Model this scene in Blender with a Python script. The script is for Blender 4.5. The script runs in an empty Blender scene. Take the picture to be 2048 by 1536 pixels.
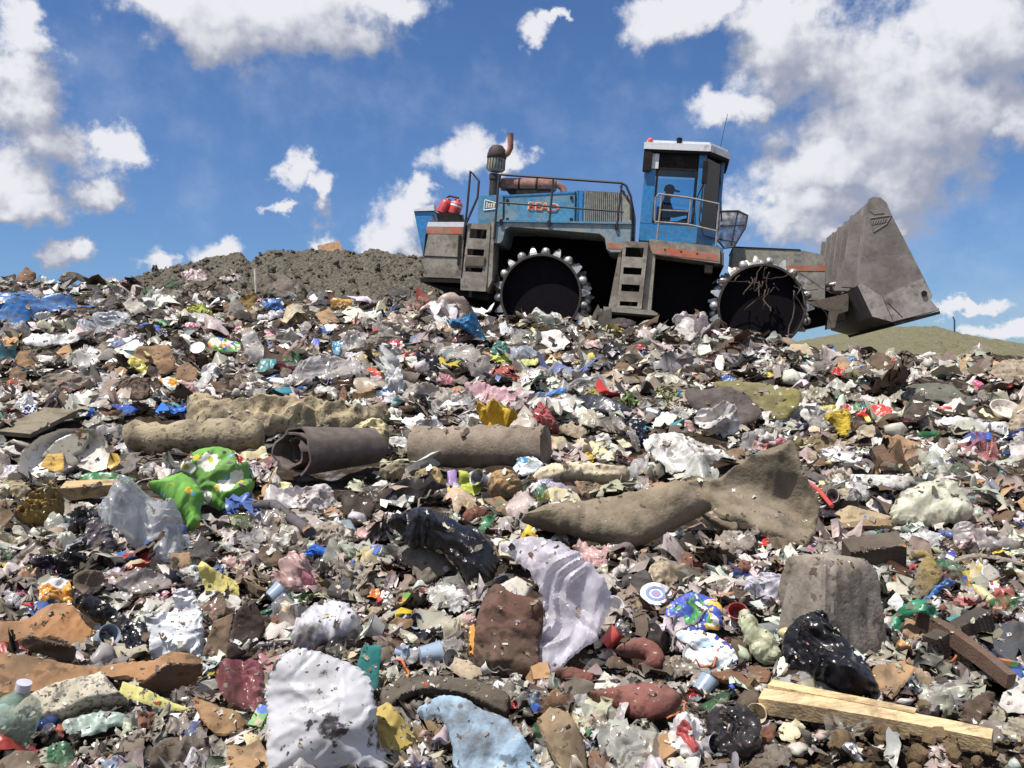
import bpy, bmesh, math, random
import numpy as np
from mathutils import Vector, Matrix, Quaternion
from mathutils.geometry import delaunay_2d_cdt, tessellate_polygon

# ------------------------------------------------------------------ basics
SC = bpy.context.scene
COL = SC.collection
F, CX, CY = 1774.0, 1024.0, 768.0          # pinhole of the 2048 x 1536 photograph
R = math.radians
rs = np.random.RandomState(7)


def lin(c, k=1.0):
    out = []
    for v in c[:3]:
        v = v / 255.0
        out.append(k * (v / 12.92 if v <= .04045 else ((v + .055) / 1.055) ** 2.4))
    return tuple(out) + (1.0,)


def tag(o, label=None, cat=None, group=None, kind=None):
    if label: o['label'] = label
    if cat: o['category'] = cat
    if group: o['group'] = group
    if kind: o['kind'] = kind
    return o


def mk(name, V, Fc, mat=None, parent=None, color=None, smooth=False, sharp=None, loc=None, mats=None, mi=None):
    me = bpy.data.meshes.new(name)
    me.from_pydata([tuple(map(float, v)) for v in V], [], [tuple(map(int, f)) for f in Fc])
    for m in (mats or [mat]):
        me.materials.append(m)
    if mi is not None:
        me.polygons.foreach_set('material_index', np.asarray(mi, np.int32))
    if smooth:
        me.polygons.foreach_set('use_smooth', np.ones(len(me.polygons), bool))
        if sharp: me.set_sharp_from_angle(angle=R(sharp))
    me.update()
    o = bpy.data.objects.new(name, me)
    COL.objects.link(o)
    if parent: o.parent = parent
    if color is not None: o.color = lin(color) if max(color[:3]) > 1.01 else tuple(color[:3]) + (1,)
    if loc is not None: o.location = loc
    return o


class MB:
    """collects shapes into one mesh"""
    def __init__(s): s.V = []; s.F = []
    def add(s, V, Fc):
        b = len(s.V); s.V += [tuple(v) for v in V]; s.F += [tuple(i + b for i in f) for f in Fc]; return s
    def box(s, lo, hi):
        x0, y0, z0 = lo; x1, y1, z1 = hi
        V = [(x0, y0, z0), (x1, y0, z0), (x1, y1, z0), (x0, y1, z0), (x0, y0, z1), (x1, y0, z1), (x1, y1, z1), (x0, y1, z1)]
        return s.add(V, [(0, 3, 2, 1), (4, 5, 6, 7), (0, 1, 5, 4), (1, 2, 6, 5), (2, 3, 7, 6), (3, 0, 4, 7)])
    def tube(s, pts, r, n=8, cap=True):
        P = [np.array(p, float) for p in pts]; rr = r if hasattr(r, '__len__') else [r] * len(P)
        V = []; up = np.array((0.13, .31, .94)); prev = None
        for i, p in enumerate(P):
            t = (P[min(i + 1, len(P) - 1)] - P[max(i - 1, 0)]); t = t / (np.linalg.norm(t) + 1e-12)
            a = np.cross(t, up if prev is None else np.cross(prev, t)); 
            if np.linalg.norm(a) < 1e-6: a = np.cross(t, (1, 0, 0))
            a = a / np.linalg.norm(a); b = np.cross(t, a); prev = a if prev is None else a
            # keep frames aligned
            if i and np.dot(a, lasta) < 0: a = -a; b = -b
            lasta = a; prev = a
            for k in range(n):
                th = 2 * math.pi * k / n; V.append(p + rr[i] * (math.cos(th) * a + math.sin(th) * b))
            prev = np.cross(t, a) * 0 + a
        Fc = []
        for i in range(len(P) - 1):
            for k in range(n):
                k2 = (k + 1) % n; Fc.append((i * n + k, i * n + k2, (i + 1) * n + k2, (i + 1) * n + k))
        if cap:
            Fc.append(tuple(range(n))[::-1]); Fc.append(tuple((len(P) - 1) * n + k for k in range(n)))
        return s.add(V, Fc)
    def lathe(s, prof, O, ax, n=24, closed_ends=True):
        ax = np.array(ax, float); ax /= np.linalg.norm(ax); O = np.array(O, float)
        a = np.cross(ax, (0.3, .2, .93)); 
        if np.linalg.norm(a) < .1: a = np.cross(ax, (1, 0, 0))
        a /= np.linalg.norm(a); b = np.cross(ax, a); V = []; Fc = []
        for (h, r) in prof:
            for k in range(n):
                th = 2 * math.pi * k / n; V.append(O + ax * h + r * (math.cos(th) * a + math.sin(th) * b))
        for i in range(len(prof) - 1):
            for k in range(n):
                k2 = (k + 1) % n; Fc.append((i * n + k, i * n + k2, (i + 1) * n + k2, (i + 1) * n + k))
        if closed_ends:
            Fc.append(tuple(range(n))[::-1]); Fc.append(tuple((len(prof) - 1) * n + k for k in range(n)))
        return s.add(V, Fc)
    def build(s, name, mat, parent=None, **k): return mk(name, s.V, s.F, mat, parent, **k)


# ------------------------------------------------------------------ noise
def vnoise(x, y, seed=0):
    xi = np.floor(x).astype(np.int64); yi = np.floor(y).astype(np.int64); fx = x - xi; fy = y - yi
    fx = fx * fx * (3 - 2 * fx); fy = fy * fy * (3 - 2 * fy)
    def h(a, b):
        n = (a * 374761393 + b * 668265263 + seed * 974711) & 0x7fffffff
        n = ((n ^ (n >> 13)) * 1274126177) & 0x7fffffff
        return ((n ^ (n >> 16)) & 0xffff) / 65535.0
    return (h(xi, yi) * (1 - fx) + h(xi + 1, yi) * fx) * (1 - fy) + (h(xi, yi + 1) * (1 - fx) + h(xi + 1, yi + 1) * fx) * fy - .5


def smooth01(x): x = np.clip(x, 0, 1); return x * x * (3 - 2 * x)


# ------------------------------------------------------------------ the landfill surface
_CP = np.array([-3000, -600, 0, 200, 400, 520, 700, 850, 1000, 1200, 1450, 1650, 1800, 2048, 2600, 5000], float)
_CR = np.array([560, 552, 562, 574, 584, 596, 604, 612, 638, 652, 674, 700, 712, 724, 745, 755], float)
_CYc = np.array([21, 21, 21, 21, 20.5, 19.5, 17.6, 16.4, 16.0, 15.6, 15.0, 14.8, 15, 15.2, 16, 17], float)


def H0(X, Y):
    X = np.asarray(X, float); Y = np.asarray(Y, float)
    Ys = np.maximum(Y, 2.0); px = CX + F * X / Ys
    rc = np.interp(px, _CP, _CR); yc = np.interp(px, _CP, _CYc)
    zc = (CY - rc) / F * yc
    # quadratic through (2,-.87) (6.5,-.3) (yc,zc)
    a0, b0, a1, b1 = 2.0, -.87, 6.5, -.30
    Yq = np.clip(Y, 2.0, yc)
    L0 = (Yq - a1) * (Yq - yc) / ((a0 - a1) * (a0 - yc)); L1 = (Yq - a0) * (Yq - yc) / ((a1 - a0) * (a1 - yc)); L2 = (Yq - a0) * (Yq - a1) / ((yc - a0) * (yc - a1))
    Z = b0 * L0 + b1 * L1 + zc * L2
    Z = Z + np.where(Y < 2, (np.maximum(Y, -20) - 2) * .10, 0)
    D = np.maximum(Y - yc, 0)
    Z = Z - .24 * smooth01(D / 1.6) + .03 * np.minimum(np.maximum(D - 1.6, 0), 5) - .03 * np.clip(D - 6.6, 0, 12) - .10 * np.clip(D - 20, 0, 120)
    return Z


def Hn(X, Y):
    amp = np.clip(np.asarray(Y) / 6.0, .55, 1.5)
    n = .085 * vnoise(X * .9 + 3, Y * .9, 1) + .10 * vnoise(X * 2.1, Y * 2.1 + 7, 2) + .085 * vnoise(X * 4.7, Y * 4.7, 3) + .05 * vnoise(X * 10, Y * 10, 4)
    return n * amp * 1.1


def H(X, Y):
    X = np.asarray(X, float); Y = np.asarray(Y, float)
    z = H0(X, Y) + Hn(X, Y)
    # loose soil heap low on the right
    z = z + .085 * np.exp(-((X - 1.02) / .33) ** 2 - ((Y - 2.02) / .16) ** 2)
    return z


_YS = np.geomspace(1.3, 30, 900)


def hit(px, py):
    """ground point seen at a pixel of the photograph"""
    x = (px - CX) / F; z = -(py - CY) / F
    g = H(x * _YS, _YS); d = z * _YS - g
    k = np.argmax(d <= 0)
    if d[k] > 0:                                  # above the crest: stand on the crest
        yc = float(np.interp(px, _CP, _CYc)); return np.array((x * yc, yc, float(H(x * yc, yc))))
    Y = _YS[k]
    if k:
        a, b = d[k - 1], d[k]; t = a / (a - b + 1e-12); Y = _YS[k - 1] + t * (_YS[k] - _YS[k - 1])
    return np.array((x * Y, Y, float(H(x * Y, Y))))


def ray(px, py): return np.array(((px - CX) / F, 1.0, -(py - CY) / F))


# ------------------------------------------------------------------ materials
def N(nt, t, **k):
    n = nt.nodes.new(t)
    for a, v in k.items(): setattr(n, a, v)
    return n


def mixc(nt, fac, a, b, blend='MIX'):
    n = N(nt, 'ShaderNodeMix', data_type='RGBA', blend_type=blend)
    for s, v in ((0, fac), (6, a), (7, b)):
        if hasattr(v, 'is_linked') or isinstance(v, bpy.types.NodeSocket): nt.links.new(v, n.inputs[s])
        else: n.inputs[s].default_value = v
    return n.outputs[2]


def ramp(nt, x, lo, hi, a=0., b=1.):
    n = N(nt, 'ShaderNodeMapRange', interpolation_type='SMOOTHSTEP'); nt.links.new(x, n.inputs[0])
    n.inputs[1].default_value = lo; n.inputs[2].default_value = hi; n.inputs[3].default_value = a; n.inputs[4].default_value = b
    return n.outputs[0]


def noise(nt, co, scale, detail=5, rough=.6, typ='FBM'):
    n = N(nt, 'ShaderNodeTexNoise'); n.noise_type = typ
    if co is not None: nt.links.new(co, n.inputs['Vector'])
    n.inputs['Scale'].default_value = scale; n.inputs['Detail'].default_value = detail; n.inputs['Roughness'].default_value = rough
    if typ != 'FBM': n.inputs['Distortion'].default_value = 1.3
    return n.outputs[0]


MUD = (.085, .066, .047, 1)


def M(name, src='obj', rough=.6, spec=.4, metal=0., bump=None, dirt=None, alpha=None, transl=0., var=.25, stretch=None, extra=None, speck=None, mud=MUD, grime=0.):
    """src: 'obj' (object colour), 'attr' (colour attribute) or an rgb tuple in 0..255"""
    m = bpy.data.materials.new(name); m.use_nodes = True; nt = m.node_tree; nt.nodes.clear()
    out = N(nt, 'ShaderNodeOutputMaterial'); tc = N(nt, 'ShaderNodeTexCoord'); oi = N(nt, 'ShaderNodeObjectInfo')
    add = N(nt, 'ShaderNodeVectorMath', operation='ADD'); mul = N(nt, 'ShaderNodeVectorMath', operation='SCALE')
    cb = N(nt, 'ShaderNodeCombineXYZ')
    for i in range(3): nt.links.new(oi.outputs['Random'], cb.inputs[i])
    mul.inputs['Scale'].default_value = 37.0; nt.links.new(cb.outputs[0], mul.inputs[0])
    nt.links.new(tc.outputs['Object'], add.inputs[0]); nt.links.new(mul.outputs[0], add.inputs[1]); co = add.outputs[0]
    if stretch:
        mp = N(nt, 'ShaderNodeMapping'); mp.inputs['Scale'].default_value = stretch; nt.links.new(co, mp.inputs[0]); cs = mp.outputs[0]
    else: cs = co
    if src == 'obj': c = oi.outputs['Color']
    elif src == 'attr':
        at = N(nt, 'ShaderNodeAttribute'); at.attribute_name = 'Col'; c = at.outputs['Color']
    else:
        rg = N(nt, 'ShaderNodeRGB'); rg.outputs[0].default_value = lin(src); c = rg.outputs[0]
    if var:
        v = noise(nt, cs, 14, 6, .65); f = ramp(nt, v, .25, .75, 1 - var, 1 + var * .6)
        hs = N(nt, 'ShaderNodeHueSaturation'); nt.links.new(f, hs.inputs['Value']); nt.links.new(c, hs.inputs['Color']); c = hs.outputs[0]
    if extra: c = extra(nt, co, c)
    if grime:
        d = noise(nt, co, 3.5, 4, .6); f = ramp(nt, d, .35, .7, grime * .35, grime * 1.5); c = mixc(nt, f, c, (.19, .165, .14, 1))
    if dirt:
        sc, lo, hi, amt = dirt
        d = noise(nt, co, sc, 7, .68); f = ramp(nt, d, lo, hi, 0, amt); c = mixc(nt, f, c, mud)
    if speck:
        sc, lo, hi, amt = speck
        d = noise(nt, co, sc, 3, .5); f = ramp(nt, d, lo, hi, 0, amt); c = mixc(nt, f, c, (mud[0] * .5, mud[1] * .5, mud[2] * .5, 1))
    p = N(nt, 'ShaderNodeBsdfPrincipled'); nt.links.new(c, p.inputs['Base Color'])
    p.inputs['Roughness'].default_value = rough; p.inputs['Specular IOR Level'].default_value = spec; p.inputs['Metallic'].default_value = metal
    if rough > .25 and dirt:
        pass
    if bump:
        typ, sc, st, dist = bump
        h = noise(nt, cs, sc, 6, .6, typ); b = N(nt, 'ShaderNodeBump'); b.inputs['Strength'].default_value = st; b.inputs['Distance'].default_value = dist
        nt.links.new(h, b.inputs['Height']); nt.links.new(b.outputs[0], p.inputs['Normal'])
    sh = p.outputs[0]
    if transl:
        t = N(nt, 'ShaderNodeBsdfTranslucent'); nt.links.new(c, t.inputs['Color']); mx = N(nt, 'ShaderNodeMixShader'); mx.inputs[0].default_value = transl
        nt.links.new(sh, mx.inputs[1]); nt.links.new(t.outputs[0], mx.inputs[2]); sh = mx.outputs[0]
    if alpha is not None:
        t = N(nt, 'ShaderNodeBsdfTransparent'); mx = N(nt, 'ShaderNodeMixShader')
        a = noise(nt, co, 9, 5, .6); f = ramp(nt, a, .3, .7, max(alpha - .22, 0), min(alpha + .22, 1)); nt.links.new(f, mx.inputs[0])
        nt.links.new(t.outputs[0], mx.inputs[1]); nt.links.new(sh, mx.inputs[2]); sh = mx.outputs[0]
    nt.links.new(sh, out.inputs[0])
    return m


RIDGE = 'RIDGED_MULTIFRACTAL'
mt = {}
mt['bag'] = M('plastic_film', grime=.28, rough=.36, spec=.5, bump=(RIDGE, 24, .22, .006), dirt=(9, .49, .66, .75), transl=.12, var=.32, speck=(60, .66, .72, .7))
mt['clear'] = M('clear_film', grime=.2, rough=.22, spec=.6, bump=(RIDGE, 24, .28, .006), dirt=(7, .55, .70, .55), alpha=.56, transl=.2)
mt['black'] = M('black_film', rough=.28, spec=.5, bump=(RIDGE, 30, .35, .006), dirt=(10, .58, .70, .5), var=.2)
mt['paper'] = M('paper', grime=.28, rough=.8, spec=.2, bump=('FBM', 40, .3, .004), dirt=(11, .57, .67, .6), transl=.08, speck=(75, .66, .72, .6))
mt['card'] = M('cardboard', grime=.28, rough=.9, spec=.1, bump=('FBM', 30, .45, .006), dirt=(7, .45, .66, .7), speck=(26, .58, .68, .5), stretch=(1, 1, 1))
mt['rag'] = M('cloth', grime=.28, rough=.95, spec=.1, bump=('FBM', 55, .6, .006), dirt=(6, .45, .66, .75), speck=(34, .58, .68, .6))
mt['felt'] = M('felt', grime=.3, rough=1, spec=.05, bump=('FBM', 60, .9, .006), dirt=(4.5, .44, .72, .6), var=.35, speck=(70, .62, .72, .35))
mt['foam'] = M('foam', grime=.28, rough=.95, spec=.1, bump=('FBM', 38, .9, .012), dirt=(7, .42, .62, .8), mud=(.16, .13, .095, 1), speck=(30, .56, .66, .7))
mt['rubber'] = M('rubber', rough=.7, spec=.3, bump=('FBM', 45, .4, .004), dirt=(9, .48, .62, .6), var=.3)
mt['hard'] = M('hard_plastic', grime=.28, rough=.3, spec=.5, dirt=(9, .54, .64, .6), speck=(70, .64, .72, .6), var=.08)
mt['wood'] = M('wood', grime=.28, rough=.8, spec=.2, bump=('FBM', 18, .6, .006), dirt=(9, .46, .64, .65), stretch=(1, 9, 9), var=.35)
mt['metal'] = M('scrap_metal', rough=.38, spec=.5, metal=.7, bump=('FBM', 30, .4, .004), dirt=(8, .50, .62, .7))
mt['glass'] = M('pale_bottle_plastic', grime=.28, rough=.12, spec=.6, alpha=.45, transl=.15, var=.1, dirt=(9, .58, .68, .6))
# ------------------------------------------------------------------ camera, sun, sky
cam = bpy.data.cameras.new('camera'); camo = bpy.data.objects.new('camera', cam); COL.objects.link(camo)
cam.sensor_width = 36; cam.lens = 36 * F / 2048; cam.clip_start = .05; cam.clip_end = 5000
camo.location = (0, 0, 0); camo.rotation_euler = (R(90), 0, 0); SC.camera = camo

TOSUN = Vector((-.33, -.22, .92)).normalized()
sun = bpy.data.lights.new('sun', 'SUN'); sun.energy = 4.4; sun.angle = R(.5); sun.color = (1, .955, .88)
suno = bpy.data.objects.new('sun', sun); COL.objects.link(suno); suno.rotation_euler = TOSUN.to_track_quat('Z', 'Y').to_euler()

SKY_S = .115
W = bpy.data.worlds.new('World'); SC.world = W; W.use_nodes = True; wt = W.node_tree; wt.nodes.clear()
wo = N(wt, 'ShaderNodeOutputWorld'); bg = N(wt, 'ShaderNodeBackground'); bg.inputs[1].default_value = SKY_S; wt.links.new(bg.outputs[0], wo.inputs[0])
sky = N(wt, 'ShaderNodeTexSky'); sky.sky_type = 'NISHITA'; sky.sun_disc = False; sky.sun_elevation = math.asin(TOSUN.z); sky.sun_rotation = math.atan2(TOSUN.x, TOSUN.y)
sky.altitude = 150; sky.air_density = 1.0; sky.dust_density = .6; sky.ozone_density = 2.2

# clouds: soft banks at fixed azimuth / elevation (radians), broken up by noise
CL = [  # x, y, rx, ry in photo pixels, turned into sky angles below
 (520, 10, 330, 105), (440, 70, 170, 70), (640, 62, 160, 72), (770, 5, 110, 50), (330, 20, 120, 50),
 (50, 205, 88, 100), (95, 290, 108, 70), (15, 345, 120, 80), (180, 392, 80, 40), (50, 410, 120, 36), (235, 290, 72, 38), (20, 60, 70, 60), (30, 130, 70, 50),
 (600, 340, 42, 50), (640, 392, 28, 48), (560, 412, 34, 17), (1078, 72, 62, 32), (1120, 50, 40, 16),
 (930, 305, 85, 55), (1010, 325, 60, 30), (805, 415, 82, 75), (775, 470, 75, 60), (845, 372, 42, 36), (815, 505, 60, 30),
 (125, 515, 58, 34), (325, 528, 55, 32), (440, 492, 68, 34), (655, 490, 42, 34),
 (1330, 20, 115, 62), (1410, 5, 95, 48), (1600, 100, 165, 110), (1480, 205, 100, 48), (1560, 30, 120, 62),
 (1850, 110, 160, 140), (1765, 240, 165, 110), (1650, 340, 180, 80), (1590, 420, 200, 62), (1800, 350, 140, 80), (1970, 50, 150, 120), (2040, 240, 70, 85), (1920, 210, 130, 100), (1700, 450, 150, 40), (1780, 250, 240, 190),
 (2000, 655, 80, 22), (1930, 600, 60, 14)]
THIN = [(700, 200, 420, 45, .20), (150, 130, 140, 60, .25), (1690, 470, 330, 80, .55), (1930, 520, 150, 50, .5), (380, 380, 60, 60, .35), (1990, 600, 160, 60, .45), (1300, 250, 300, 60, .12), (300, 230, 250, 40, .22), (650, 400, 120, 25, .2)]


def ang(px, py):
    az = math.atan((px - CX) / F); el = math.atan((CY - py) / F * math.cos(az)); return az, el


def cloud_group(blobs, name, det=11, gain=1.8, amp=2.6):
    g = bpy.data.node_groups.new(name, 'ShaderNodeTree')
    g.interface.new_socket('P', in_out='INPUT', socket_type='NodeSocketVector'); g.interface.new_socket('D', in_out='OUTPUT', socket_type='NodeSocketFloat')
    gi = N(g, 'NodeGroupInput'); go = N(g, 'NodeGroupOutput'); last = None
    nz = N(g, 'ShaderNodeTexNoise'); g.links.new(gi.outputs[0], nz.inputs['Vector']); nz.inputs['Scale'].default_value = 20; nz.inputs['Detail'].default_value = det; nz.inputs['Roughness'].default_value = .60
    nz2 = N(g, 'ShaderNodeTexNoise'); g.links.new(gi.outputs[0], nz2.inputs['Vector']); nz2.inputs['Scale'].default_value = 36; nz2.inputs['Detail'].default_value = 5; nz2.noise_type = 'RIDGED_MULTIFRACTAL'
    wz = N(g, 'ShaderNodeTexNoise'); g.links.new(gi.outputs[0], wz.inputs['Vector']); wz.inputs['Scale'].default_value = 15; wz.inputs['Detail'].default_value = 5; wz.inputs['Roughness'].default_value = .62
    w1 = N(g, 'ShaderNodeVectorMath', operation='SUBTRACT'); g.links.new(wz.outputs['Color'], w1.inputs[0]); w1.inputs[1].default_value = (.5, .5, .5)
    w2 = N(g, 'ShaderNodeVectorMath', operation='MULTIPLY_ADD'); g.links.new(w1.outputs[0], w2.inputs[0]); w2.inputs[1].default_value = (.11, .085, 0); g.links.new(gi.outputs[0], w2.inputs[2])
    for b in blobs:
        az, el = ang(b[0], b[1])
        s = N(g, 'ShaderNodeVectorMath', operation='SUBTRACT'); g.links.new(w2.outputs[0], s.inputs[0]); s.inputs[1].default_value = (az, el, 0)
        m = N(g, 'ShaderNodeVectorMath', operation='MULTIPLY'); g.links.new(s.outputs[0], m.inputs[0]); m.inputs[1].default_value = (F / b[2], F / b[3], 0)
        l = N(g, 'ShaderNodeVectorMath', operation='LENGTH'); g.links.new(m.outputs[0], l.inputs[0])
        o = N(g, 'ShaderNodeMath', operation='SUBTRACT'); o.inputs[0].default_value = 1.0; g.links.new(l.outputs['Value'], o.inputs[1]); v = o.outputs[0]
        if len(b) > 4:
            q = N(g, 'ShaderNodeMath', operation='MULTIPLY'); g.links.new(v, q.inputs[0]); q.inputs[1].default_value = b[4]; v = q.outputs[0]
        if last is None: last = v
        else:
            x = N(g, 'ShaderNodeMath', operation='SMOOTH_MAX'); x.inputs[2].default_value = .18; g.links.new(last, x.inputs[0]); g.links.new(v, x.inputs[1]); last = x.outputs[0]
    mm_ = N(g, 'ShaderNodeMath', operation='MULTIPLY_ADD'); g.links.new(last, mm_.inputs[0]); mm_.inputs[1].default_value = gain; mm_.inputs[2].default_value = -.05 if gain > 1 else 0
    cl = N(g, 'ShaderNodeClamp'); g.links.new(mm_.outputs[0], cl.inputs[0]); cl.inputs[1].default_value = -1.5; cl.inputs[2].default_value = 1.15
    a = N(g, 'ShaderNodeMath', operation='MULTIPLY_ADD'); g.links.new(nz.outputs[0], a.inputs[0]); a.inputs[1].default_value = amp; a.inputs[2].default_value = -amp * .5
    b2 = N(g, 'ShaderNodeMath', operation='MULTIPLY_ADD'); g.links.new(nz2.outputs[0], b2.inputs[0]); b2.inputs[1].default_value = .22; g.links.new(a.outputs[0], b2.inputs[2])
    c = N(g, 'ShaderNodeMath', operation='ADD'); g.links.new(b2.outputs[0], c.inputs[0]); g.links.new(cl.outputs[0], c.inputs[1]); g.links.new(c.outputs[0], go.inputs[0])
    return g


tcw = N(wt, 'ShaderNodeTexCoord'); sx = N(wt, 'ShaderNodeSeparateXYZ'); wt.links.new(tcw.outputs['Generated'], sx.inputs[0])
azn = N(wt, 'ShaderNodeMath', operation='ARCTAN2'); wt.links.new(sx.outputs[0], azn.inputs[0]); wt.links.new(sx.outputs[1], azn.inputs[1])
eln = N(wt, 'ShaderNodeMath', operation='ARCSINE'); wt.links.new(sx.outputs[2], eln.inputs[0])
pv = N(wt, 'ShaderNodeCombineXYZ'); wt.links.new(azn.outputs[0], pv.inputs[0]); wt.links.new(eln.outputs[0], pv.inputs[1])
G1 = cloud_group(CL, 'cloud_banks'); G2 = cloud_group([b for b in THIN], 'thin_cloud', 6, 1.0, 1.6); G3 = cloud_group(CL, 'cloud_body', 3, 1.5, 1.3)


def gcall(g, vec):
    n = N(wt, 'ShaderNodeGroup'); n.node_tree = g; wt.links.new(vec, n.inputs[0]); return n.outputs[0]


def offs(dx, dy):
    n = N(wt, 'ShaderNodeVectorMath', operation='ADD'); wt.links.new(pv.outputs[0], n.inputs[0]); n.inputs[1].default_value = (dx, dy, 0); return n.outputs[0]


d0 = gcall(G1, pv.outputs[0]); l0 = gcall(G3, pv.outputs[0]); l1 = gcall(G3, offs(-.022, .048)); d1 = gcall(G1, offs(-.008, .016)); dt = gcall(G2, pv.outputs[0])
cov = ramp(wt, d0, -.05, .95)
dif = N(wt, 'ShaderNodeMath', operation='SUBTRACT'); wt.links.new(d0, dif.inputs[0]); wt.links.new(d1, dif.inputs[1])
dl = N(wt, 'ShaderNodeMath', operation='SUBTRACT'); wt.links.new(l0, dl.inputs[0]); wt.links.new(l1, dl.inputs[1])
dm = N(wt, 'ShaderNodeMath', operation='MULTIPLY_ADD'); wt.links.new(dif.outputs[0], dm.inputs[0]); dm.inputs[1].default_value = .28; wt.links.new(dl.outputs[0], dm.inputs[2])
lit = ramp(wt, dm.outputs[0], -.62, .95)
ccol = mixc(wt, lit, (.235 / SKY_S, .255 / SKY_S, .325 / SKY_S, 1), (.555 / SKY_S, .56 / SKY_S, .595 / SKY_S, 1))
thin = ramp(wt, dt, -.25, 1.1, 0, .34)
tint = N(wt, 'ShaderNodeMix', data_type='RGBA', blend_type='MULTIPLY'); tint.inputs[0].default_value = 1.0; wt.links.new(sky.outputs[0], tint.inputs[6]); tint.inputs[7].default_value = (.355, .475, .65, 1)
c1 = mixc(wt, thin, tint.outputs[2], (.40 / SKY_S, .45 / SKY_S, .55 / SKY_S, 1))
c2 = mixc(wt, cov, c1, ccol)
# unseen bright cloud added overhead and behind the viewer to lift fill light
far = noise(wt, tcw.outputs['Generated'], 3.2, 7, .58); fm = ramp(wt, far, .42, .58); ff_ = ramp(wt, sx.outputs[1], .74, .58)
fa = N(wt, 'ShaderNodeMath', operation='MULTIPLY'); wt.links.new(fm, fa.inputs[0]); wt.links.new(ff_, fa.inputs[1]); up_ = ramp(wt, sx.outputs[2], .02, .15); fb = N(wt, 'ShaderNodeMath', operation='MULTIPLY'); wt.links.new(fa.outputs[0], fb.inputs[0]); wt.links.new(up_, fb.inputs[1])
c3 = mixc(wt, fb.outputs[0], c2, (.50 / SKY_S, .51 / SKY_S, .54 / SKY_S, 1)); wt.links.new(c3, bg.inputs[0])

SC.view_settings.view_transform = 'Standard'; SC.view_settings.look = 'None'; SC.view_settings.gamma = 1; SC.view_settings.exposure = .58
SC.render.engine = 'CYCLES'; SC.cycles.max_bounces = 6; SC.cycles.diffuse_bounces = 3; SC.cycles.transparent_max_bounces = 10; SC.cycles.use_denoising = True
SC.cycles.caustics_reflective = False; SC.cycles.caustics_refractive = False
# ------------------------------------------------------------------ ground sheet
def soil_extra(nt, co, c):
    # mixed-in shreds of rubbish: small cells with their own colours
    v = N(nt, 'ShaderNodeTexVoronoi'); v.inputs['Scale'].default_value = 26; nt.links.new(co, v.inputs['Vector'])
    hs = N(nt, 'ShaderNodeHueSaturation'); hs.inputs['Saturation'].default_value = .18; hs.inputs['Value'].default_value = .34; nt.links.new(v.outputs['Color'], hs.inputs['Color'])
    f = ramp(nt, noise(nt, co, 6, 4), .5, .66, 0, .55)
    return mixc(nt, f, c, hs.outputs[0])


mt['soil'] = M('soil', src=(66, 56, 47), rough=1, spec=.05, bump=('FBM', 26, 1.0, .05), var=.5, extra=soil_extra)
mt['dirt'] = M('dirt', src=(106, 100, 90), rough=1, spec=.05, bump=('FBM', 5, 1.0, .22), var=.6, dirt=(1.1, .5, .7, .35))
mt['hill'] = M('dry_grass', src=(120, 115, 94), rough=1, spec=.05, bump=('FBM', 3, 1.0, .3), var=.35, dirt=(.8, .45, .6, .35), mud=(.13, .13, .06, 1))


def grid_obj(name, X, Y, Z, mat, kind):
    nr, nc = X.shape; V = np.stack([X, Y, Z], -1).reshape(-1, 3)
    i = np.arange(nr - 1)[:, None] * nc + np.arange(nc - 1)[None]
    Q = np.stack([i, i + 1, i + nc + 1, i + nc], -1).reshape(-1, 4)
    o = mk(name, V, Q, mat, smooth=True); tag(o, kind=kind); return o


ys = np.concatenate([[-400, -150, -60, -25, -12, -6, -3, -1, 0, .6], np.geomspace(1.0, 27, 250), [29, 33, 40, 50, 65, 90, 130, 200, 350, 700, 1500]])
ss = np.concatenate([[-4, -2.5, -1.8, -1.4, -1.1], np.linspace(-.95, .95, 300), [1.1, 1.4, 1.8, 2.5, 4]])
YY = np.repeat(ys[:, None], len(ss), 1); XX = ss[None] * np.sqrt(YY ** 2 + 3)
ZZ = H(XX, YY) - .035
g = grid_obj('ground', XX, YY, ZZ, mt['soil'], 'structure')

# dirt bank behind the rubbish
mpx = np.linspace(180, 960, 320); crest = np.interp(mpx, [180, 290, 330, 400, 440, 480, 500, 520, 560, 600, 640, 690, 715, 740, 800, 850, 900, 960], [585, 556, 541, 523, 511, 503, 521, 506, 494, 505, 502, 502, 513, 503, 507, 514, 520, 540])
tt = np.concatenate([np.linspace(0, 1, 90), np.linspace(1.05, 2.2, 20)])
xd = (mpx - CX) / F
Yd = 18.6 + 6.5 * np.minimum(tt, 1)[:, None] + np.maximum(tt - 1, 0)[:, None] * 6 + 0 * xd[None]
Zc = (CY - crest) / F * 25.1; base = (CY - 612) / F * 18.6
Zd = np.where(tt[:, None] <= 1, base + (Zc[None] - base) * (tt[:, None] ** .8), Zc[None] - (tt[:, None] - 1) * 4.0)
Xd = xd[None] * Yd
cl =   .25 * np.abs(vnoise(Xd * 1.3, Yd * 1.3, 15)) + .25 * np.abs(vnoise(Xd * 2.2, Yd * 2.2, 11)) + .20 * np.abs(vnoise(Xd * 5.5, Yd * 5.5, 12)) + .15 * np.abs(vnoise(Xd * 12, Yd * 12, 13)) + .2 * vnoise(Xd * .7, Yd * .7, 14)
Zd = Zd + (cl - .17) * np.clip(1.5 - np.abs(tt[:, None] - .5), .4, 1)
grid_obj('dirt_bank', Xd, Yd, Zd, mt['dirt'], 'structure')

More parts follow.
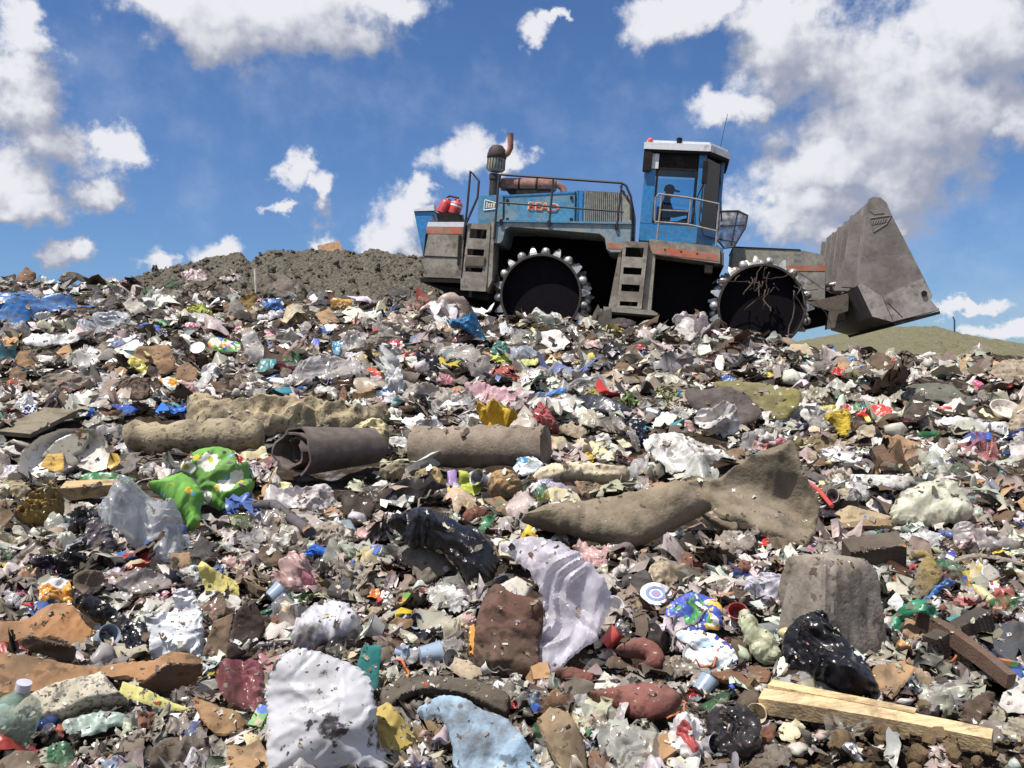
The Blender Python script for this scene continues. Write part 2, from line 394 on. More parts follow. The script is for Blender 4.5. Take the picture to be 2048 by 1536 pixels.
# grassy hillside on the right, far behind
hpx = np.linspace(1420, 2700, 260); hcr = np.interp(hpx, [1420, 1600, 1700, 1760, 1830, 1880, 1940, 2000, 2048, 2300, 2700], [720, 684, 664, 655, 653, 658, 671, 681, 688, 710, 740])
tt = np.concatenate([np.linspace(0, 1, 60), np.linspace(1.1, 2.5, 14)]); xh = (hpx - CX) / F
Yh = 19 + 36 * np.minimum(tt, 1)[:, None] + np.maximum(tt - 1, 0)[:, None] * 30 + 0 * xh[None]
Zb = (CY - 735) / F * 19; Zt = (CY - hcr) / F * 55
Zh = np.where(tt[:, None] <= 1, Zb + (Zt[None] - Zb) * tt[:, None], Zt[None] - (tt[:, None] - 1) * 8)
Xh = xh[None] * Yh
Zh = Zh + .22 * vnoise(Xh * .8, Yh * .8, 21) + .16 * vnoise(Xh * 2.6, Yh * 2.6, 22)
grid_obj('grassy_hill', Xh, Yh, Zh, mt['hill'], 'structure')

# soil heap clods, low on the right, and clods on the dirt bank
def clods(name, pts, sizes, mat, seed):
    r = np.random.RandomState(seed); bm = bmesh.new(); bmesh.ops.create_icosphere(bm, subdivisions=2, radius=1)
    bv = np.array([v.co[:] for v in bm.verts]); bf = np.array([[v.index for v in f.verts] for f in bm.faces]); bm.free()
    V = []; Fc = []
    for i, (p, s) in enumerate(zip(pts, sizes)):
        d = r.randn(4, 3); k = sum(np.abs(((bv @ dd) * 1.1 + r.rand()) % 1 - .5) for dd in d) / 4
        w = bv * (0.35 + 1.9 * k)[:, None] * s * (r.rand(3) * .5 + .7); V.append(w + p); Fc.append(bf + i * len(bv))
    o = mk(name, np.concatenate(V), np.concatenate(Fc), mat, smooth=True, sharp=40); tag(o, kind='stuff'); return o


pts = []; sz = []
for k in range(420):
    x = 1.02 + rs.randn() * .30; y = 2.02 + rs.randn() * .14; s = min(.004 + rs.exponential(.007), .03)
    pts.append((x, y, H(x, y) + s * .1)); sz.append(s)
clods('soil_clods', pts, sz, M('heap_soil', src=(104, 88, 68), rough=1, spec=.05, bump=('FBM', 60, .8, .01), var=.45), 5)
pts = []; sz = []
for k in range(900):
    i = rs.randint(0, 88); j = rs.randint(5, 315); s = .02 + rs.exponential(.03)
    pts.append((Xd[i, j], Yd[i, j], Zd[i, j] + s * .2)); sz.append(min(s, .12))
clods('bank_clods', pts, sz, mt['dirt'], 6)
# ------------------------------------------------------------------ landfill compactor
PSI, TLT = R(10), R(5)
O_ = ray(1081, 589.6) * 17.4
EX = np.array((math.cos(PSI) * math.cos(TLT), -math.sin(PSI) * math.cos(TLT), -math.sin(TLT)))
EY = np.array((math.sin(PSI), math.cos(PSI), 0.))
EZ = np.cross(EX, EY)
MW = Matrix(((EX[0], EY[0], EZ[0], O_[0]), (EX[1], EY[1], EZ[1], O_[1]), (EX[2], EY[2], EZ[2], O_[2]), (0, 0, 0, 1)))
root = bpy.data.objects.new('landfill_compactor', None); COL.objects.link(root)
root.matrix_world = MW @ Matrix.Translation((0, 0, -.9)); ZB = .9
tag(root, 'blue landfill compactor with spiked steel drums and a front bucket on the crest', 'compactor')


def L(px, py, ly=0.):
    d = ray(px, py); t = (np.dot(O_, EY) + ly) / np.dot(d, EY); q = d * t - O_
    return np.array((np.dot(q, EX), ly, np.dot(q, EZ) + ZB))


def prism(mb, poly, y0, y1, ref=None):
    ref = y0 if ref is None else ref
    P = [L(px, py, ref) for px, py in poly]; n = len(P)
    A = [(p[0], y0, p[2]) for p in P]; B = [(p[0], y1, p[2]) for p in P]
    area = sum(P[i][0] * P[(i + 1) % n][2] - P[(i + 1) % n][0] * P[i][2] for i in range(n))
    f = list(range(n)) if area > 0 else list(range(n))[::-1]
    Fc = [tuple(f), tuple(i + n for i in f[::-1])]
    for a in range(n):
        i, j = f[a], f[(a + 1) % n]; Fc.append((j, i, i + n, j + n))
    return mb.add(A + B, Fc)


def holed(mb, outer, holes, y0, y1):
    loops = [[L(a, b, y0) for a, b in lp] for lp in [outer] + holes]
    V = [p for lp in loops for p in lp]; n = len(V)
    tris = tessellate_polygon([[Vector((p[0], p[2], 0)) for p in lp] for lp in loops])
    A = [(p[0], y0, p[2]) for p in V]; B = [(p[0], y1, p[2]) for p in V]
    Fc = []
    for t in tris:
        a, b, c = [V[i] for i in t]
        ar = (b[0] - a[0]) * (c[2] - a[2]) - (c[0] - a[0]) * (b[2] - a[2]); t = t if ar > 0 else t[::-1]
        Fc += [tuple(t), tuple(i + n for i in t[::-1])]
    b = 0
    for lp in loops:
        m = len(lp)
        for i in range(m): Fc.append((b + i, b + (i + 1) % m, b + n + (i + 1) % m, b + n + i))
        b += m
    return mb.add(A + B, Fc)


def tubes(mb, px, r, ly=0., n=8): return mb.tube([L(*p[:2], p[2] if len(p) > 2 else ly) for p in px], r, n)


def worn(src, mudc=(138, 128, 112), lo=.42, hi=.62, amt=.85, rough=.55, sc=2.2, spec=.35, bump=None, streak=(1, 1, .35)):
    m = lin(mudc)
    return M('painted_steel', src=src, rough=rough, spec=spec, dirt=(sc, lo, hi, amt), mud=m, var=.3, bump=bump or ('FBM', 9, .25, .012), speck=(7, .56, .68, .6), grime=.12)


BLUE = (38, 132, 194)
mm = dict(
    blue=worn(BLUE, mudc=(120, 132, 140), lo=.48, hi=.74, amt=.5, rough=.35, spec=.5), hood=worn((72, 146, 184), mudc=(140, 150, 152), lo=.44, hi=.64, amt=.75),
    mud=worn((164, 157, 146), mudc=(112, 102, 90), lo=.40, hi=.64, amt=.75, rough=.9), fend=worn((126, 150, 164), mudc=(164, 158, 144), lo=.42, hi=.6, amt=.7, rough=.75),
    orange=worn((198, 104, 76), mudc=(158, 140, 122), lo=.40, hi=.62, amt=.75, rough=.6), dark=M('dark_chassis_steel', src=(38, 34, 34), rough=.85, spec=.2, var=.4, dirt=(3, .5, .7, .4)),
    black=M('black_with_recess_shade', src=(22, 19, 24), rough=.9, spec=.1, var=.3), drum=M('drum_tread', src=(70, 64, 62), rough=.55, spec=.4, metal=.4, dirt=(6, .42, .6, .7)),  # black: drum plates carry their recess shade in this near-black colour
    tooth=M('worn_bright_steel', src=(190, 188, 188), rough=.42, spec=.5, metal=.55, var=.15, bump=('FBM', 20, .3, .01), dirt=(7, .47, .6, .75)),
    rail=M('rail_steel', src=(58, 55, 60), rough=.5, spec=.4, var=.3), lrail=M('pale_rail_steel', src=(150, 140, 132), rough=.5, spec=.4, var=.3, dirt=(5, .5, .65, .5)),
    rust=M('rusty_pipe', src=(150, 108, 98), rough=.8, spec=.2, var=.4, dirt=(5, .45, .6, .5)), pipe=M('sooty_pipe', src=(62, 54, 52), rough=.7, spec=.3, var=.4),
    red=M('red_cylinder', src=(186, 62, 66), rough=.4, spec=.5, dirt=(6, .54, .66, .4)), white=M('white_steel', src=(222, 222, 226), rough=.4, spec=.5, dirt=(3, .55, .7, .5), var=.1),
    bucket=worn((116, 108, 103), mudc=(146, 139, 134), lo=.38, hi=.62, amt=.7, rough=.6, sc=1.6, bump=('FBM', 14, .3, .01)), plate=worn((172, 162, 156), mudc=(108, 98, 92), lo=.45, hi=.65, amt=.6, rough=.5, sc=3),
    grille=worn((158, 153, 142), mudc=(120, 122, 118), lo=.45, hi=.62, amt=.6, rough=.8), cream=M('pale_lettering', src=(232, 214, 186), rough=.6, var=.1), lorange=M('orange_lettering', src=(224, 96, 64), rough=.6, var=.1), lwhite=M('white_lettering', src=(235, 238, 240), rough=.6, var=.05),
    tan=worn((112, 102, 92), mudc=(84, 78, 70), lo=.45, hi=.65, amt=.5, rough=.9))
g_ = bpy.data.materials.new('cab_glass'); g_.use_nodes = True; nt = g_.node_tree; nt.nodes.clear()
o_ = N(nt, 'ShaderNodeOutputMaterial'); t_ = N(nt, 'ShaderNodeBsdfTransparent'); t_.inputs[0].default_value = (.74, .90, .95, 1); gl = N(nt, 'ShaderNodeBsdfGlossy'); gl.inputs['Roughness'].default_value = .06
fr = N(nt, 'ShaderNodeFresnel'); fr.inputs[0].default_value = 1.5; mx = N(nt, 'ShaderNodeMixShader'); nt.links.new(fr.outputs[0], mx.inputs[0]); nt.links.new(t_.outputs[0], mx.inputs[1]); nt.links.new(gl.outputs[0], mx.inputs[2]); nt.links.new(mx.outputs[0], o_.inputs[0])
mm['glass'] = g_
s_ = M('wire_screen', src=(78, 76, 80), rough=.6, alpha=.5, var=.1); mm['screen'] = s_

B = lambda n, mb, m, par=root, **k: mb.build(n, mm[m], par, **k)

# --- chassis
mb = MB(); prism(mb, [(868, 470), (1215, 462), (1310, 498), (1440, 525), (1445, 600), (1440, 672), (1000, 662), (900, 610), (868, 578)], 1.22, 2.05, -.05); B('chassis', mb, 'dark')
mb = MB(); prism(mb, [(985, 452), (1262, 452), (1262, 600), (1230, 620), (1180, 640), (985, 590)], 1.18, 1.21, -.05)
prism(mb, [(1300, 505), (1432, 523), (1425, 640), (1300, 630)], .55, 1.1, -.05); B('wheel_arch_liner', mb, 'black')

# --- counterweight
mb = MB(); prism(mb, [(857, 466), (928, 467), (922, 557), (847, 554), (848, 512)], -.02, 3.05); cw = B('counterweight', mb, 'mud')
mb = MB(); prism(mb, [(853, 453.5), (928, 454.5), (928, 468), (852, 467)], -.025, 3.055); B('stripe', mb, 'orange', cw)
mb = MB(); prism(mb, [(856, 444), (929, 444), (928, 454), (853.5, 453)], -.022, 3.05); B('deck_edge', mb, 'white', cw)
mb = MB(); prism(mb, [(847, 511), (922, 514), (922, 516), (847, 513)], -.03, 0); prism(mb, [(917, 470), (922, 470), (919, 530), (914, 530)], -.05, -.02); B('panel_joint', mb, 'dark', cw)
mb = MB(); prism(mb, [(840, 556), (922, 559), (922, 566), (840, 563)], -.08, 3.1); prism(mb, [(856, 566), (975, 585), (975, 600), (890, 585)], .1, 3.0, 0); B('bumper', mb, 'dark')
mb = MB(); prism(mb, [(828, 423), (868, 423.5), (862, 440), (852, 460), (846, 512)], .25, 2.9, .25); rd = B('rear_cover', mb, 'blue')
mb = MB(); prism(mb, [(827, 420), (868, 409), (869, 421.5), (828, 422.5)], .22, 2.92, .25); B('cover_lip', mb, 'white', rd)

# --- fire cylinders
fc = bpy.data.objects.new('fire_extinguisher_set', None); COL.objects.link(fc); fc.parent = root
for a, b in (((884, 428), (897, 399)), ((906, 430), (917, 401))):
    mb = MB(); p0 = L(*a, .25); p1 = L(*b, .25); d = p1 - p0; h = np.linalg.norm(d)
    mb.lathe([(0, .10), (.02, .125), (h * .75, .125), (h * .88, .10), (h * .95, .05), (h * 1.05, .04)], p0, d, 20); B('cylinder', mb, 'red', fc, smooth=True, sharp=40)
    if a[0] > 900: mb = MB().lathe([(h * .55, .128), (h * .80, .122)], p0, d, 20, False); B('label_band', mb, 'white', fc, smooth=True)
mb = MB(); prism(mb, [(872, 426), (917, 426), (921, 444), (876, 444)], .05, .5, .05); B('tray', mb, 'dark', fc)
for P_, r_b, ly_ in (([(866, 430), (872, 443), (876, 444)], .015, .1), ([(918, 430), (926, 430), (926, 443)], .015, .1)): mb = MB(); tubes(mb, P_, r_b, ly_); B('bracket', mb, 'pipe', fc)
mb = MB(); tubes(mb, [(899, 402), (905, 412), (912, 398)], .018, .22); B('hose', mb, 'pipe', fc)
mb = MB(); tubes(mb, [(893, 396), (899, 392), (918, 396)], .02, .25); B('carry_bar', mb, 'pipe', fc)

# --- rear ladder and grab rail
def ladder(outer, holes, y0, y1, mat, nm):
    mb = MB(); holed(mb, outer, holes, y0, y1); return B(nm, mb, mat)
lad = ladder([(936, 447), (981, 447), (972, 581), (922, 580), (927, 530)], [[(940, 457), (974, 459), (972, 478), (938, 476)], [(935, 497), (969, 499), (967, 512), (934, 510)], [(931, 534), (966, 536), (964, 545), (930, 543)]], -.10, -.03, 'mud', 'rear_ladder')
mb = MB(); prism(mb, [(932, 513), (970, 514), (966, 532), (929, 531)], -.13, -.101); B('tread_plate', mb, 'tan', lad)
mb = MB(); prism(mb, [(921, 556), (973, 566), (971, 583), (921, 580)], -.14, -.101); B('step', mb, 'mud', lad)
mb = MB(); prism(mb, [(927, 450), (978, 452), (974, 575), (920, 556)], .06, .10); B('ladder_recess', mb, 'dark', lad)
mb = MB(); prism(mb, [(982, 440), (989, 440), (984, 560), (973, 584), (972, 581)], -.08, .5); B('ladder_post', mb, 'mud', lad)
mb = MB(); tubes(mb, [(926, 480), (934, 420), (941, 342), (958, 362), (955, 395), (930, 452)], .024, -.12); B('grab_rail', mb, 'rail')

# --- hood
mb = MB(); prism(mb, [(956, 392), (1004, 389), (1004, 391), (1149, 383), (1152, 381), (1169, 381), (1169, 452), (956, 452)], .45, 2.75); hood = B('engine_hood', mb, 'hood')
mb = MB(); prism(mb, [(1006, 390), (1149, 383), (1149, 386.5), (1006, 393.5)], .44, .46); prism(mb, [(1153, 381), (1166, 381), (1164, 446), (1158, 446)], .43, .46); B('hood_edge', mb, 'blue', hood)
mb = MB()
for a, b in ((1006, 392), (1150, 383), (1156, 381)): B('panel_gap', prism(MB(), [(a, b), (a + 2.2, b), (a + 1, 446), (a - 1.2, 446)], .43, .47), 'dark', hood)
mb = MB(); prism(mb, [(1170, 382), (1243, 386), (1258, 390), (1264, 396), (1262, 455), (1170, 452)], .47, 2.7); B('radiator_housing', mb, 'grille', hood)
mb = MB()
for k in range(19):
    x = 1169.5 + k * 3.9; prism(mb, [(x, 382.5 + k * .22), (x + 2.0, 382.6 + k * .22), (x + 1.2, 446), (x - .8, 446)], .44, .468)
B('louvre', mb, 'grille', hood)
mb = MB()
for k in range(26): x = 1168 + k * 2.9; mb.tube([L(x, 381 + k * .17, .47), L(x - .1, 385.5 + k * .17, .47)], .008, 5)
B('screen_wire', mb, 'rail', hood)

# marks on the hood: pale outlined badge and orange lettering
def quadline(mb, P, r, ly): 
    for a, b in zip(P, P[1:] + P[:1]): mb.tube([L(*a, ly), L(*b, ly)], r, 5)
mb = MB(); quadline(mb, [(970, 400), (993, 406.5), (991.5, 417.5), (967.5, 420.5)], .011, .446)
quadline(mb, [(973.5, 404), (975, 404.5), (974, 415.5), (972, 415.5)], .007, .446); B('badge', mb, 'lwhite', hood)
mb = MB()
for x in (976.5, 981.5, 986.5): prism(mb, [(x, 406), (x + 3.8, 407), (x + 3.2, 410.5), (x + 2.2, 411), (x + 3.4, 415), (x - .6, 415.2)], .438, .448)
B('badge_letter', mb, 'cream', hood)


def text3d(s, a, b, hpx, ly, mat, par, ext=.004, name='lettering', off=0.):
    cu = bpy.data.curves.new(name, 'FONT'); cu.body = s; cu.size = 1; cu.extrude = 0; cu.offset = off
    to = bpy.data.objects.new(name, cu); COL.objects.link(to); dg = bpy.context.evaluated_depsgraph_get(); me = bpy.data.meshes.new_from_object(to.evaluated_get(dg)); bpy.data.objects.remove(to)
    co = np.array([v.co[:] for v in me.vertices]); fs = [tuple(p.vertices) for p in me.polygons]; bpy.data.meshes.remove(me)
    mn, mxx = co.min(0), co.max(0); u = (co[:, 0] - mn[0]) / (mxx[0] - mn[0]); v = (co[:, 1] - mn[1]) / (mxx[1] - mn[1])
    P0 = L(*a, ly); P1 = L(*b, ly); up = np.array((0, 0, 1.)) * hpx / F * 17.2
    V = P0[None] + u[:, None] * (P1 - P0)[None] + v[:, None] * up[None]; V[:, 1] = ly
    n = len(V); Fc = [f[::1] for f in fs]; V2 = np.concatenate([V, V + np.array((0, ext, 0))])
    return mk(name, V2, Fc + [tuple(i + n for i in f[::-1]) for f in fs], mm[mat], par)


text3d('BEAD', (1055, 419.5), (1117, 423.5), 17, .440, 'cream', hood, name='lettering_outline', off=.035)
text3d('BEAD', (1057, 418.5), (1115, 422.5), 14.5, .432, 'lorange', hood)

# --- walkway fender with the wheel arch
arch = [(984, 442), (1262, 447), (1260, 484), (1240, 504), (1222, 504), (1213, 498), (1210, 476), (1199, 467), (1020, 453), (1010, 458), (1005, 480), (1000, 486), (984, 486)]
mb = MB(); prism(mb, arch, -.05, .95); fd = B('fender', mb, 'fend')
mb = MB(); prism(mb, [(1213, 484.5), (1258, 487), (1250, 498), (1214, 497)], -.055, -.045); B('stripe', mb, 'orange', fd)
mb = MB(); prism(mb, [(984, 439.5), (1263, 444.5), (1263, 448), (984, 443)], -.08, .98); B('walkway_edge', mb, 'hood', fd)
mb = MB()
for x, y in ((1002, 440), (1098, 443), (1233, 450)): prism(mb, [(x - 3, y - 2), (x + 3, y - 2), (x + 3, y + 9), (x - 3, y + 9)], -.09, -.055)
B('rail_socket', mb, 'dark', fd)

# --- handrail
mb = MB(); tubes(mb, [(988, 478), (998, 352), (1001, 349), (1243, 366), (1252, 371), (1262, 394), (1262, 440)], .024, -.07)
tubes(mb, [(1107, 356), (1098, 452)], .022, -.07); tubes(mb, [(1244, 366), (1233, 456)], .022, -.07); tubes(mb, [(998, 405), (1247, 424)], .018, -.07); B('handrail', mb, 'rail')
mb = MB()
for k in range(9): tubes(mb, [(1240 + k * 2.4, 372 + k * 3 + (k % 3) * 4), (1246 + k * 2.2, 384 + k * 4)], .014, .1, 5)
B('hose_bundle', mb, 'pipe')

# --- exhaust stack, pre-cleaner, muffler
mb = MB(); mb.lathe([(0, .105), (.34, .105), (.34, .125), (.45, .125)], L(987, 392, .9), (0, 0, 1), 18); st = B('intake_stack', mb, 'pipe', smooth=True, sharp=40)
c = L(991, 342, .9); mb = MB(); mb.lathe([(-.02, .10), (.0, .17), (.04, .19), (.25, .185)], c, (0, 0, 1), 22); pc = B('precleaner_bowl', mb, 'grille', st, smooth=True, sharp=40)
mb = MB()
for k in range(18): th = k * 2 * math.pi / 18; mb.tube([c + np.array((.192 * math.cos(th), .192 * math.sin(th), .03)), c + np.array((.188 * math.cos(th), .188 * math.sin(th), .25))], .008, 4)
B('bowl_rib', mb, 'dark', st)
mb = MB(); mb.lathe([(.25, .19), (.27, .205), (.34, .20), (.45, .17), (.52, .11), (.545, .0)], c, (0, 0, 1), 22); B('precleaner_dome', mb, 'pipe', st, smooth=True, sharp=50)
mb = MB(); tubes(mb, [(1008, 312), (1016, 306), (1021, 296), (1021, 267)], .062, .9, 12); B('exhaust_tip', mb, 'rust', smooth=True, sharp=50)
mb = MB(); a = L(1003, 369, 1.1); b = L(1112, 371, 1.1); d = b - a; h = np.linalg.norm(d)
mb.lathe([(-.05, .07), (0, .07), (.001, .125), (.04, .135), (h - .04, .135), (h - .001, .12), (h, .08)], a, d, 20); mf = B('muffler', mb, 'rust', smooth=True, sharp=40)
mb = MB()
for t in (.34, .66): B('strap', MB().lathe([(h * t - .02, .142), (h * t + .02, .142)], a, d, 20, False), 'dark', mf, smooth=True)
mb = MB(); tubes(mb, [(1108, 369), (1118, 371), (1126, 377), (1128, 392)], .07, 1.1, 12); B('elbow', mb, 'rust', mf, smooth=True, sharp=60)
mb = MB(); prism(mb, [(1010, 378), (1108, 380), (1100, 390), (1020, 390)], 1.0, 1.2, 1.05); B('saddle', mb, 'dark', mf)

# --- drums
RD = 81.7 / F * 17.4
def tooth_mesh(kind):
    mb = MB()
    if kind == 'A': mb.add([(-.085, -.08, -.02), (.085, -.08, -.02), (.085, .08, -.02), (-.085, .08, -.02), (-.07, -.065, .05), (.07, -.065, .05), (.07, .065, .05), (-.07, .065, .05), (-.015, -.02, .165), (.015, -.02, .165), (.015, .02, .165), (-.015, .02, .165)],
                    [(0, 1, 5, 4), (1, 2, 6, 5), (2, 3, 7, 6), (3, 0, 4, 7), (4, 5, 9, 8), (5, 6, 10, 9), (6, 7, 11, 10), (7, 4, 8, 11), (8, 9, 10, 11), (0, 3, 2, 1)])
    else: mb.lathe([(-.02, .085), (.05, .09), (.085, .082), (.115, .062), (.135, .03), (.14, 0)], (0, 0, 0), (0, 0, 1), 16)
    me = bpy.data.meshes.new('tooth'); me.from_pydata(mb.V, [], mb.F); me.materials.append(mm['tooth'])
    if kind == 'B': me.polygons.foreach_set('use_smooth', np.ones(len(me.polygons), bool))
    return me
TM = [tooth_mesh('A'), tooth_mesh('B')]


def drum(cx_, cz_, y0, w, near, ph):
    mb = MB(); c = np.array((cx_, y0, cz_))
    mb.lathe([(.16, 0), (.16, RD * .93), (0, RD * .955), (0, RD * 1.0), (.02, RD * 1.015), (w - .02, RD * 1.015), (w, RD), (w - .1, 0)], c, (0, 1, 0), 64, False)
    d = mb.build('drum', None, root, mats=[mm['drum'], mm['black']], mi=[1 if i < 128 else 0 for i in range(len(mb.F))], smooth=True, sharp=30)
    rows = ((.10, 0), (.55, .5), (w - .12, 0)) if near else ((.12, 0), (w - .12, .5))
    for (yy, h) in rows:
        for k in range(22):
            a = (k + h) * 2 * math.pi / 22 + ph
            if math.sin(a) < -.45: continue
            o = bpy.data.objects.new('tooth', TM[k % 2]); COL.objects.link(o); o.parent = d
            rad = Vector((math.cos(a), 0, math.sin(a))); o.matrix_local = Matrix.Translation(Vector(c) + Vector((0, yy, 0)) + rad * RD * 1.01) @ (rad.to_track_quat('Z', 'Y')).to_matrix().to_4x4()
    return d
ra = L(1081, 589.6, 0); fa = L(1523, 613, 0)
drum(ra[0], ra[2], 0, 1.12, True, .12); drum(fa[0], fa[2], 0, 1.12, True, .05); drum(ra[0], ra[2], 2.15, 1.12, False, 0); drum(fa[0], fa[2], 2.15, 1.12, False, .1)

# --- front ladder and cab platform
la2 = ladder([(1247, 482), (1297, 484), (1283, 618), (1233, 615)], [[(1252, 494), (1288, 495.5), (1285.5, 515), (1250, 513)], [(1247, 534), (1284, 536), (1282, 550), (1246, 548)], [(1243, 568), (1280, 570), (1278, 584), (1242, 582)], [(1240, 602), (1276, 604), (1274, 613), (1239, 611)]], -.10, -.03, 'mud', 'front_ladder')
mb = MB(); prism(mb, [(1250, 488), (1290, 490), (1280, 616), (1236, 613)], .16, .19, -.05); B('ladder_recess', mb, 'dark', la2)
mb = MB(); prism(mb, [(1238, 504), (1245, 483), (1233, 615), (1217, 614)], -.02, .8); prism(mb, [(1298, 484), (1312, 496), (1302, 622), (1284, 619)], -.02, .6); B('side_plate', mb, 'mud', la2)
mb = MB(); prism(mb, [(1207, 613), (1306, 621), (1316, 627), (1314, 631), (1207, 622)], -.15, .6); B('bottom_step', mb, 'grille', la2)
mb = MB(); prism(mb, [(1298, 478), (1426, 492), (1440, 497), (1440, 527), (1309, 509), (1300, 500)], -.04, 2.9); plf = B('cab_platform', mb, 'mud')
mb = MB(); prism(mb, [(1300, 491), (1424, 506), (1436, 509), (1436, 522), (1305, 507)], -.046, -.03); B('stripe', mb, 'orange', plf)
mb = MB(); prism(mb, [(1440, 500), (1448, 506), (1448, 532), (1440, 527)], .0, 2.8, 0); prism(mb, [(1410, 527), (1426, 529), (1425, 544), (1410, 543)], .1, .4, 0); B('platform_end', mb, 'tan', plf)

# --- cab
yS = .38; xA = L(1284, 400, yS)[0]; xB = L(1398, 420, yS)[0]; xC = xB + .42
zf = L(1340, 482, yS)[2]; zs = L(1345, 447, yS)[2]; zh = L(1340, 336, yS)[2]; zt = L(1340, 302, yS)[2]
plan = [(xA, yS), (xB, yS), (xC, yS + .55), (xC, yS + 1.35), (xB, yS + 1.9), (xA, yS + 1.9)]
def ring(mb, pl, z0, z1):
    n = len(pl); V = [(x, y, z0) for x, y in pl] + [(x, y, z1) for x, y in pl]
    return mb.add(V, [tuple(range(n))[::-1], tuple(range(n, 2 * n))] + [(i, (i + 1) % n, n + (i + 1) % n, n + i) for i in range(n)])
def wall(mb, p, q, z0, z1, t=.05):
    p = np.array(p); q = np.array(q); d = (q - p) / np.linalg.norm(q - p); nrm = np.array((-d[1], d[0])) * t
    return ring(mb, [tuple(p), tuple(q), tuple(q + nrm), tuple(p + nrm)], z0, z1)
mb = MB(); ring(mb, plan, zf - .02, zs - .25); cab = B('cab', mb, 'blue')
mb = MB(); wall(mb, (xA, yS), (xB, yS), zs - .25, zs); wall(mb, (xB, yS), (xC, yS + .55), zs - .25, zs - .02, .05); wall(mb, (xC, yS + .56), (xC, yS + 1.35), zs - .25, zs - .1); wall(mb, (xB, yS + 1.9), (xA, yS + 1.9), zs - .25, zs)
wall(mb, (xC, yS + 1.35), (xB, yS + 1.9), zs - .25, zs); B('lower_panel', mb, 'blue', cab)
mb = MB()
for (x, y, w, d) in ((xA, yS, .22, .08), (xB - .08, yS, .14, .08), (xC - .06, yS + .5, .07, .10), (xC - .06, yS + 1.3, .07, .1), (xB - .08, yS + 1.8, .1, .1), (xA, yS + 1.8, .10, .10)): B('pillar', MB().box((x, y - .004, zs - .02), (x + w, y + d, zt + .01)), 'blue', cab)
mb = MB(); wall(mb, (xA + .22, yS + .005), (xB - .08, yS + .005), zh, zt, .06); wall(mb, (xA + .3, yS + .02), (xA + .32, yS + .02), zh, zt, .01) if False else None; B('header', mb, 'dark', cab)
mb = MB(); wall(mb, (xA + .04, yS + .2), (xA + .04, yS + 1.75), zs, zs + .35, .04); B('rear_panel', mb, 'dark', cab)
door = MB(); x0, x1 = xA + .23, xB - .09
for (a, b, c, d) in ((x0, zs, x0 + .045, zh), (x1 - .045, zs, x1, zh), (x0, zs, x1, zs + .04), (x0, zh - .04, x1, zh)): door.box((a, yS - .012, b), (c, yS + .03, d))
dr = B('door', door, 'dark', cab)
mb = MB(); mb.box((x0 + .04, yS + .005, zs + .03), (x1 - .04, yS + .012, zh - .03)); B('door_glass', mb, 'glass', dr)
mb = MB(); mb.tube([(x1 - .02, yS - .03, zs + .1), (x1 - .02, yS - .05, zs + .2), (x1 - .02, yS - .03, zs + .32)], .012, 6); B('handle', mb, 'rail', dr)
mb = MB(); wall(mb, (xB + .06, yS + .02), (xC - .03, yS + .52), zs - .02, zt - .02, .008); B('corner_window', mb, 'glass', cab)
mb = MB(); wall(mb, (xC - .02, yS + .6), (xC - .02, yS + 1.3), zs - .1, zt - .02, .008); B('windscreen', mb, 'glass', cab)
mb = MB(); wall(mb, (xB - .02, yS + 1.87), (xA + .1, yS + 1.87), zs, zt - .12, .008); wall(mb, (xA + .02, yS + 1.75), (xA + .02, yS + .1), zs + .35, zt - .1, .008); B('far_window', mb, 'glass', cab)
big = [(xA - .05, yS - .10), (xB + .12, yS - .10), (xC + .10, yS + .45), (xC + .10, yS + 1.45), (xB + .1, yS + 2.0), (xA - .05, yS + 2.0)]
mb = MB(); ring(mb, big, zt, zt + .13); ring(mb, [(x * .94 + .06 * (xA + xC) / 2, y * .94 + .06 * (yS + .95)) for x, y in big], zt + .13, zt + .19); B('roof', mb, 'white', cab)
mb = MB(); ring(mb, [(x * .98 + .02 * (xA + xC) / 2, y * .98 + .02 * (yS + .95)) for x, y in big], zt - .05, zt - .002); B('roof_lining', mb, 'dark', cab)
mb = MB(); mb.box((xA - .04, yS - .09, zt - .42), (xA + .12, yS + .06, zt - .052)); B('work_lamp', mb, 'dark', cab); B('roof_lamp', MB().lathe([(-.06, .05), (.05, .06), (.07, .04)], (xA + .62, yS - .02, zt + .19), (0, 0, 1), 10), 'dark', cab)
mb = MB(); mb.box((xA + .13, yS - .03, zt - .36), (xA + .26, yS - .006, zt - .07)); B('pale_panel', mb, 'white', cab)
mb = MB(); mb.lathe([(0, .05), (.06, .05), (.09, .03)], (xA + .06, yS - .04, zt + .131), (0, 0, 1), 10); B('beacon', mb, 'lorange', cab)
mb = MB(); mb.tube([(xB + .05, yS - .06, zt - .05), (xB + .02, yS - .05, zs + .1), (xB + .12, yS, zs - .2), (xC - .05, yS + .42, zs - .18)], .014, 6)
mb.tube([(xC - .1, yS + .44, zt), (xC + .05, yS + .6, zs + .2)], .016, 6); B('grab_bar', mb, 'rail', cab)
mb = MB(); mb.box((xB + .0, yS - .14, zt - .62), (xB + .10, yS - .06, zt - .2)); mb.tube([(xB + .05, yS - .1, zt - .6), (xB - .06, yS - .08, zt - .9)], .012, 5); B('mirror', mb, 'dark', cab)
mb = MB(); mb.tube([(xC - .12, yS + .3, zt + .13), (xC - .03, yS + .3, zt + .85)], .006, 5); B('antenna', mb, 'rail', cab)
mb = MB(); mb.box((xA + .35, yS + .65, zs - .25), (xA + .9, yS + 1.2, zs - .02)); mb.box((xA + .28, yS + .68, zs - .1), (xA + .42, yS + 1.18, zs + .45)); B('seat', mb, 'dark', cab)
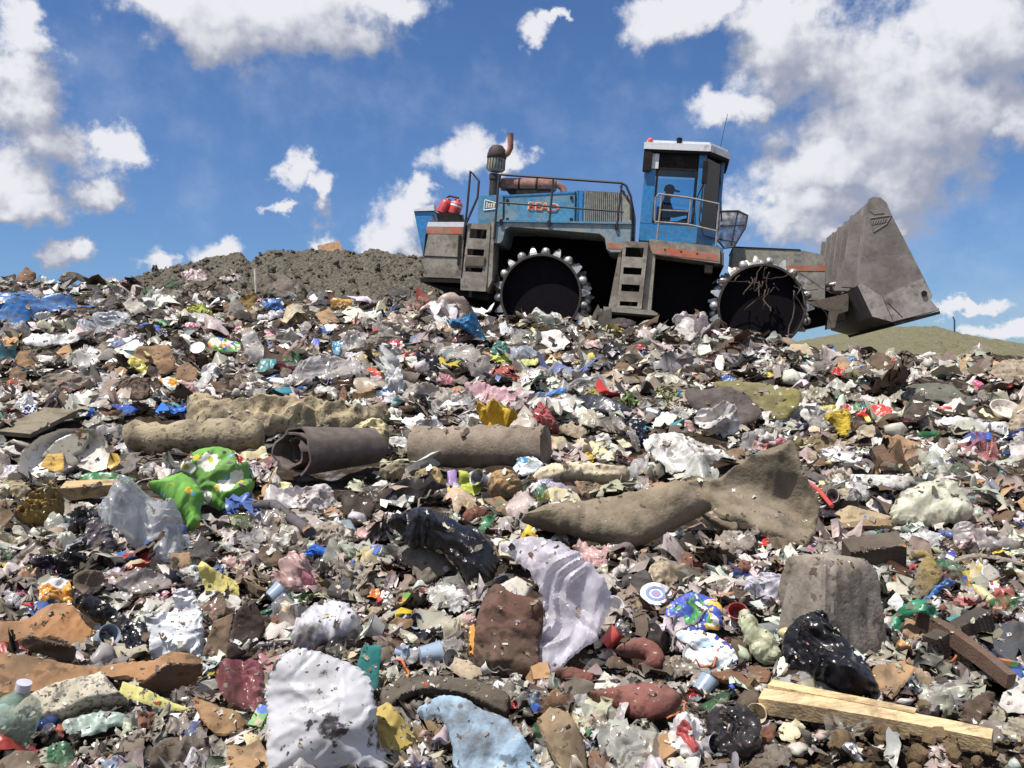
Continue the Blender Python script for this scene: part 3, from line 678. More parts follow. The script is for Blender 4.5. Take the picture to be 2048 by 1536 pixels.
mb = MB(); mb.tube([(xB - .12, yS + .93, zs - .2), (xB - .3, yS + .93, zs + .16)], .03, 8); mb.lathe([(0, .18), (.025, .2), (.05, .18)], (xB - .32, yS + .93, zs + .17), (-.4, 0, .9), 20, False); mb.box((xB - .1, yS + .4, zs - .25), (xB + .2, yS + 1.4, zs + .06)); B('dashboard', mb, 'dark', cab)

# rails round the cab
mb = MB(); tubes(mb, [(1312, 447), (1309, 440), (1311, 396), (1318, 388), (1380, 396), (1438, 408), (1437, 440), (1432, 462), (1376, 449), (1312, 444)], .02, -.02)
tubes(mb, [(1324, 388), (1314, 478)], .02, -.02); tubes(mb, [(1318, 420), (1376, 423)], .014, -.02); tubes(mb, [(1437, 423), (1432, 492)], .022, -.02); tubes(mb, [(1382, 397), (1376, 450)], .015, -.02); B('cab_rail', mb, 'lrail')
P = [(1438, 423), (1476, 422), (1495, 431), (1490, 455), (1467, 494), (1448, 496), (1433, 478)]
mb = MB(); tubes(mb, P + [P[0]], .022, .05); tubes(mb, [(1476, 422), (1462, 490)], .014, .05); tubes(mb, [(1440, 452), (1492, 449)], .014, .05); tubes(mb, [(1437, 478), (1472, 484)], .014, .05); mg = B('mesh_guard', mb, 'rail')
mb = MB(); prism(mb, [(1440, 425), (1475, 424), (1493, 432), (1488, 455), (1466, 492), (1449, 494), (1436, 477)], .05, .056); B('wire_screen', mb, 'screen', mg)
mb = MB(); prism(mb, [(1424, 482), (1448, 496), (1446, 506), (1430, 500)], .2, .5, .1); B('guard_bracket', mb, 'blue', mg)

# --- small fittings
for px_, py_ in ((1012, 398), (1012, 436), (1140, 392), (1140, 436)): B('hinge', prism(MB(), [(px_, py_), (px_ + 5, py_ - .3), (px_ + 5, py_ + 5), (px_, py_ + 5.3)], .425, .452), 'dark', hood)
B('latch', prism(MB(), [(1072, 437), (1082, 437), (1082, 441), (1072, 441)], .42, .452), 'lrail', hood)
mb = MB(); tubes(mb, [(1400, 535), (1432, 548, .6), (1452, 575, .9), (1475, 560, 1.0)], .03, .4); B('hydraulic_hose', mb, 'black')
mb = MB(); tubes(mb, [(1404, 548), (1430, 566, .7), (1456, 588, .9), (1480, 575, 1.0)], .026, .5); B('hydraulic_hose', mb, 'black')
mb = MB(); tubes(mb, [(1560, 590, 1.1), (1640, 574, 1.1)], .07, 1.1, 12); rm = B('lift_ram', mb, 'mud'); mb = MB(); tubes(mb, [(1640, 574, 1.1), (1700, 562, 1.1)], .04, 1.1, 10); B('ram_rod', mb, 'tooth', rm)
for px_, py_ in ((1330, 500), (1362, 504), (1394, 508)): B('bolt_head', MB().lathe([(-.05, 0), (-.05, .018), (-.04, .02)], L(px_, py_, 0), (0, 1, 0), 7, False), 'dark', plf)
# --- front frame, lift arm, bucket
mb = MB(); prism(mb, [(1467, 494), (1502, 494), (1601, 500), (1640, 508), (1650, 516), (1650, 600), (1463, 600), (1462, 548)], .98, 2.2); ff = B('front_hood', mb, 'grille')
mb = MB(); prism(mb, [(1462, 530), (1600, 531), (1650, 531), (1650, 542), (1462, 541)], .973, .985); B('stripe', mb, 'orange', ff)
mb = MB(); prism(mb, [(1466, 492.5), (1601, 498.5), (1601, 500.5), (1466, 495)], .97, 2.22); B('hood_edge', mb, 'dark', ff)
mb = MB(); prism(mb, [(1440, 560), (1640, 570), (1690, 600), (1690, 640), (1600, 660), (1440, 650)], 1.2, 2.05); B('front_chassis', mb, 'dark')
mb = MB(); prism(mb, [(1610, 606), (1645, 598), (1698, 586), (1696, 622), (1676, 628), (1670, 655), (1655, 658), (1658, 622), (1630, 612)], .55, .85); B('lift_arm', mb, 'tan'); mb = MB(); prism(mb, [(1610, 606), (1645, 598), (1698, 586), (1696, 622), (1658, 622)], 2.4, 2.7, .55); B('lift_arm', mb, 'tan')
yb0, yb1 = -.42, 3.65
endp = [(1730, 462), (1735, 408), (1738, 398), (1746, 393.5), (1761, 395), (1773, 405), (1783, 429), (1847, 554), (1865, 592), (1860, 599), (1879, 621), (1786, 645), (1744, 634), (1715, 571), (1722, 520)]
bk = MB(); prism(bk, endp, yb0, yb0 + .07); prism(bk, endp, yb1 - .07, yb1, yb0); 
prof = [(1736, 404), (1728, 473), (1715, 571), (1744, 634), (1786, 645), (1879, 621)]
for (a, b) in zip(prof[:-1], prof[1:]):
    p, q = L(*a, yb0), L(*b, yb0); d = q - p; d /= np.linalg.norm(d); nn = np.array((-d[2], 0, d[0])) * .05
    V = [(p[0], yb0 + .005, p[2]), (q[0], yb0 + .005, q[2]), (q[0], yb1 - .005, q[2]), (p[0], yb1 - .005, p[2])]; V += [tuple(np.array(v) + nn) for v in V]
    bk.add(V, [(0, 1, 2, 3), (7, 6, 5, 4), (0, 4, 5, 1), (1, 5, 6, 2), (2, 6, 7, 3), (3, 7, 4, 0)])
bucket = B('bucket', bk, 'bucket')
for k in range(6):
    yy = yb0 + .34 + k * .62; mb = MB(); P = [L(*q, yb0) for q in ((1734, 424), (1728, 473), (1715, 571))]
    V = []
    for p in P:
        for dx, dy in ((.0, 0), (-.20, .02), (-.20, .15), (0, .17)): V.append((p[0] + dx, yy + dy, p[2]))
    mb.add(V, [(0, 1, 5, 4), (1, 2, 6, 5), (2, 3, 7, 6), (4, 5, 9, 8), (5, 6, 10, 9), (6, 7, 11, 10), (0, 3, 2, 1), (8, 9, 10, 11)]); B('rib', mb, 'bucket', bucket)
mb = MB(); prism(mb, [(1765, 593), (1846, 556), (1864, 592), (1859, 599), (1877, 620), (1787, 643)], yb0 - .03, yb0 + .01); B('wear_plate', mb, 'plate', bucket)
mb = MB(); prism(mb, [(1722, 566), (1766, 595), (1786, 644), (1745, 633), (1716, 573)], yb0 - .012, yb0 + .01); B('corner_plate', mb, 'plate', bucket)
mb = MB(); quadline(mb, [(1740, 437), (1783, 431), (1774, 447), (1747, 464)], .012, yb0); 
for k in range(6): x = 1744 + k * 5; tubes(mb, [(x, 448 - k * .8), (x + 3, 441 - k * .8)], .009, yb0, 5)
tubes(mb, [(1743, 450), (1774, 444)], .008, yb0, 5); tubes(mb, [(1738, 420), (1748, 428), (1768, 426)], .01, yb0, 5); B('cast_badge', mb, 'bucket', bucket)
mb = MB(); prism(mb, [(1775, 606), (1776, 605), (1806, 634), (1804, 634)], yb0 - .034, yb0 - .029); mb.lathe([(-.02, .05), (0, .05)], L(1848, 587, yb0 - .04), (0, 1, 0), 12); B('pin', mb, 'dark', bucket)
mb = MB(); prism(mb, [(1786, 645.5), (1879, 622), (1880, 628), (1790, 652)], yb0 - .02, yb1 + .02, yb0); B('cutting_edge', mb, 'dark', bucket)

# --- driver, seen through the glass
def person(base):
    J = {}; E = []; 
    pts = [('pel', (0, 0, 0), .15), ('sp', (-.02, 0, .22), .14), ('ch', (-.01, 0, .42), .16), ('nk', (.01, 0, .56), .065), ('hd', (.035, 0, .66), .095), ('tp', (.04, 0, .75), .085),
           ('sl', (0, -.19, .47), .075), ('el', (.12, -.25, .24), .052), ('wl', (.36, -.16, .27), .034), ('pl', (.42, -.14, .27), .036), ('sr', (0, .19, .47), .075), ('er', (.12, .25, .24), .052), ('wr', (.36, .16, .27), .034), ('pr', (.42, .14, .27), .036),
           ('hl', (.0, -.10, -.04), .10), ('kl', (.44, -.13, .02), .075), ('fl', (.48, -.13, -.40), .05), ('tl', (.62, -.13, -.44), .04), ('hr', (.0, .10, -.04), .10), ('kr', (.44, .13, .02), .075), ('fr', (.48, .13, -.40), .05), ('tr', (.62, .13, -.44), .04), ('ns', (.135, 0, .66), .018)]
    for s, w in (('l', -1), ('r', 1)):
        for k in range(4): pts += [(f'f{s}{k}', (.47, w * (.17 - k * .022), .275 - .004 * abs(k - 1)), .010), (f'g{s}{k}', (.49 - .004 * k, w * (.17 - k * .022), .245), .009)]
        pts += [(f't{s}', (.44, w * .105, .285), .011), (f'u{s}', (.465, w * .09, .27), .009)]
    idx = {p[0]: i for i, p in enumerate(pts)}
    ed = ['pel sp', 'sp ch', 'ch nk', 'nk hd', 'hd tp', 'hd ns', 'ch sl', 'sl el', 'el wl', 'wl pl', 'ch sr', 'sr er', 'er wr', 'wr pr', 'pel hl', 'hl kl', 'kl fl', 'fl tl', 'pel hr', 'hr kr', 'kr fr', 'fr tr']
    for s in 'lr':
        ed += [f'p{s} t{s}', f't{s} u{s}'] + [e for k in range(4) for e in (f'p{s} f{s}{k}', f'f{s}{k} g{s}{k}')]
    me = bpy.data.meshes.new('person'); me.from_pydata([p[1] for p in pts], [tuple(idx[x] for x in e.split()) for e in ed], []); 
    o = bpy.data.objects.new('person', me); COL.objects.link(o); sk = o.modifiers.new('skin', 'SKIN'); sv = me.skin_vertices[0].data
    for i, p in enumerate(pts): sv[i].radius = (p[2], p[2])
    sv[0].use_root = True; ss_ = o.modifiers.new('sub', 'SUBSURF'); ss_.levels = ss_.render_levels = 2
    me.materials.append(M('driver_clothes', src=(46, 48, 58), rough=.9, spec=.1)); return o
pe = person(None); pe.matrix_world = root.matrix_world @ Matrix.Translation((xA + .46, yS + .80, zs + .10))
tag(pe, 'driver in a dark cap and jacket seated behind the cab glass, facing right', 'person')
mb = MB(); mb.lathe([(.70, .112), (.74, .113), (.80, .09), (.83, .04), (.835, 0)], (.04, 0, 0), (0, 0, 1), 18); mb.add([(.10, -.08, .715), (.24, -.06, .69), (.26, 0, .69), (.24, .06, .69), (.10, .08, .715), (.10, -.08, .735), (.24, -.06, .705), (.26, 0, .705), (.24, .06, .705), (.10, .08, .735)], [(0, 1, 2, 3, 4), (9, 8, 7, 6, 5), (0, 5, 6, 1), (1, 6, 7, 2), (2, 7, 8, 3), (3, 8, 9, 4)])
cp = mb.build('cap', M('dark_cap', src=(34, 34, 44), rough=.9, spec=.1), pe, smooth=True, sharp=50)
# ------------------------------------------------------------------ crumpled rubbish
def folds(P, seed):
    """film, paper, board: broad waves crossed by long straight creases that die out, bunched along one or two directions"""
    r = np.random.RandomState(seed); lo = P.min(0); hi = P.max(0); size = (hi - lo).max() + 1e-9; w = np.zeros(len(P)); dom = r.uniform(0, 3.14, 2)
    for i in range(4):
        th = r.uniform(0, 6.28); k = 6.283 / (size * r.uniform(.45, 1.1)); w += .045 * size * np.sin((P[:, 0] * math.cos(th) + P[:, 1] * math.sin(th)) * k + r.uniform(0, 6))
    for n, l0, l1, sl in ((9, .35, .8, .30), (22, .14, .38, .42), (46, .05, .14, .50)):
        for i in range(n):
            c = lo + (hi - lo) * r.rand(2); th = dom[r.randint(2)] + r.randn() * .38; L = size * r.uniform(l0, l1); d = P - c
            s = d[:, 0] * math.cos(th) + d[:, 1] * math.sin(th); t = -d[:, 0] * math.sin(th) + d[:, 1] * math.cos(th); s = s + .12 * t * np.sin(t / L * 2 + i)
            W = L * r.uniform(.12, .34); g = np.exp(-(t / L) ** 2) * np.maximum(1 - np.abs(s) / W, 0); w += r.choice([1, 1, -1]) * sl * 1.35 * W * r.uniform(.3, 1) * g
    return w / size * 9.0


def crumple(P, wl, seed, octv=2):
    """creased like squeezed film or paper: flat facets meeting in sharp ridges and valleys"""
    r = np.random.RandomState(seed); out = np.zeros(len(P)); lo = P.min(0); hi = P.max(0)
    for o in range(octv):
        w = max(wl * .5 ** o, (hi - lo).max() / 20); nx = int(np.ceil((hi[0] - lo[0]) / w)) + 3; ny = int(np.ceil((hi[1] - lo[1]) / w)) + 3; ds = []
        th = r.uniform(0, 3.14); ro = np.array(((math.cos(th), -math.sin(th)), (math.sin(th), math.cos(th)))) @ np.diag((1.0, r.uniform(.42, .75)))
        for q in (0, 1):
            gx, gy = np.meshgrid(np.arange(nx), np.arange(ny)); S = np.stack([gx.ravel(), gy.ravel()], 1) - 1 + r.uniform(-.5, .5, (nx * ny, 2)) * .95; S = S * w + lo; wt = r.uniform(0, .5, len(S)) * w * w
            ds.append((((P[:, None] - S[None]) @ ro) ** 2).sum(2).__add__(wt[None]).min(1))
        out += (ds[0] - ds[1]) / (w * w) * .58 ** o
    return out * 1.6


def smooth_poly(P, k=4):
    P = np.array(P, float); n = len(P); out = []
    for i in range(n):
        a, b, c, d = P[i - 1], P[i], P[(i + 1) % n], P[(i + 2) % n]
        for j in range(k):
            t = j / k; out.append(.5 * ((2 * b) + (c - a) * t + (2 * a - 5 * b + 4 * c - d) * t * t + (3 * b - a - 3 * c + d) * t ** 3))
    return np.array(out)


def auto_poly(cx, cy, w, h, seed, rot=0., sharp=False, k=None):
    r = np.random.RandomState(seed); k = k or (r.randint(4, 8) if sharp else r.randint(8, 13)); th = np.sort((np.arange(k) + r.uniform(-.32, .32, k)) / k * 2 * math.pi)
    rad = r.uniform(.8, 1.1, k) if sharp else r.uniform(.5, 1.2, k); x = np.cos(th) * rad; y = np.sin(th) * rad
    x = x / np.abs(x).max() * w / 2; y = y / np.abs(y).max() * h / 2; c, s = math.cos(R(rot)), math.sin(R(rot))
    return [(cx + a * c - b * s, cy + a * s + b * c) for a, b in zip(x, y)]


def sheet_mesh(poly, pleat=None, jag=0., incl=45, yaw=0., thick=.02, edge=.4, crum=.01, cr='lump', wl=.1, seed=0, round_=True, res=34, lift=0., bend=0., bulge=0., base=None, sag=0.):
    """a crumpled, thick piece whose outline lies on an inclined plane through the ground point under it"""
    poly = np.array(poly, float); P = smooth_poly(poly) if round_ else poly
    ib = int(np.argmax(poly[:, 1])); pb = base if base is not None else ((poly[:, 0].min() + poly[:, 0].max()) / 2 * .5 + poly[ib, 0] * .5, poly[:, 1].max())
    if jag:
        rj = np.random.RandomState(seed + 5); Pn = []
        for i in range(len(P)):
            p, q = P[i], P[(i + 1) % len(P)]; e = q - p; l = np.linalg.norm(e); nn = np.array((-e[1], e[0])) / (l + 1e-9); Pn.append(p)
            for f in ((.5,) if l > 4 else ()): Pn.append(p + e * f + nn * rj.randn() * jag * min(l * 2.5, 26))
        P = np.array(Pn)
    P0 = hit(*pb) + np.array((0, 0, lift)); az = math.atan2(P0[0], P0[1]) * .7 - R(yaw); a = R(incl)
    n = np.array((-math.sin(az) * math.sin(a), -math.cos(az) * math.sin(a), math.cos(a)))
    U = np.array((math.cos(az), -math.sin(az), 0.)); Vv = np.cross(n, U)
    def proj(p):
        d = ray(*p); t = np.dot(P0, n) / np.dot(d, n); q = d * t - P0; return (np.dot(q, U), np.dot(q, Vv))
    B2 = np.array([proj(p) for p in P]); size = max(np.ptp(B2[:, 0]), np.ptp(B2[:, 1])); s = max(size / res, .0045)
    out = []
    for i in range(len(B2)):
        p, q = B2[i], B2[(i + 1) % len(B2)]; m = max(1, int(np.linalg.norm(q - p) / s))
        for j in range(m): out.append(p + (q - p) * j / m)
    out = np.array(out); r = np.random.RandomState(seed)
    nb = len(out)
    if round_ or crum > 0: out = out + r.randn(nb, 2) * s * .16
    lo = out.min(0); hi = out.max(0); gx, gy = np.meshgrid(np.arange(lo[0], hi[0], s), np.arange(lo[1], hi[1], s * .87)); gx = gx + (np.arange(gx.shape[0]) % 2)[:, None] * s * .5
    G = np.stack([gx.ravel(), gy.ravel()], 1); G = G + r.uniform(-.18, .18, G.shape) * s
    A = out; Bn = np.roll(out, -1, 0)
    def inside(Q):
        c = np.zeros(len(Q), bool)
        for p, q in zip(A, Bn):
            m = (p[1] > Q[:, 1]) != (q[1] > Q[:, 1])
            if m.any(): c[m] ^= Q[m, 0] < (q[0] - p[0]) * (Q[m, 1] - p[1]) / (q[1] - p[1] + 1e-15) + p[0]
        return c
    def bdist(Q):
        d2 = np.full(len(Q), 1e9)
        for p, q in zip(A, Bn):
            e = q - p; t = np.clip(((Q - p) @ e) / (e @ e + 1e-12), 0, 1); d2 = np.minimum(d2, ((Q - p - t[:, None] * e) ** 2).sum(1))
        return np.sqrt(d2)
    G = G[inside(G)]; G = G[bdist(G) > s * .45] if len(G) else G
    allp = [Vector(p) for p in out] + [Vector(p) for p in G]
    ov, oe, of, *_ = delaunay_2d_cdt(allp, [(i, (i + 1) % nb) for i in range(nb)], [], 1, 1e-6)
    Q = np.array([v[:] for v in ov]); d = bdist(Q); onb = d < s * .05; dm = d.max() + 1e-9
    Rr = max(edge * dm, 1e-6); x = np.clip(d / Rr, 0, 1); prof = np.sqrt(np.maximum(1 - (1 - x) ** 2, 0))
    w = crum * (folds(Q, seed) if cr == 'fold' else crumple(Q, wl, seed)) + bulge * prof
    c0 = Q.mean(0); 
    if pleat:
        k, am, pu, pv = pleat; pc = lo + (hi - lo) * np.array((pu, pv)); dq = Q - pc; rr_ = np.hypot(dq[:, 0], dq[:, 1]) / (size * .7); th = np.arctan2(dq[:, 1], dq[:, 0]) + .10 * np.sin(rr_ * 9 + seed)
        u_ = th * k / 6.283; wob = .6 * np.sin(u_ * 2.3 + seed) ; t_ = np.abs((u_ + wob) % 1 * 2 - 1); w = w + am * np.minimum(rr_, 1) * (t_ - .5)
    if bend: w = w + bend * (1 - ((Q[:, 0] - c0[0]) / (np.ptp(Q[:, 0]) / 2 + 1e-9)) ** 2)
    if sag: w = w - sag * ((Q[:, 1] - Q[:, 1].min()) / (np.ptp(Q[:, 1]) + 1e-9)) ** 2
    fz = w + thick * prof; bz = w - np.minimum(thick * .5, .05) * prof - .0012
    nv = len(Q); W3 = Q[:, :1] * U + Q[:, 1:] * Vv
    Vf = W3 + fz[:, None] * n; Vb = W3 + bz[:, None] * n
    bi = np.arange(nv) + nv; bi[onb] = np.arange(nv)[onb]
    Fc = []
    for f in of:
        a_, b_, c_ = [Q[i] for i in f]; ar = (b_[0] - a_[0]) * (c_[1] - a_[1]) - (c_[0] - a_[0]) * (b_[1] - a_[1]); f = tuple(f) if ar > 0 else tuple(f[::-1])
        Fc.append(f)
        if not all(onb[i] for i in f): Fc.append(tuple(int(bi[i]) for i in f[::-1]))
    # drop unused back vertices
    V = np.concatenate([Vf, Vb]); used = np.zeros(len(V), bool); used[np.array([i for f in Fc for i in f])] = True
    rm = np.cumsum(used) - 1; V = V[used]; Fc = [tuple(int(rm[i]) for i in f) for f in Fc]
    return P0, V, Fc


KIND = dict(  # thick & crumple as a share of the smaller size, incl, material, name, category, group
 bag=dict(t=.09, c=.13, wl=.40, incl=55, jag=.22, pl=(13, 0.084), edge=.9, mat='bag', name='plastic_bag', cat='plastic bag', group='plastic bags in the rubbish'),
 clear=dict(t=.06, c=.13, wl=.36, incl=50, jag=.25, pl=(15, 0.091), edge=.9, mat='clear', name='clear_plastic_bag', cat='plastic bag', group='see-through plastic bags and films in the rubbish'),
 black=dict(t=.12, c=.13, wl=.32, incl=55, jag=.22, pl=(17, 0.076), edge=.9, mat='black', name='black_plastic_bag', cat='plastic bag', group='black plastic bags in the rubbish'),
 wrap=dict(t=.05, c=.12, wl=.5, incl=50, jag=.12, pl=(9, 0.061), edge=.5, mat='bag', name='food_wrapper', cat='wrapper', group='printed wrappers in the rubbish'),
 paper=dict(t=.03, c=.10, wl=.6, jag=.05, pl=(6, 0.046), incl=48, edge=.3, mat='paper', name='paper_scrap', cat='paper', group='scraps of paper and card in the rubbish'),
 card=dict(t=.04, c=.07, wl=.8, jag=.07, pl=(5, 0.053), incl=42, edge=.15, mat='card', name='cardboard_piece', cat='cardboard', group='cardboard pieces in the rubbish'),
 rag=dict(t=.10, c=.12, wl=.4, incl=46, jag=.10, pl=(11, 0.076), edge=.9, mat='rag', name='rag', cat='rag', group='rags in the rubbish'),
 foam=dict(t=.45, c=.10, wl=.30, incl=60, jag=.15, edge=.7, mat='foam', name='foam_piece', cat='foam', group='pieces of foam in the rubbish'),
 felt=dict(t=.07, c=.07, wl=.6, incl=45, edge=.3, jag=.08, pl=(7, 0.046), mat='felt', name='carpet_piece', cat='carpet', group='carpet and felt pieces in the rubbish'),
 rub=dict(t=.06, c=.06, wl=.8, incl=45, edge=.2, jag=.08, pl=(5, 0.046), mat='rubber', name='rubber_sheet', cat='rubber', group='dark rubber and board pieces in the rubbish'),
 hard=dict(t=.10, c=.02, wl=.9, incl=55, edge=.3, mat='hard', name='plastic_piece', cat='plastic piece', group='hard plastic pieces in the rubbish'),
 foil=dict(t=.3, c=.2, wl=.3, incl=55, edge=.8, mat='metal', name='foil_piece', cat='foil', group='foil and metal scraps in the rubbish'),
 wood=dict(t=.2, c=.02, wl=.9, incl=50, edge=.2, mat='wood', name='wood_piece', cat='wood', group='wooden pieces in the rubbish'),
)
HOBJ = []
HERO = []            # outlines of everything placed by hand, in photo pixels
SEED = [100]


def T(kind, label, color, shape, name=None, cat=None, mat=None, group=None, parent=None, **k):
    SEED[0] += 1; seed = k.pop('seed', SEED[0]); d = KIND[kind]; sharp = k.pop('sharp', kind in ('card', 'paper', 'hard', 'wood'))
    if len(shape) in (4, 5) and not hasattr(shape[0], '__len__'):
        poly = auto_poly(shape[0], shape[1], shape[2], shape[3], seed, shape[4] if len(shape) == 5 else 0., sharp); rnd = not sharp
    else: poly = shape; rnd = not sharp
    rnd = k.pop('rnd', rnd)
    A = np.array(poly); pm = hit(A[:, 0].mean(), A[:, 1].max()); sc = pm[1] / F
    wpx, hpx = np.ptp(A[:, 0]), np.ptp(A[:, 1]); m = min(wpx, hpx * 1.2) * sc; big = max(wpx, hpx) * sc
    kw = dict(incl=d['incl'], thick=d['t'] * m, crum=d['c'] * m, wl=max(d['wl'] * m, .02), edge=d['edge'], seed=seed, round_=rnd)
    for q in ('t', 'c'):
        if q in k: kw['thick' if q == 't' else 'crum'] = k.pop(q) * m * (.6 if q == 't' and kind in ('bag', 'clear', 'black', 'rag') else 1.25 if q == 'c' and kind in ('bag', 'clear', 'black') else 1)
    kw['cr'] = 'fold' if kind in ('bag', 'clear', 'black', 'wrap', 'paper', 'card', 'rub', 'felt') else 'lump'
    kw['jag'] = d.get('jag', 0.) * (1.0 if len(shape) in (4, 5) and not hasattr(shape[0], '__len__') else .34)
    nopl = k.pop('nopl', False)
    if d.get('pl') and not nopl:
        rp = np.random.RandomState(seed + 9); pa = rp.uniform(0, 6.28); kw['pleat'] = (d['pl'][0] * rp.uniform(.7, 1.4), d['pl'][1] * m * rp.uniform(.6, 1.2), .5 + .62 * math.cos(pa), .5 + .62 * math.sin(pa))
    if 'w' in k: kw['wl'] = k.pop('w') * m
    if 'b' in k: kw['bend'] = k.pop('b') * m
    if 'bu' in k: kw['bulge'] = k.pop('bu') * m
    if 'res' not in k: k['res'] = 26 if big * F / pm[1] < 60 else (42 if big * F / pm[1] < 130 else 70)
    kw.update(k); P0, V, Fc = sheet_mesh(poly, **kw)
    o = mk(name or d['name'], V, Fc, mt[mat or d['mat']] if isinstance(mat or d['mat'], str) else mat, color=color, smooth=True, sharp=(26 if kind in ('foil', 'paper', 'card', 'wood', 'bag', 'clear', 'black', 'wrap') else 40), loc=P0)
    tag(o, label, cat or d['cat'], group or (d['group'] if not name else None))
    HERO.append(poly); HOBJ.append(o); return o


def custom(name, label, cat, mb, mat, color, loc=(0, 0, 0), smooth=False, sharp=40, foot=None, group=None):
    o = mb.build(name, mt[mat] if isinstance(mat, str) else mat, None, color=color, smooth=smooth, sharp=sharp if smooth else None, loc=loc); tag(o, label, cat, group); HOBJ.append(o)
    if foot is not None: HERO.append(foot)
    return o


def bar(mb, A, Bp, w, h, up=None, taper=1., seed=0, n=14, wob=.0):
    """squared timber from A to B; w across, h along 'up'"""
    A = np.array(A, float); Bp = np.array(Bp, float); t = (Bp - A); Ln = np.linalg.norm(t); t /= Ln
    up = np.array(up if up is not None else (0, 0, 1.), float); up = up - t * np.dot(up, t); up /= np.linalg.norm(up); sd = np.cross(t, up); r = np.random.RandomState(seed); V = []
    for i in range(n + 1):
        f = i / n; c = A + t * Ln * f + up * wob * math.sin(f * 3.1) ; k = 1 + (taper - 1) * f
        e = r.uniform(-1, 1, 4) * .03
        for a, b, q in ((-1, -1, 0), (1, -1, 1), (1, 1, 2), (-1, 1, 3)): V.append(c + sd * a * w / 2 * k * (1 + e[q]) + up * b * h / 2 * k * (1 + e[3 - q]))
    Fc = [(0, 1, 2, 3), tuple(n * 4 + q for q in (3, 2, 1, 0))]
    for i in range(n):
        for q in range(4): Fc.append((i * 4 + q, (i + 1) * 4 + q, (i + 1) * 4 + (q + 1) % 4, i * 4 + (q + 1) % 4))
    return mb.add(V, Fc)


def gp(px, py, up=0.): return hit(px, py) + np.array((0, 0, up))


def stick(label, a, b, rpx, color, name='stick', mat='wood', cat='stick', mid=None, lift=.0, group=None, n=8):
    A = gp(*a); Bq = gp(*b); r0 = rpx / F * A[1]; A = A + (0, 0, r0 * .8 + lift); Bq = Bq + (0, 0, r0 * .8 + lift)
    if mid is not None: pts = [A, *[gp(*m) + np.array((0, 0, r0 + lift)) for m in mid], Bq]
    else: pts = [A, A * .66 + Bq * .34, A * .33 + Bq * .67, Bq]
    mb = MB().tube(pts, [r0, r0 * 1.05, *[r0 * .95] * (len(pts) - 3), r0 * .85], n)
    SEED[0] += 1
    return custom(name, label, cat, mb, mat, color, smooth=True, sharp=60, group=group)


def disc(label, px, py, wpx, hpx, color, name, cat, prof, mat='hard', tilt=None, yaw=0., lift=0., foot=True, n=32):
    """round things (plates, lids, cups): prof is (height, radius) in units of the radius"""
    P = gp(px, py + hpx * .5); rad = wpx / 2 / F * P[1]; a = math.acos(min(1, hpx / wpx)) if tilt is None else R(tilt)
    ax = np.array((math.sin(R(yaw)) * math.cos(a) , -math.cos(a) * math.cos(R(yaw)), math.sin(a))); 
    c = P + np.array((0, 0, hpx / 2 / F * P[1] + lift))
    mb = MB().lathe([(h * rad, q * rad) for h, q in prof], (0, 0, 0), ax, n, False)
    o = mb.build(name, mt[mat], None, color=color, smooth=True, sharp=40, loc=c); tag(o, label, cat)
    if foot: HERO.append([(px - wpx / 2, py - hpx / 2), (px + wpx / 2, py - hpx / 2), (px + wpx / 2, py + hpx / 2), (px - wpx / 2, py + hpx / 2)])
    return o, c, ax, rad


def child(o, name, mb, mat, color, smooth=False):
    return mb.build(name, mt[mat] if isinstance(mat, str) else mat, o, color=color, smooth=smooth)


Z = lambda u, v, x0, y0, k=3.84: (x0 + u / k, y0 + v / k)
def ZP(pts, x0, y0, k=3.84): return [Z(a, b, x0, y0, k) for a, b in pts]
# ------------------------------------------------------------------ printed materials
def printed(name, pal, scale, rough=.35, dirt=(9, .58, .68, .5), stretch=(1, 1, 1)):
    def ex(nt, co, c):
        mp = N(nt, 'ShaderNodeMapping'); mp.inputs['Scale'].default_value = stretch; nt.links.new(co, mp.inputs[0])
        nz = N(nt, 'ShaderNodeTexNoise'); nt.links.new(mp.outputs[0], nz.inputs['Vector']); nz.inputs['Scale'].default_value = scale * .8
        ad = N(nt, 'ShaderNodeMix', data_type='VECTOR'); ad.inputs[0].default_value = .12; nt.links.new(mp.outputs[0], ad.inputs[4]); nt.links.new(nz.outputs['Color'], ad.inputs[5])
        v = N(nt, 'ShaderNodeTexVoronoi'); v.inputs['Scale'].default_value = scale; nt.links.new(ad.outputs[1], v.inputs['Vector'])
        sp = N(nt, 'ShaderNodeSeparateColor'); nt.links.new(v.outputs['Color'], sp.inputs[0])
        cr = N(nt, 'ShaderNodeValToRGB'); cr.color_ramp.interpolation = 'CONSTANT'; el = cr.color_ramp.elements
        while len(el) < len(pal): el.new(.5)
        for i, p in enumerate(pal): el[i].position = i / len(pal); el[i].color = lin(p)
        nt.links.new(sp.outputs[0], cr.inputs[0]); return cr.outputs[0]
    return M(name, grime=.2, src=(255, 255, 255), rough=rough, spec=.5, var=0, extra=ex, dirt=dirt, bump=(RIDGE, 20, .5, .008))


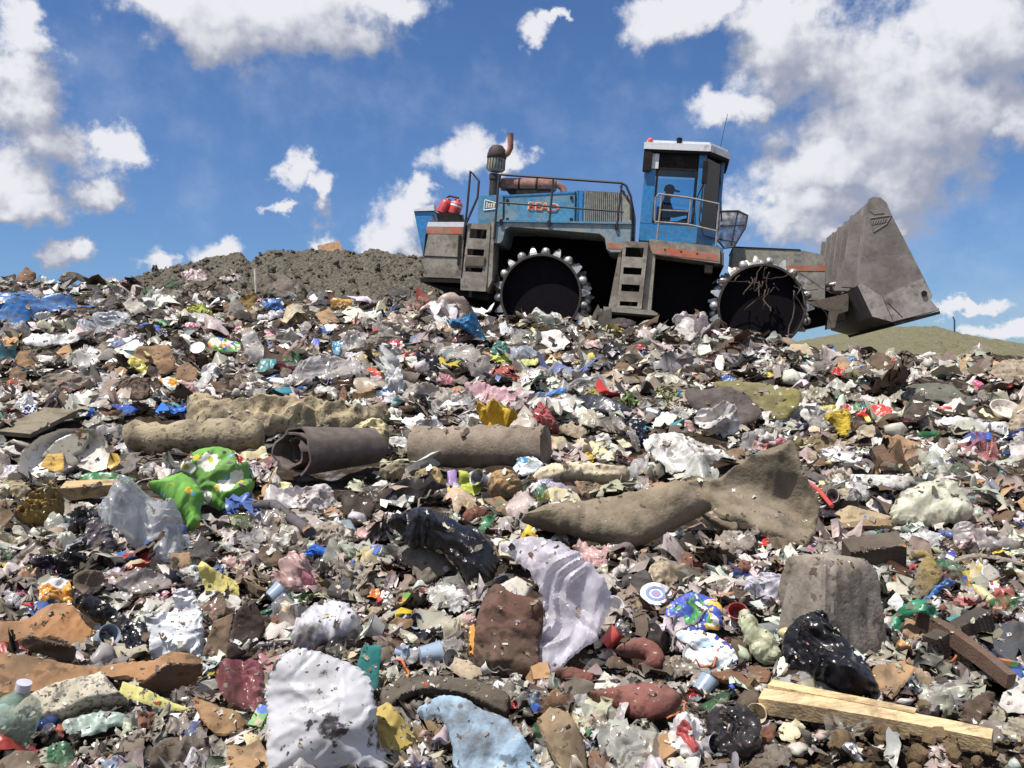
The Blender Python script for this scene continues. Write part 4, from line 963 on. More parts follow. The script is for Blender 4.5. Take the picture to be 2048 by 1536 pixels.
def floral_extra(nt, co, c):
    def flowers(c, sc, petal, core, keep, rad, off):
        ad = N(nt, 'ShaderNodeVectorMath', operation='ADD'); nt.links.new(co, ad.inputs[0]); ad.inputs[1].default_value = (off, off * 1.7, off * .4)
        nz = noise(nt, ad.outputs[0], sc * 2.6, 2, .5)
        v = N(nt, 'ShaderNodeTexVoronoi'); v.inputs['Scale'].default_value = sc; nt.links.new(ad.outputs[0], v.inputs['Vector'])
        sp = N(nt, 'ShaderNodeSeparateColor'); nt.links.new(v.outputs['Color'], sp.inputs[0])
        k = ramp(nt, sp.outputs[0], keep, keep + .01)
        wob = N(nt, 'ShaderNodeMath', operation='MULTIPLY_ADD'); nt.links.new(nz, wob.inputs[0]); wob.inputs[1].default_value = .5; nt.links.new(v.outputs['Distance'], wob.inputs[2])
        p = ramp(nt, wob.outputs[0], rad + .26, rad + .22); q = ramp(nt, wob.outputs[0], rad * .45 + .22, rad * .45 + .18)
        a = N(nt, 'ShaderNodeMath', operation='MULTIPLY'); nt.links.new(p, a.inputs[0]); nt.links.new(k, a.inputs[1]); c = mixc(nt, a.outputs[0], c, lin(petal))
        b = N(nt, 'ShaderNodeMath', operation='MULTIPLY'); nt.links.new(q, b.inputs[0]); nt.links.new(k, b.inputs[1]); return mixc(nt, b.outputs[0], c, lin(core))
    c = flowers(c, 17, (70, 170, 190), (235, 170, 40), .35, .26, 3.1)
    c = flowers(c, 15, (235, 175, 40), (150, 200, 60), .45, .28, 9.2)
    return flowers(c, 8.5, (240, 240, 225), (190, 190, 60), .18, .36, 5.7)


mt['floral'] = M('floral_cloth', grime=.26, src=(104, 164, 66), rough=.85, spec=.15, var=.15, extra=floral_extra, bump=('FBM', 30, .4, .006), dirt=(5, .58, .70, .55))
mt['packblue'] = printed('blue_yellow_print', [(30, 66, 170), (28, 70, 175), (232, 180, 50), (40, 80, 180), (60, 150, 80), (230, 235, 245), (35, 70, 170)], 26)
mt['milk'] = printed('white_blue_print', [(232, 236, 240), (232, 236, 240), (60, 60, 150), (225, 232, 238), (190, 220, 235), (240, 240, 240)], 24, stretch=(1, 1, 2.5))
mt['redyel'] = printed('red_yellow_print', [(200, 36, 30), (205, 40, 32), (235, 205, 40), (200, 36, 30)], 7)
mt['redwhite'] = printed('red_white_print', [(165, 30, 45), (230, 225, 228), (160, 35, 50), (235, 225, 225)], 17)
mt['snack'] = printed('green_orange_print', [(90, 150, 70), (215, 130, 50), (50, 90, 170), (215, 205, 180), (100, 150, 70)], 14)
mt['orangewhite'] = printed('orange_white_print', [(225, 150, 30), (240, 240, 238), (235, 205, 40), (238, 238, 238)], 16)
mt['meat'] = printed('red_smeared_film', [(222, 216, 216), (226, 222, 222), (175, 70, 75), (225, 220, 220), (222, 216, 216)], 16)
def check_extra(nt, co, c):
    ck = N(nt, 'ShaderNodeTexChecker'); ck.inputs['Scale'].default_value = 55; nt.links.new(co, ck.inputs['Vector']); ck.inputs['Color1'].default_value = lin((40, 46, 110)); ck.inputs['Color2'].default_value = lin((225, 226, 235)); return ck.outputs[0]
mt['check'] = M('navy_check_print', src=(40, 46, 110), extra=check_extra, var=0, rough=.5)
mt['lettuce'] = M('leafy_packet_film', src=(212, 214, 180), rough=.15, spec=.6, bump=(RIDGE, 22, .7, .01), alpha=.85, transl=.25, var=.3, dirt=(14, .5, .66, .4), mud=lin((238, 240, 215)))

TR = (18, 88, 178)
# ================================================================== upper left
T('bag', 'bright blue tarpaulin spread over the heap at the left edge', (22, 112, 186), ZP([(-40, 500), (150, 488), (300, 515), (340, 494), (520, 494), (640, 548), (725, 590), (690, 612), (560, 572), (440, 592), (310, 600), (240, 660), (180, 694), (60, 694), (-40, 680)], 0, 460), name='tarpaulin', cat='tarpaulin', incl=38, t=.06, c=.13, res=90, lift=.10)
T('bag', 'small white bag crumpled against the lower edge of the blue tarpaulin', (222, 220, 218), (83, 633, 46, 24))
T('clear', 'wide milky film stretched to the right below the blue tarpaulin', (200, 202, 212), ZP([(600, 710), (720, 655), (930, 632), (1000, 660), (930, 720), (800, 760), (690, 795), (610, 770)], 0, 460), mat='bag', t=.1)
T('rag', 'dark slate cloth fold beside the tip of the blue tarpaulin', (72, 70, 80), (225, 607, 36, 36))
T('bag', 'lime yellow bag left of the olive brown sack', (190, 200, 70), (404, 622, 60, 26, 8))
T('rag', 'olive brown sack with a shaded left side near the heap top', (120, 96, 46), (494, 604, 54, 40))
disc('white round tub lid beside the colourful snack packet', 395, 696, 31, 24, (238, 236, 230), 'round_disc', 'lid', [(-.2, .9), (0, 1), (.12, .98), (.14, .9), (.06, .85), (.06, 0)])
T('hard', 'white plastic container just above the round tub lid', (230, 228, 222), (376, 680, 28, 24))
T('wrap', 'snack packet printed green and orange right of the white tub lid', (120, 160, 80), ZP([(1640, 820), (1830, 865), (1840, 930), (1760, 945), (1600, 900)], 0, 460), mat='snack')
T('rag', 'blue rag on the slope below the milky film', (74, 104, 175), (302, 657, 62, 22))
T('bag', 'dusty pink bag above the white plastic container', (205, 130, 150), (386, 652, 46, 16))
T('card', 'large flat brown cardboard above the yellow torn wrapper', (150, 116, 84), ZP([(1010, 960), (1130, 880), (1290, 890), (1350, 990), (1340, 1080), (1230, 1100), (1180, 1020), (1010, 1000)], 0, 460), incl=38)
T('wrap', 'torn yellow wrapper tucked under the large brown cardboard', (226, 214, 90), ZP([(985, 990), (1060, 985), (1120, 1040), (1120, 1110), (1060, 1090), (990, 1040)], 0, 460))
T('card', 'upright brown cardboard flap right of the torn yellow wrapper', (140, 108, 82), (376, 748, 52, 56))
T('bag', 'small bumpy white bag right of the brown cardboard flap', (228, 222, 220), (424, 743, 46, 32))
o = T('bag', 'white packet with a navy checked lower half at the left', (240, 240, 242), (50, 806, 50, 36), name='checked_packet', cat='packet', mat='hard')
T('bag', 'navy and white checked pouch under the white packet', (60, 66, 130), (56, 822, 40, 26), mat='check', name='checked_pouch', cat='packet')
T('wrap', 'red and white crumpled packet above the royal blue net rag', (180, 50, 60), (160, 795, 58, 30), mat='redwhite')
T('rag', 'royal blue net rag below the red and white packet', (50, 92, 175), (252, 818, 60, 24))
T('wrap', 'white packet with an orange and yellow end left of the foam roll', (232, 228, 220), (334, 772, 64, 32, -12), mat='orangewhite')
o = custom('plank', 'grey weathered plank lying beside the checked packet', 'plank', bar(MB(), gp(25, 884, .05), gp(122, 835, .05), .26, .03, up=(0, -.5, 1), seed=2), 'wood', (128, 118, 98), foot=[(20, 830), (125, 830), (125, 890), (20, 890)])
stick('white upright lath sticking out of the heap top', (513, 566), (511, 519), 2.6, (236, 228, 210), name='lath', cat='lath') if False else None
P = gp(513, 566); custom('lath', 'white upright lath sticking out of the heap top', 'lath', MB().tube([P, P + (-.02, 0, .30), P + (-.04, .02, .58)], .028, 6), 'paper', (240, 232, 214))
T('card', 'curled brown tube of board on the left skyline', (128, 96, 74), (52, 558, 42, 30), c=.1, b=.3)
T('rub', 'black rubber flap on the skyline above the blue tarpaulin tip', (44, 40, 40), ZP([(450, 390), (490, 330), (570, 325), (690, 375), (650, 400), (560, 380), (500, 400)], 0, 460))
custom('plank', 'grey green plank edge lying just below the left skyline', 'plank', bar(MB(), gp(178, 578, .05), gp(244, 580, .05), .2, .09, seed=3), 'wood', (110, 116, 98))
T('clear', 'dirty clear bag bulging below the blue tarpaulin at the left edge', (190, 184, 184), (26, 668, 66, 46))
T('bag', 'long white cloth like film right of the dirty bag at left', (226, 228, 228), ZP([(170, 850), (260, 790), (420, 810), (600, 790), (590, 860), (420, 880), (300, 890)], 0, 460))
T('card', 'folded tan carton below the long white film', (142, 112, 80), (54, 720, 50, 44))
T('wrap', 'orange red wrapper scrap near the left edge', (222, 84, 48), (28, 766, 32, 14))
T('bag', 'pink tinted bag on the left skyline', (214, 188, 190), (394, 556, 60, 32))
T('bag', 'grey pink bag right of the pink tinted skyline bag', (190, 172, 172), (458, 556, 55, 32))
T('rag', 'dark green rag under the left skyline', (44, 84, 62), (350, 572, 42, 26))
T('rag', 'dull green rag left of the dark green rag', (60, 92, 74), (300, 584, 34, 18))
T('rag', 'brown shaggy strips of matting left of the cardboard flap', (104, 84, 72), ZP([(920, 1180), (1100, 1130), (1250, 1170), (1180, 1230), (1080, 1300), (980, 1330), (930, 1290)], 0, 460))
T('rag', 'long grey bundle of torn strips above the weathered plank', (132, 122, 112), ZP([(260, 1170), (450, 1090), (640, 1120), (740, 1090), (700, 1160), (560, 1240), (300, 1220)], 0, 460))
T('bag', 'dim violet crumpled bag right of the folded tan carton', (74, 54, 72), (228, 668, 50, 24))
T('rub', 'wet dark board edge beside the folded tan carton', (58, 46, 46), (95, 716, 60, 22))
T('clear', 'upright clear bag standing right of the snack packet', (208, 202, 200), ZP([(1860, 780), (1920, 760), (2010, 880), (2060, 960), (2030, 1010), (1930, 1000), (1870, 900)], 0, 460))
# ================================================================== upper middle
T('bag', 'amber yellow bag lying right of a dark brown jar', (214, 160, 60), ZP([(690, 480), (740, 455), (800, 450), (860, 470), (850, 510), (790, 530), (720, 520)], 480, 480))
T('rub', 'dark brown jar shaped lump left of the amber bag', (66, 34, 30), (660, 592, 24, 30))
T('card', 'small tan block of board left of the amber bag', (176, 138, 96), (583, 615, 26, 15, -20), incl=60)
T('bag', 'blue plastic bag left of the tan board block', (28, 110, 185), (546, 606, 46, 34))
T('bag', 'white bag below the small blue bag', (216, 212, 216), (541, 632, 58, 26))
T('felt', 'grey domed piece of matting below the white upright lath', (106, 98, 92), ZP([(170, 300), (220, 265), (330, 265), (400, 320), (430, 390), (400, 430), (280, 430), (220, 380)], 480, 480))
T('rub', 'black rubber tray end in front of the dirt bank', (44, 48, 52), ZP([(1105, 400), (1160, 378), (1230, 370), (1310, 405), (1300, 470), (1240, 450), (1120, 430)], 480, 480))
T('bag', 'bright cyan blue bag lying below the rear drum', (24, 130, 190), ZP([(1610, 660), (1650, 610), (1760, 595), (1840, 640), (1860, 690), (1910, 760), (1880, 800), (1790, 740), (1700, 720), (1620, 710)], 480, 480), t=.5, c=.2, w=.25)
disc('black hat shaped dish right of the bright cyan blue bag', 983, 657, 36, 15, (26, 22, 24), 'dish', 'dish', [(0, 1), (.1, .95), (-.2, .5), (-.2, 0)], 'rubber')
T('wrap', 'yellow sheet with dark smears left of the violet blue cup', (214, 200, 60), (592, 696, 40, 20, -8))
T('hard', 'violet blue cup left of a small sky blue packet', (82, 96, 200), (631, 686, 20, 20))
T('wrap', 'small sky blue packet standing right of the violet blue cup', (50, 160, 210), (675, 695, 20, 30))
T('clear', 'large clear bag spread left of the orange red packet', (206, 200, 200), ZP([(400, 1040), (480, 950), (640, 880), (800, 900), (860, 980), (860, 1050), (730, 1100), (560, 1110), (440, 1120)], 480, 480), t=.3, res=60)
T('clear', 'long clear sleeve running down to the orange red packet', (214, 208, 208), ZP([(830, 920), (930, 960), (1040, 1040), (1120, 1110), (1050, 1140), (940, 1100), (860, 1040)], 480, 480))
T('wrap', 'orange red packet right of the large clear bag', (228, 84, 36), ZP([(960, 990), (1030, 985), (1100, 1050), (1105, 1105), (1060, 1105), (1040, 1060)], 480, 480))
T('bag', 'bumpy white bag right of the orange red packet', (226, 226, 228), ZP([(1110, 1080), (1150, 1000), (1230, 1010), (1260, 1110), (1230, 1180), (1140, 1160)], 480, 480), c=.2, w=.25)
T('bag', 'rose pink bag between the bumpy white bag and the pale pink film', (220, 146, 160), (888, 757, 42, 26))
T('black', 'black bag at mid slope above the bumpy white bag', (32, 30, 38), (858, 726, 52, 38))
T('bag', 'grey bag with long pleats above the white lettered packet', (172, 162, 154), ZP([(1240, 1190), (1320, 1130), (1500, 1110), (1640, 1150), (1690, 1190), (1600, 1260), (1440, 1290), (1300, 1270)], 480, 480), c=.14, w=.2, res=60)
T('wrap', 'blue and white wrapper below the bumpy white bag', (190, 215, 235), (766, 787, 46, 34), mat='milk')
T('wrap', 'pale turquoise wrapper left of the pleated grey bag', (150, 224, 222), (792, 802, 30, 22))
T('wrap', 'white packet with violet lettering patches below the pleated bag', (226, 224, 236), (826, 842, 50, 28, -14), mat='milk')
T('bag', 'white sheet of film right of the violet lettered packet', (236, 236, 236), (862, 850, 60, 36))
T('paper', 'lemon yellow strip of paper lying on the grey carpet roll', (230, 222, 90), (884, 872, 46, 11))
T('hard', 'black bottle with white print below the violet lettered packet', (28, 28, 30), (815, 868, 40, 20))
T('wood', 'reddish brown board stub above the foam roll', (126, 88, 68), (686, 793, 18, 48, 6), incl=65)
T('clear', 'small clear bag left of the upright sky blue packet', (206, 200, 196), (712, 680, 62, 50))
T('bag', 'vivid yellow bag piled above the grey carpet roll', (236, 190, 34), ZP([(1800, 1290), (1850, 1270), (1980, 1310), (2080, 1350), (2130, 1410), (2060, 1440), (2000, 1500), (1950, 1540), (1900, 1470), (1880, 1420)], 480, 480), t=.4, c=.24, w=.22)
T('clear', 'wide pale pink film right of the pleated grey bag', (226, 180, 188), ZP([(1720, 1110), (1840, 1080), (2000, 1130), (2200, 1150), (2240, 1210), (2120, 1260), (1960, 1280), (1840, 1210)], 480, 480), mat='bag', res=60)
T('clear', 'broad grey film heap above the wide pale pink film', (200, 192, 186), ZP([(1460, 830), (1600, 790), (1740, 820), (1880, 900), (1990, 1000), (1980, 1080), (1800, 1060), (1700, 960), (1560, 900)], 480, 480), res=60)
T('bag', 'white folded sheet right of the long clear sleeve top', (234, 232, 238), (712, 711, 46, 20))
T('bag', 'beige stuffed bag left of the bright cyan blue bag', (214, 198, 180), ZP([(1080, 640), (1160, 620), (1260, 650), (1325, 690), (1300, 725), (1200, 700)], 480, 480), t=.5)
T('wrap', 'maroon and white wrapper below the beige stuffed bag', (150, 60, 80), (795, 690, 36, 28), mat='redwhite')
T('paper', 'slate blue sheet right of the maroon and white wrapper', (96, 126, 160), (830, 680, 38, 16))
T('bag', 'ribbed white film coil right of the maroon and white wrapper', (222, 218, 210), (812, 708, 70, 26, -18), c=.2, w=.2)
# ================================================================== middle right of centre
T('bag', 'teal green bag right of the bright cyan blue bag', (44, 112, 98), ZP([(75, 400), (110, 340), (170, 315), (215, 360), (210, 420), (130, 440)], 960, 600))
T('clear', 'pale blue clear bag right of the teal green bag', (196, 204, 220), (1048, 704, 54, 34))
T('rag', 'lime yellow netting below the teal green bag', (206, 214, 96), (1000, 716, 64, 18))
T('rag', 'pale lime netting below the pale blue clear bag', (206, 214, 130), (1054, 724, 48, 18))
T('foam', 'hot pink foam lump left of the black tented sheet', (216, 70, 96), ZP([(405, 880), (440, 800), (500, 820), (560, 900), (610, 990), (600, 1030), (530, 1000), (420, 950)], 960, 600), c=.10, w=.15)
T('bag', 'yellow crumpled wrapper above the cream stuffed roll', (232, 196, 40), (1173, 917, 27, 22))
T('hard', 'white tray with a bright blue inside below the grey carpet roll', (232, 236, 240), ZP([(250, 1290), (340, 1210), (430, 1215), (490, 1260), (430, 1330), (300, 1360)], 960, 600), name='food_tray', cat='tray', incl=40)
T('wrap', 'bright blue lining lying inside the white tray', (40, 150, 210), ZP([(265, 1270), (335, 1212), (425, 1225), (440, 1275), (350, 1300), (290, 1320)], 960, 600), incl=40, lift=.02)
o = T('foam', 'torn brown foam block with a round dark hole', (176, 138, 92), ZP([(65, 1380), (120, 1330), (240, 1330), (300, 1390), (330, 1440), (300, 1520), (200, 1540), (90, 1520), (60, 1460)], 960, 600), name='foam_block', t=.6)
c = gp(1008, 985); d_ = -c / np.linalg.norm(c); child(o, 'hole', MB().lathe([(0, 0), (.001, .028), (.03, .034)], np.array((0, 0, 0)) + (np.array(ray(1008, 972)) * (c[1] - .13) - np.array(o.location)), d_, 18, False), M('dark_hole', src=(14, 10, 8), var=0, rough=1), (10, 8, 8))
T('foam', 'cream stuffed fabric roll lying above the large brown mat', (222, 204, 174), ZP([(1065 - 960, 0), (0, 0)], 0, 0) if False else [(1060, 962), (1085, 938), (1140, 928), (1200, 932), (1250, 938), (1260, 952), (1248, 966), (1200, 968), (1140, 962), (1095, 975), (1062, 975)], name='stuffed_roll', cat='stuffed roll', t=.5, c=.06, mat='rag', nopl=True)
T('clear', 'clear bag with a violet tint under the cream stuffed roll', (198, 192, 216), (1106, 977, 74, 42))
T('rag', 'tan rounded cushion end below the cream stuffed roll', (150, 124, 100), (1178, 978, 76, 36))
T('clear', 'glossy clear bag right of the cream stuffed roll', (204, 204, 204), (1277, 966, 52, 40))
T('black', 'blue black bag lump right of the black tented sheet', (24, 26, 40), (1270, 858, 62, 58))
T('rub', 'black sheet folded like a tent above the blue black bag', (46, 46, 56), ZP([(690, 790), (860, 720), (1020, 780), (1170, 850), (1060, 870), (870, 850), (760, 830)], 960, 600), mat='black')
T('clear', 'clear sheet curving down left of the blue black bag', (206, 196, 192), ZP([(940, 820), (1010, 850), (1140, 970), (1230, 1110), (1200, 1150), (1100, 1030), (990, 910)], 960, 600))
T('clear', 'broad white plastic film spread above the large brown mat', (226, 222, 218), ZP([(1250, 1150), (1330, 1060), (1500, 1040), (1650, 1060), (1760, 1090), (1900, 1190), (1960, 1270), (1800, 1300), (1600, 1340), (1480, 1370), (1360, 1250)], 960, 600), mat='bag', res=64, c=.18, w=.25, incl=40)
T('bag', 'crumpled pale grey bags bunched above the broad white film', (214, 208, 206), ZP([(1660, 880), (1760, 830), (1880, 825), (1960, 900), (1990, 990), (1900, 1040), (1740, 1020), (1650, 950)], 960, 600), c=.24, w=.24, res=60)
T('felt', 'olive green felt sheet lying at mid slope on the right', (122, 116, 70), [(1428, 768), (1490, 766), (1560, 772), (1600, 785), (1598, 812), (1570, 835), (1530, 832), (1490, 800), (1440, 785)])
T('felt', 'dark grey blanket folded in front of the olive felt', (82, 74, 74), [(1372, 782), (1420, 776), (1480, 788), (1515, 812), (1520, 840), (1480, 852), (1420, 834), (1380, 815)])
T('hard', 'dirty white bottle standing in the black shredded rubbish', (224, 216, 208), (1440, 726, 21, 34))
T('wrap', 'blue packet above the olive felt sheet', (36, 96, 180), (1457, 757, 32, 16))
T('bag', 'white flattened bag in the grey rubbish below the front ladder', (232, 226, 228), (1140, 717, 36, 20))
T('wrap', 'dull red wrapper below the front ladder', (160, 52, 50), (1280, 694, 24, 13))
T('wrap', 'small bright blue scrap under the dull red wrapper', (50, 120, 200), (1289, 705, 16, 9))
T('card', 'grey pressed board tray above the cream torn bag', (128, 120, 108), ZP([(1090, 590), (1290, 575), (1290, 640), (1110, 640)], 960, 600))
T('bag', 'cream torn bag right of the grey board tray', (208, 202, 184), ZP([(1280, 590), (1440, 560), (1500, 570), (1600, 670), (1500, 690), (1400, 700), (1300, 680)], 960, 600))
T('wrap', 'blue folded sheet above the hot pink foam', (50, 130, 200), ZP([(385, 790), (440, 710), (540, 700), (650, 680), (650, 720), (540, 740), (420, 800)], 960, 600))
T('wrap', 'green and blue packet left of the dark grey blanket', (90, 150, 80), (1366, 798, 36, 28), mat='snack')
T('bag', 'bunch of white torn film in front of the front drum', (214, 202, 204), ZP([(1470, 240), (1560, 110), (1620, 140), (1720, 100), (1780, 180), (1840, 200), (1820, 260), (1700, 290), (1560, 280)], 960, 600), c=.3, w=.2, t=.5)
T('card', 'open cardboard corner right of the grey carpet roll', (172, 158, 128), ZP([(465, 990), (540, 1040), (640, 1050), (680, 1090), (610, 1140), (560, 1120)], 960, 600))
T('rub', 'black and red shoe shaped scrap below the front ladder', (48, 36, 40), ZP([(985, 160), (1080, 140), (1180, 160), (1190, 190), (1120, 215), (1040, 190)], 960, 600))
T('wrap', 'pink and white wrapper shreds by the front drum', (206, 120, 140), (1440, 664, 38, 20), mat='redwhite')
def plant(label, px, py, hpx, col, seed):
    P = gp(px, py); sc = P[1] / F; r = np.random.RandomState(seed); st = MB(); lf = MB()
    for k in range(9):
        a = r.uniform(0, 6.28); h = hpx * sc * r.uniform(.5, 1); tip = np.array((math.cos(a) * h * .7, math.sin(a) * h * .4, h * r.uniform(.3, .9))); st.tube([(0, 0, 0), tip * .5 + (0, 0, h * .15), tip], [.006, .005, .003], 5)
        for j in range(7):
            f = r.uniform(.3, 1); c = tip * f + (0, 0, h * .1); d = r.randn(3) * h * .14; e = np.cross(d, r.randn(3)); e = e / np.linalg.norm(e) * np.linalg.norm(d) * .4
            lf.add([c, c + d * .5 + e, c + d, c + d * .5 - e], [(0, 1, 2, 3)])
    o = bpy.data.objects.new('wilted_plant', None); COL.objects.link(o); o.location = P; tag(o, label, 'plant'); child(o, 'stem', st, 'rag', (110, 120, 60)); child(o, 'leaf', lf, 'rag', col)
plant('pale green wilted plant in the rubbish left of the dark blanket', 1262, 822, 46, (120, 150, 90), 3)
plant('yellow green wilted stalks left of the olive felt', 1336, 806, 40, (160, 168, 100), 4)
plant('dark green weed stems above the round white bag', 596, 1225, 70, (60, 100, 74), 5)
# ================================================================== upper right
T('wrap', 'orange red scrap on the right slope under the bucket', (226, 78, 34), (1777, 722, 34, 15))
T('bag', 'turquoise bag on the slope below the bucket arm', (40, 160, 160), (1614, 719, 28, 15))
T('bag', 'bright blue bag under the bucket, near the crest', (50, 130, 210), (1660, 703, 30, 18))
T('bag', 'pale blue bag right of the turquoise bag', (96, 150, 210), (1702, 719, 30, 14))
T('wrap', 'yellow torn wrapper above the olive felt', (226, 200, 80), (1538, 749, 32, 20))
T('bag', 'mustard yellow crumpled sack left of the red and yellow packet', (190, 164, 52), ZP([(700, 740), (780, 680), (870, 690), (880, 760), (870, 850), (820, 870), (760, 800)], 1440, 620, 3.368), mat='rag', t=.35)
T('wrap', 'glossy red and yellow packet standing on the right slope', (200, 40, 34), ZP([(915, 700), (1000, 650), (1100, 630), (1130, 600), (1160, 690), (1150, 745), (1090, 720), (1000, 745), (970, 710)], 1440, 620, 3.368), mat='redyel', c=.08)
T('wrap', 'flat yellow packet above the mustard sack', (226, 204, 66), (1655, 816, 34, 14))
T('wrap', 'red crumpled wrapper left of the red and yellow packet', (190, 40, 44), (1693, 814, 26, 16))
T('black', 'navy blue bag left of the mustard sack', (34, 36, 66), (1603, 855, 38, 24))
T('rag', 'khaki cloth heap below the mustard sack', (126, 110, 80), ZP([(590, 870), (660, 830), (780, 830), (780, 890), (720, 950), (640, 950)], 1440, 620, 3.368))
T('bag', 'pink bag poking up behind the large brown mat', (222, 130, 150), ZP([(375, 880), (430, 860), (500, 910), (460, 960), (410, 930)], 1440, 620, 3.368))
T('rub', 'dark grey green sheet lying high on the right slope', (92, 98, 92), ZP([(1250, 520), (1400, 505), (1560, 505), (1640, 570), (1740, 590), (1720, 640), (1560, 650), (1480, 620), (1380, 630), (1310, 590)], 1440, 620, 3.368), mat='felt')
T('bag', 'small coral pink bag on the dark grey green sheet', (214, 96, 112), (1888, 817, 32, 15))
o, c, ax, rad = disc('dirty white basin with a black inside at the right edge', 2012, 818, 60, 36, (206, 196, 186), 'basin', 'basin', [(-.5, .6), (0, 1), (.06, 1.02), (.06, .94), (-.3, .7), (-.34, 0)])
T('bag', 'rose pink bag near the right edge below the hill', (216, 110, 140), (1955, 770, 26, 28))
T('rag', 'dark red cloth strip right of the rose pink bag', (150, 52, 46), (2004, 773, 46, 12))
T('bag', 'royal blue bag right of the long white film', (36, 90, 196), ZP([(1640, 870), (1690, 830), (1820, 825), (1830, 870), (1760, 900), (1720, 930), (1650, 910)], 1440, 620, 3.368))
T('black', 'dark navy bag just under the royal blue bag', (28, 30, 42), (1972, 893, 36, 24))
T('clear', 'long white film above the royal blue bag', (220, 220, 226), ZP([(1470, 730), (1620, 720), (1800, 750), (1940, 760), (1930, 830), (1850, 820), (1700, 800), (1500, 780)], 1440, 620, 3.368), mat='bag')
T('foam', 'bright white slab of polystyrene lying on the right slope', (240, 240, 238), ZP([(870, 1115), (1300, 1125), (1330, 1180), (1240, 1215), (1060, 1205), (900, 1180)], 1440, 620, 3.368), t=.3, c=.02, incl=40, sharp=True)
T('rub', 'grey rounded board standing behind the white polystyrene slab', (112, 106, 106), ZP([(840, 1090), (900, 1030), (980, 1000), (1060, 1040), (1120, 1110), (980, 1115)], 1440, 620, 3.368), incl=65)
P = gp(1786, 958); Pt = ray(1752, 896) * (P[1] + .1); custom('post', 'broken brown post leaning behind the white polystyrene slab', 'post', bar(MB(), P, Pt, .09, .08, up=(0, 1, 0), seed=8, taper=.8), 'wood', (104, 74, 54), foot=[(1740, 900), (1790, 900), (1790, 955), (1750, 955)])
T('bag', 'big translucent cream bag, stuffed full, right of the brown mat', (216, 214, 190), [(1782, 1040), (1790, 1002), (1830, 975), (1880, 960), (1918, 968), (1940, 1000), (1945, 1030), (1920, 1045), (1860, 1052), (1810, 1050)], t=.45, c=.06, w=.4, res=64, nopl=True)
stick('red plastic hose bent beside the large brown mat', (1618, 982), (1664, 1030), 4.5, (214, 52, 36), name='hose', mat='hard', cat='hose', mid=[(1640, 1000)], lift=.03)
T('rub', 'dark ribbed boards stacked right of the brown mat top', (92, 90, 92), ZP([(400, 260), (470, 275), (600, 340), (690, 400), (640, 420), (520, 360), (420, 310)], 1480, 860, 3.491))
T('clear', 'clear jug lying in front of the white polystyrene slab', (206, 206, 204), (1718, 984, 54, 44), t=.5, c=.05)
T('wrap', 'red net wrapper at the right edge below the white film scraps', (196, 70, 76), (2014, 980, 36, 24))
T('rag', 'dark green rag right of the polystyrene slab', (58, 80, 66), (1922, 940, 56, 34))
# ================================================================== large mats, rolls
L1 = sheet_mesh([(1040, 1042), (1100, 1015), (1200, 995), (1290, 985), (1365, 962), (1400, 985), (1425, 1010), (1400, 1030), (1345, 1060), (1290, 1090), (1240, 1100), (1180, 1088), (1110, 1070)], incl=58, thick=.10, edge=.9, crum=.034, wl=.22, seed=41, res=70, cr='fold', pleat=(5, .03, .95, .9), jag=.02)
L2 = sheet_mesh([(1362, 963), (1440, 946), (1560, 912), (1584, 900), (1602, 960), (1642, 1010), (1618, 1088), (1594, 1093), (1520, 1066), (1490, 1046), (1440, 1030), (1398, 992)], incl=50, thick=.014, edge=.08, crum=.055, wl=.3, seed=42, res=70, cr='fold', pleat=(9, .06, -.05, .55), jag=.02, base=(1500, 1090))
L3 = sheet_mesh([(1392, 1000), (1440, 1015), (1476, 1052), (1470, 1072), (1448, 1060), (1405, 1032)], incl=60, thick=.03, edge=.4, crum=.02, wl=.3, seed=43, res=30)
o = mk('floor_mat', L1[1], L1[2], mt['felt'], color=(132, 120, 101), smooth=True, sharp=50, loc=L1[0]); HOBJ.append(o); tag(o, 'large muddy brown mat, rolled at the left and fanned out at the right', 'mat')
for nm, (P0, v, f) in (('fanned_end', L2), ('torn_flap', L3)): HOBJ.append((mk(nm, v + (P0 - L1[0]), f, mt['felt'], o, color=(132, 120, 101), smooth=True, sharp=50), L1[0]))
HERO.append([(1040, 1042), (1200, 995), (1365, 962), (1440, 946), (1584, 900), (1642, 1010), (1618, 1088), (1520, 1066), (1440, 1050), (1290, 1090), (1240, 1100), (1110, 1070)])
T('wrap', 'small green wrapper stuck to the large brown mat', (40, 120, 84), (1240, 1060, 16, 24), incl=75, lift=.18)
# foam mattress roll
o = T('foam', 'large dirty yellow foam mattress, folded over, left of centre', (180, 164, 132), [(372, 838), (378, 806), (400, 793), (470, 806), (520, 799), (640, 808), (700, 815), (772, 820), (772, 848), (700, 868), (620, 862), (500, 876), (440, 882), (398, 872)], name='foam_mattress', cat='mattress', t=.32, c=.12, w=.25, incl=45, res=70)
mb = MB(); A = gp(256, 905, .09); Bq = gp(525, 900, .10); r_ = np.random.RandomState(4); n = 16
pts = [A + (Bq - A) * i / n + np.array((0, 0, .012 * math.sin(i * 1.3))) for i in range(n + 1)]; mb.tube(pts, [(.100 if .02 < i / n < .98 else .085) * (1 + .15 * r_.randn()) for i in range(n + 1)], 20)
child(o, 'rolled_edge', MB().add([np.array(v) - np.array(o.location) for v in mb.V], mb.F), 'foam', (176, 162, 134), True)
HERO.append([(250, 845), (520, 840), (520, 912), (250, 912)])
T('foam', 'cream foam chunk at the right end of the foam mattress', (226, 210, 158), [(686, 880), (722, 848), (770, 846), (778, 884), (748, 906), (702, 902)], t=.5)
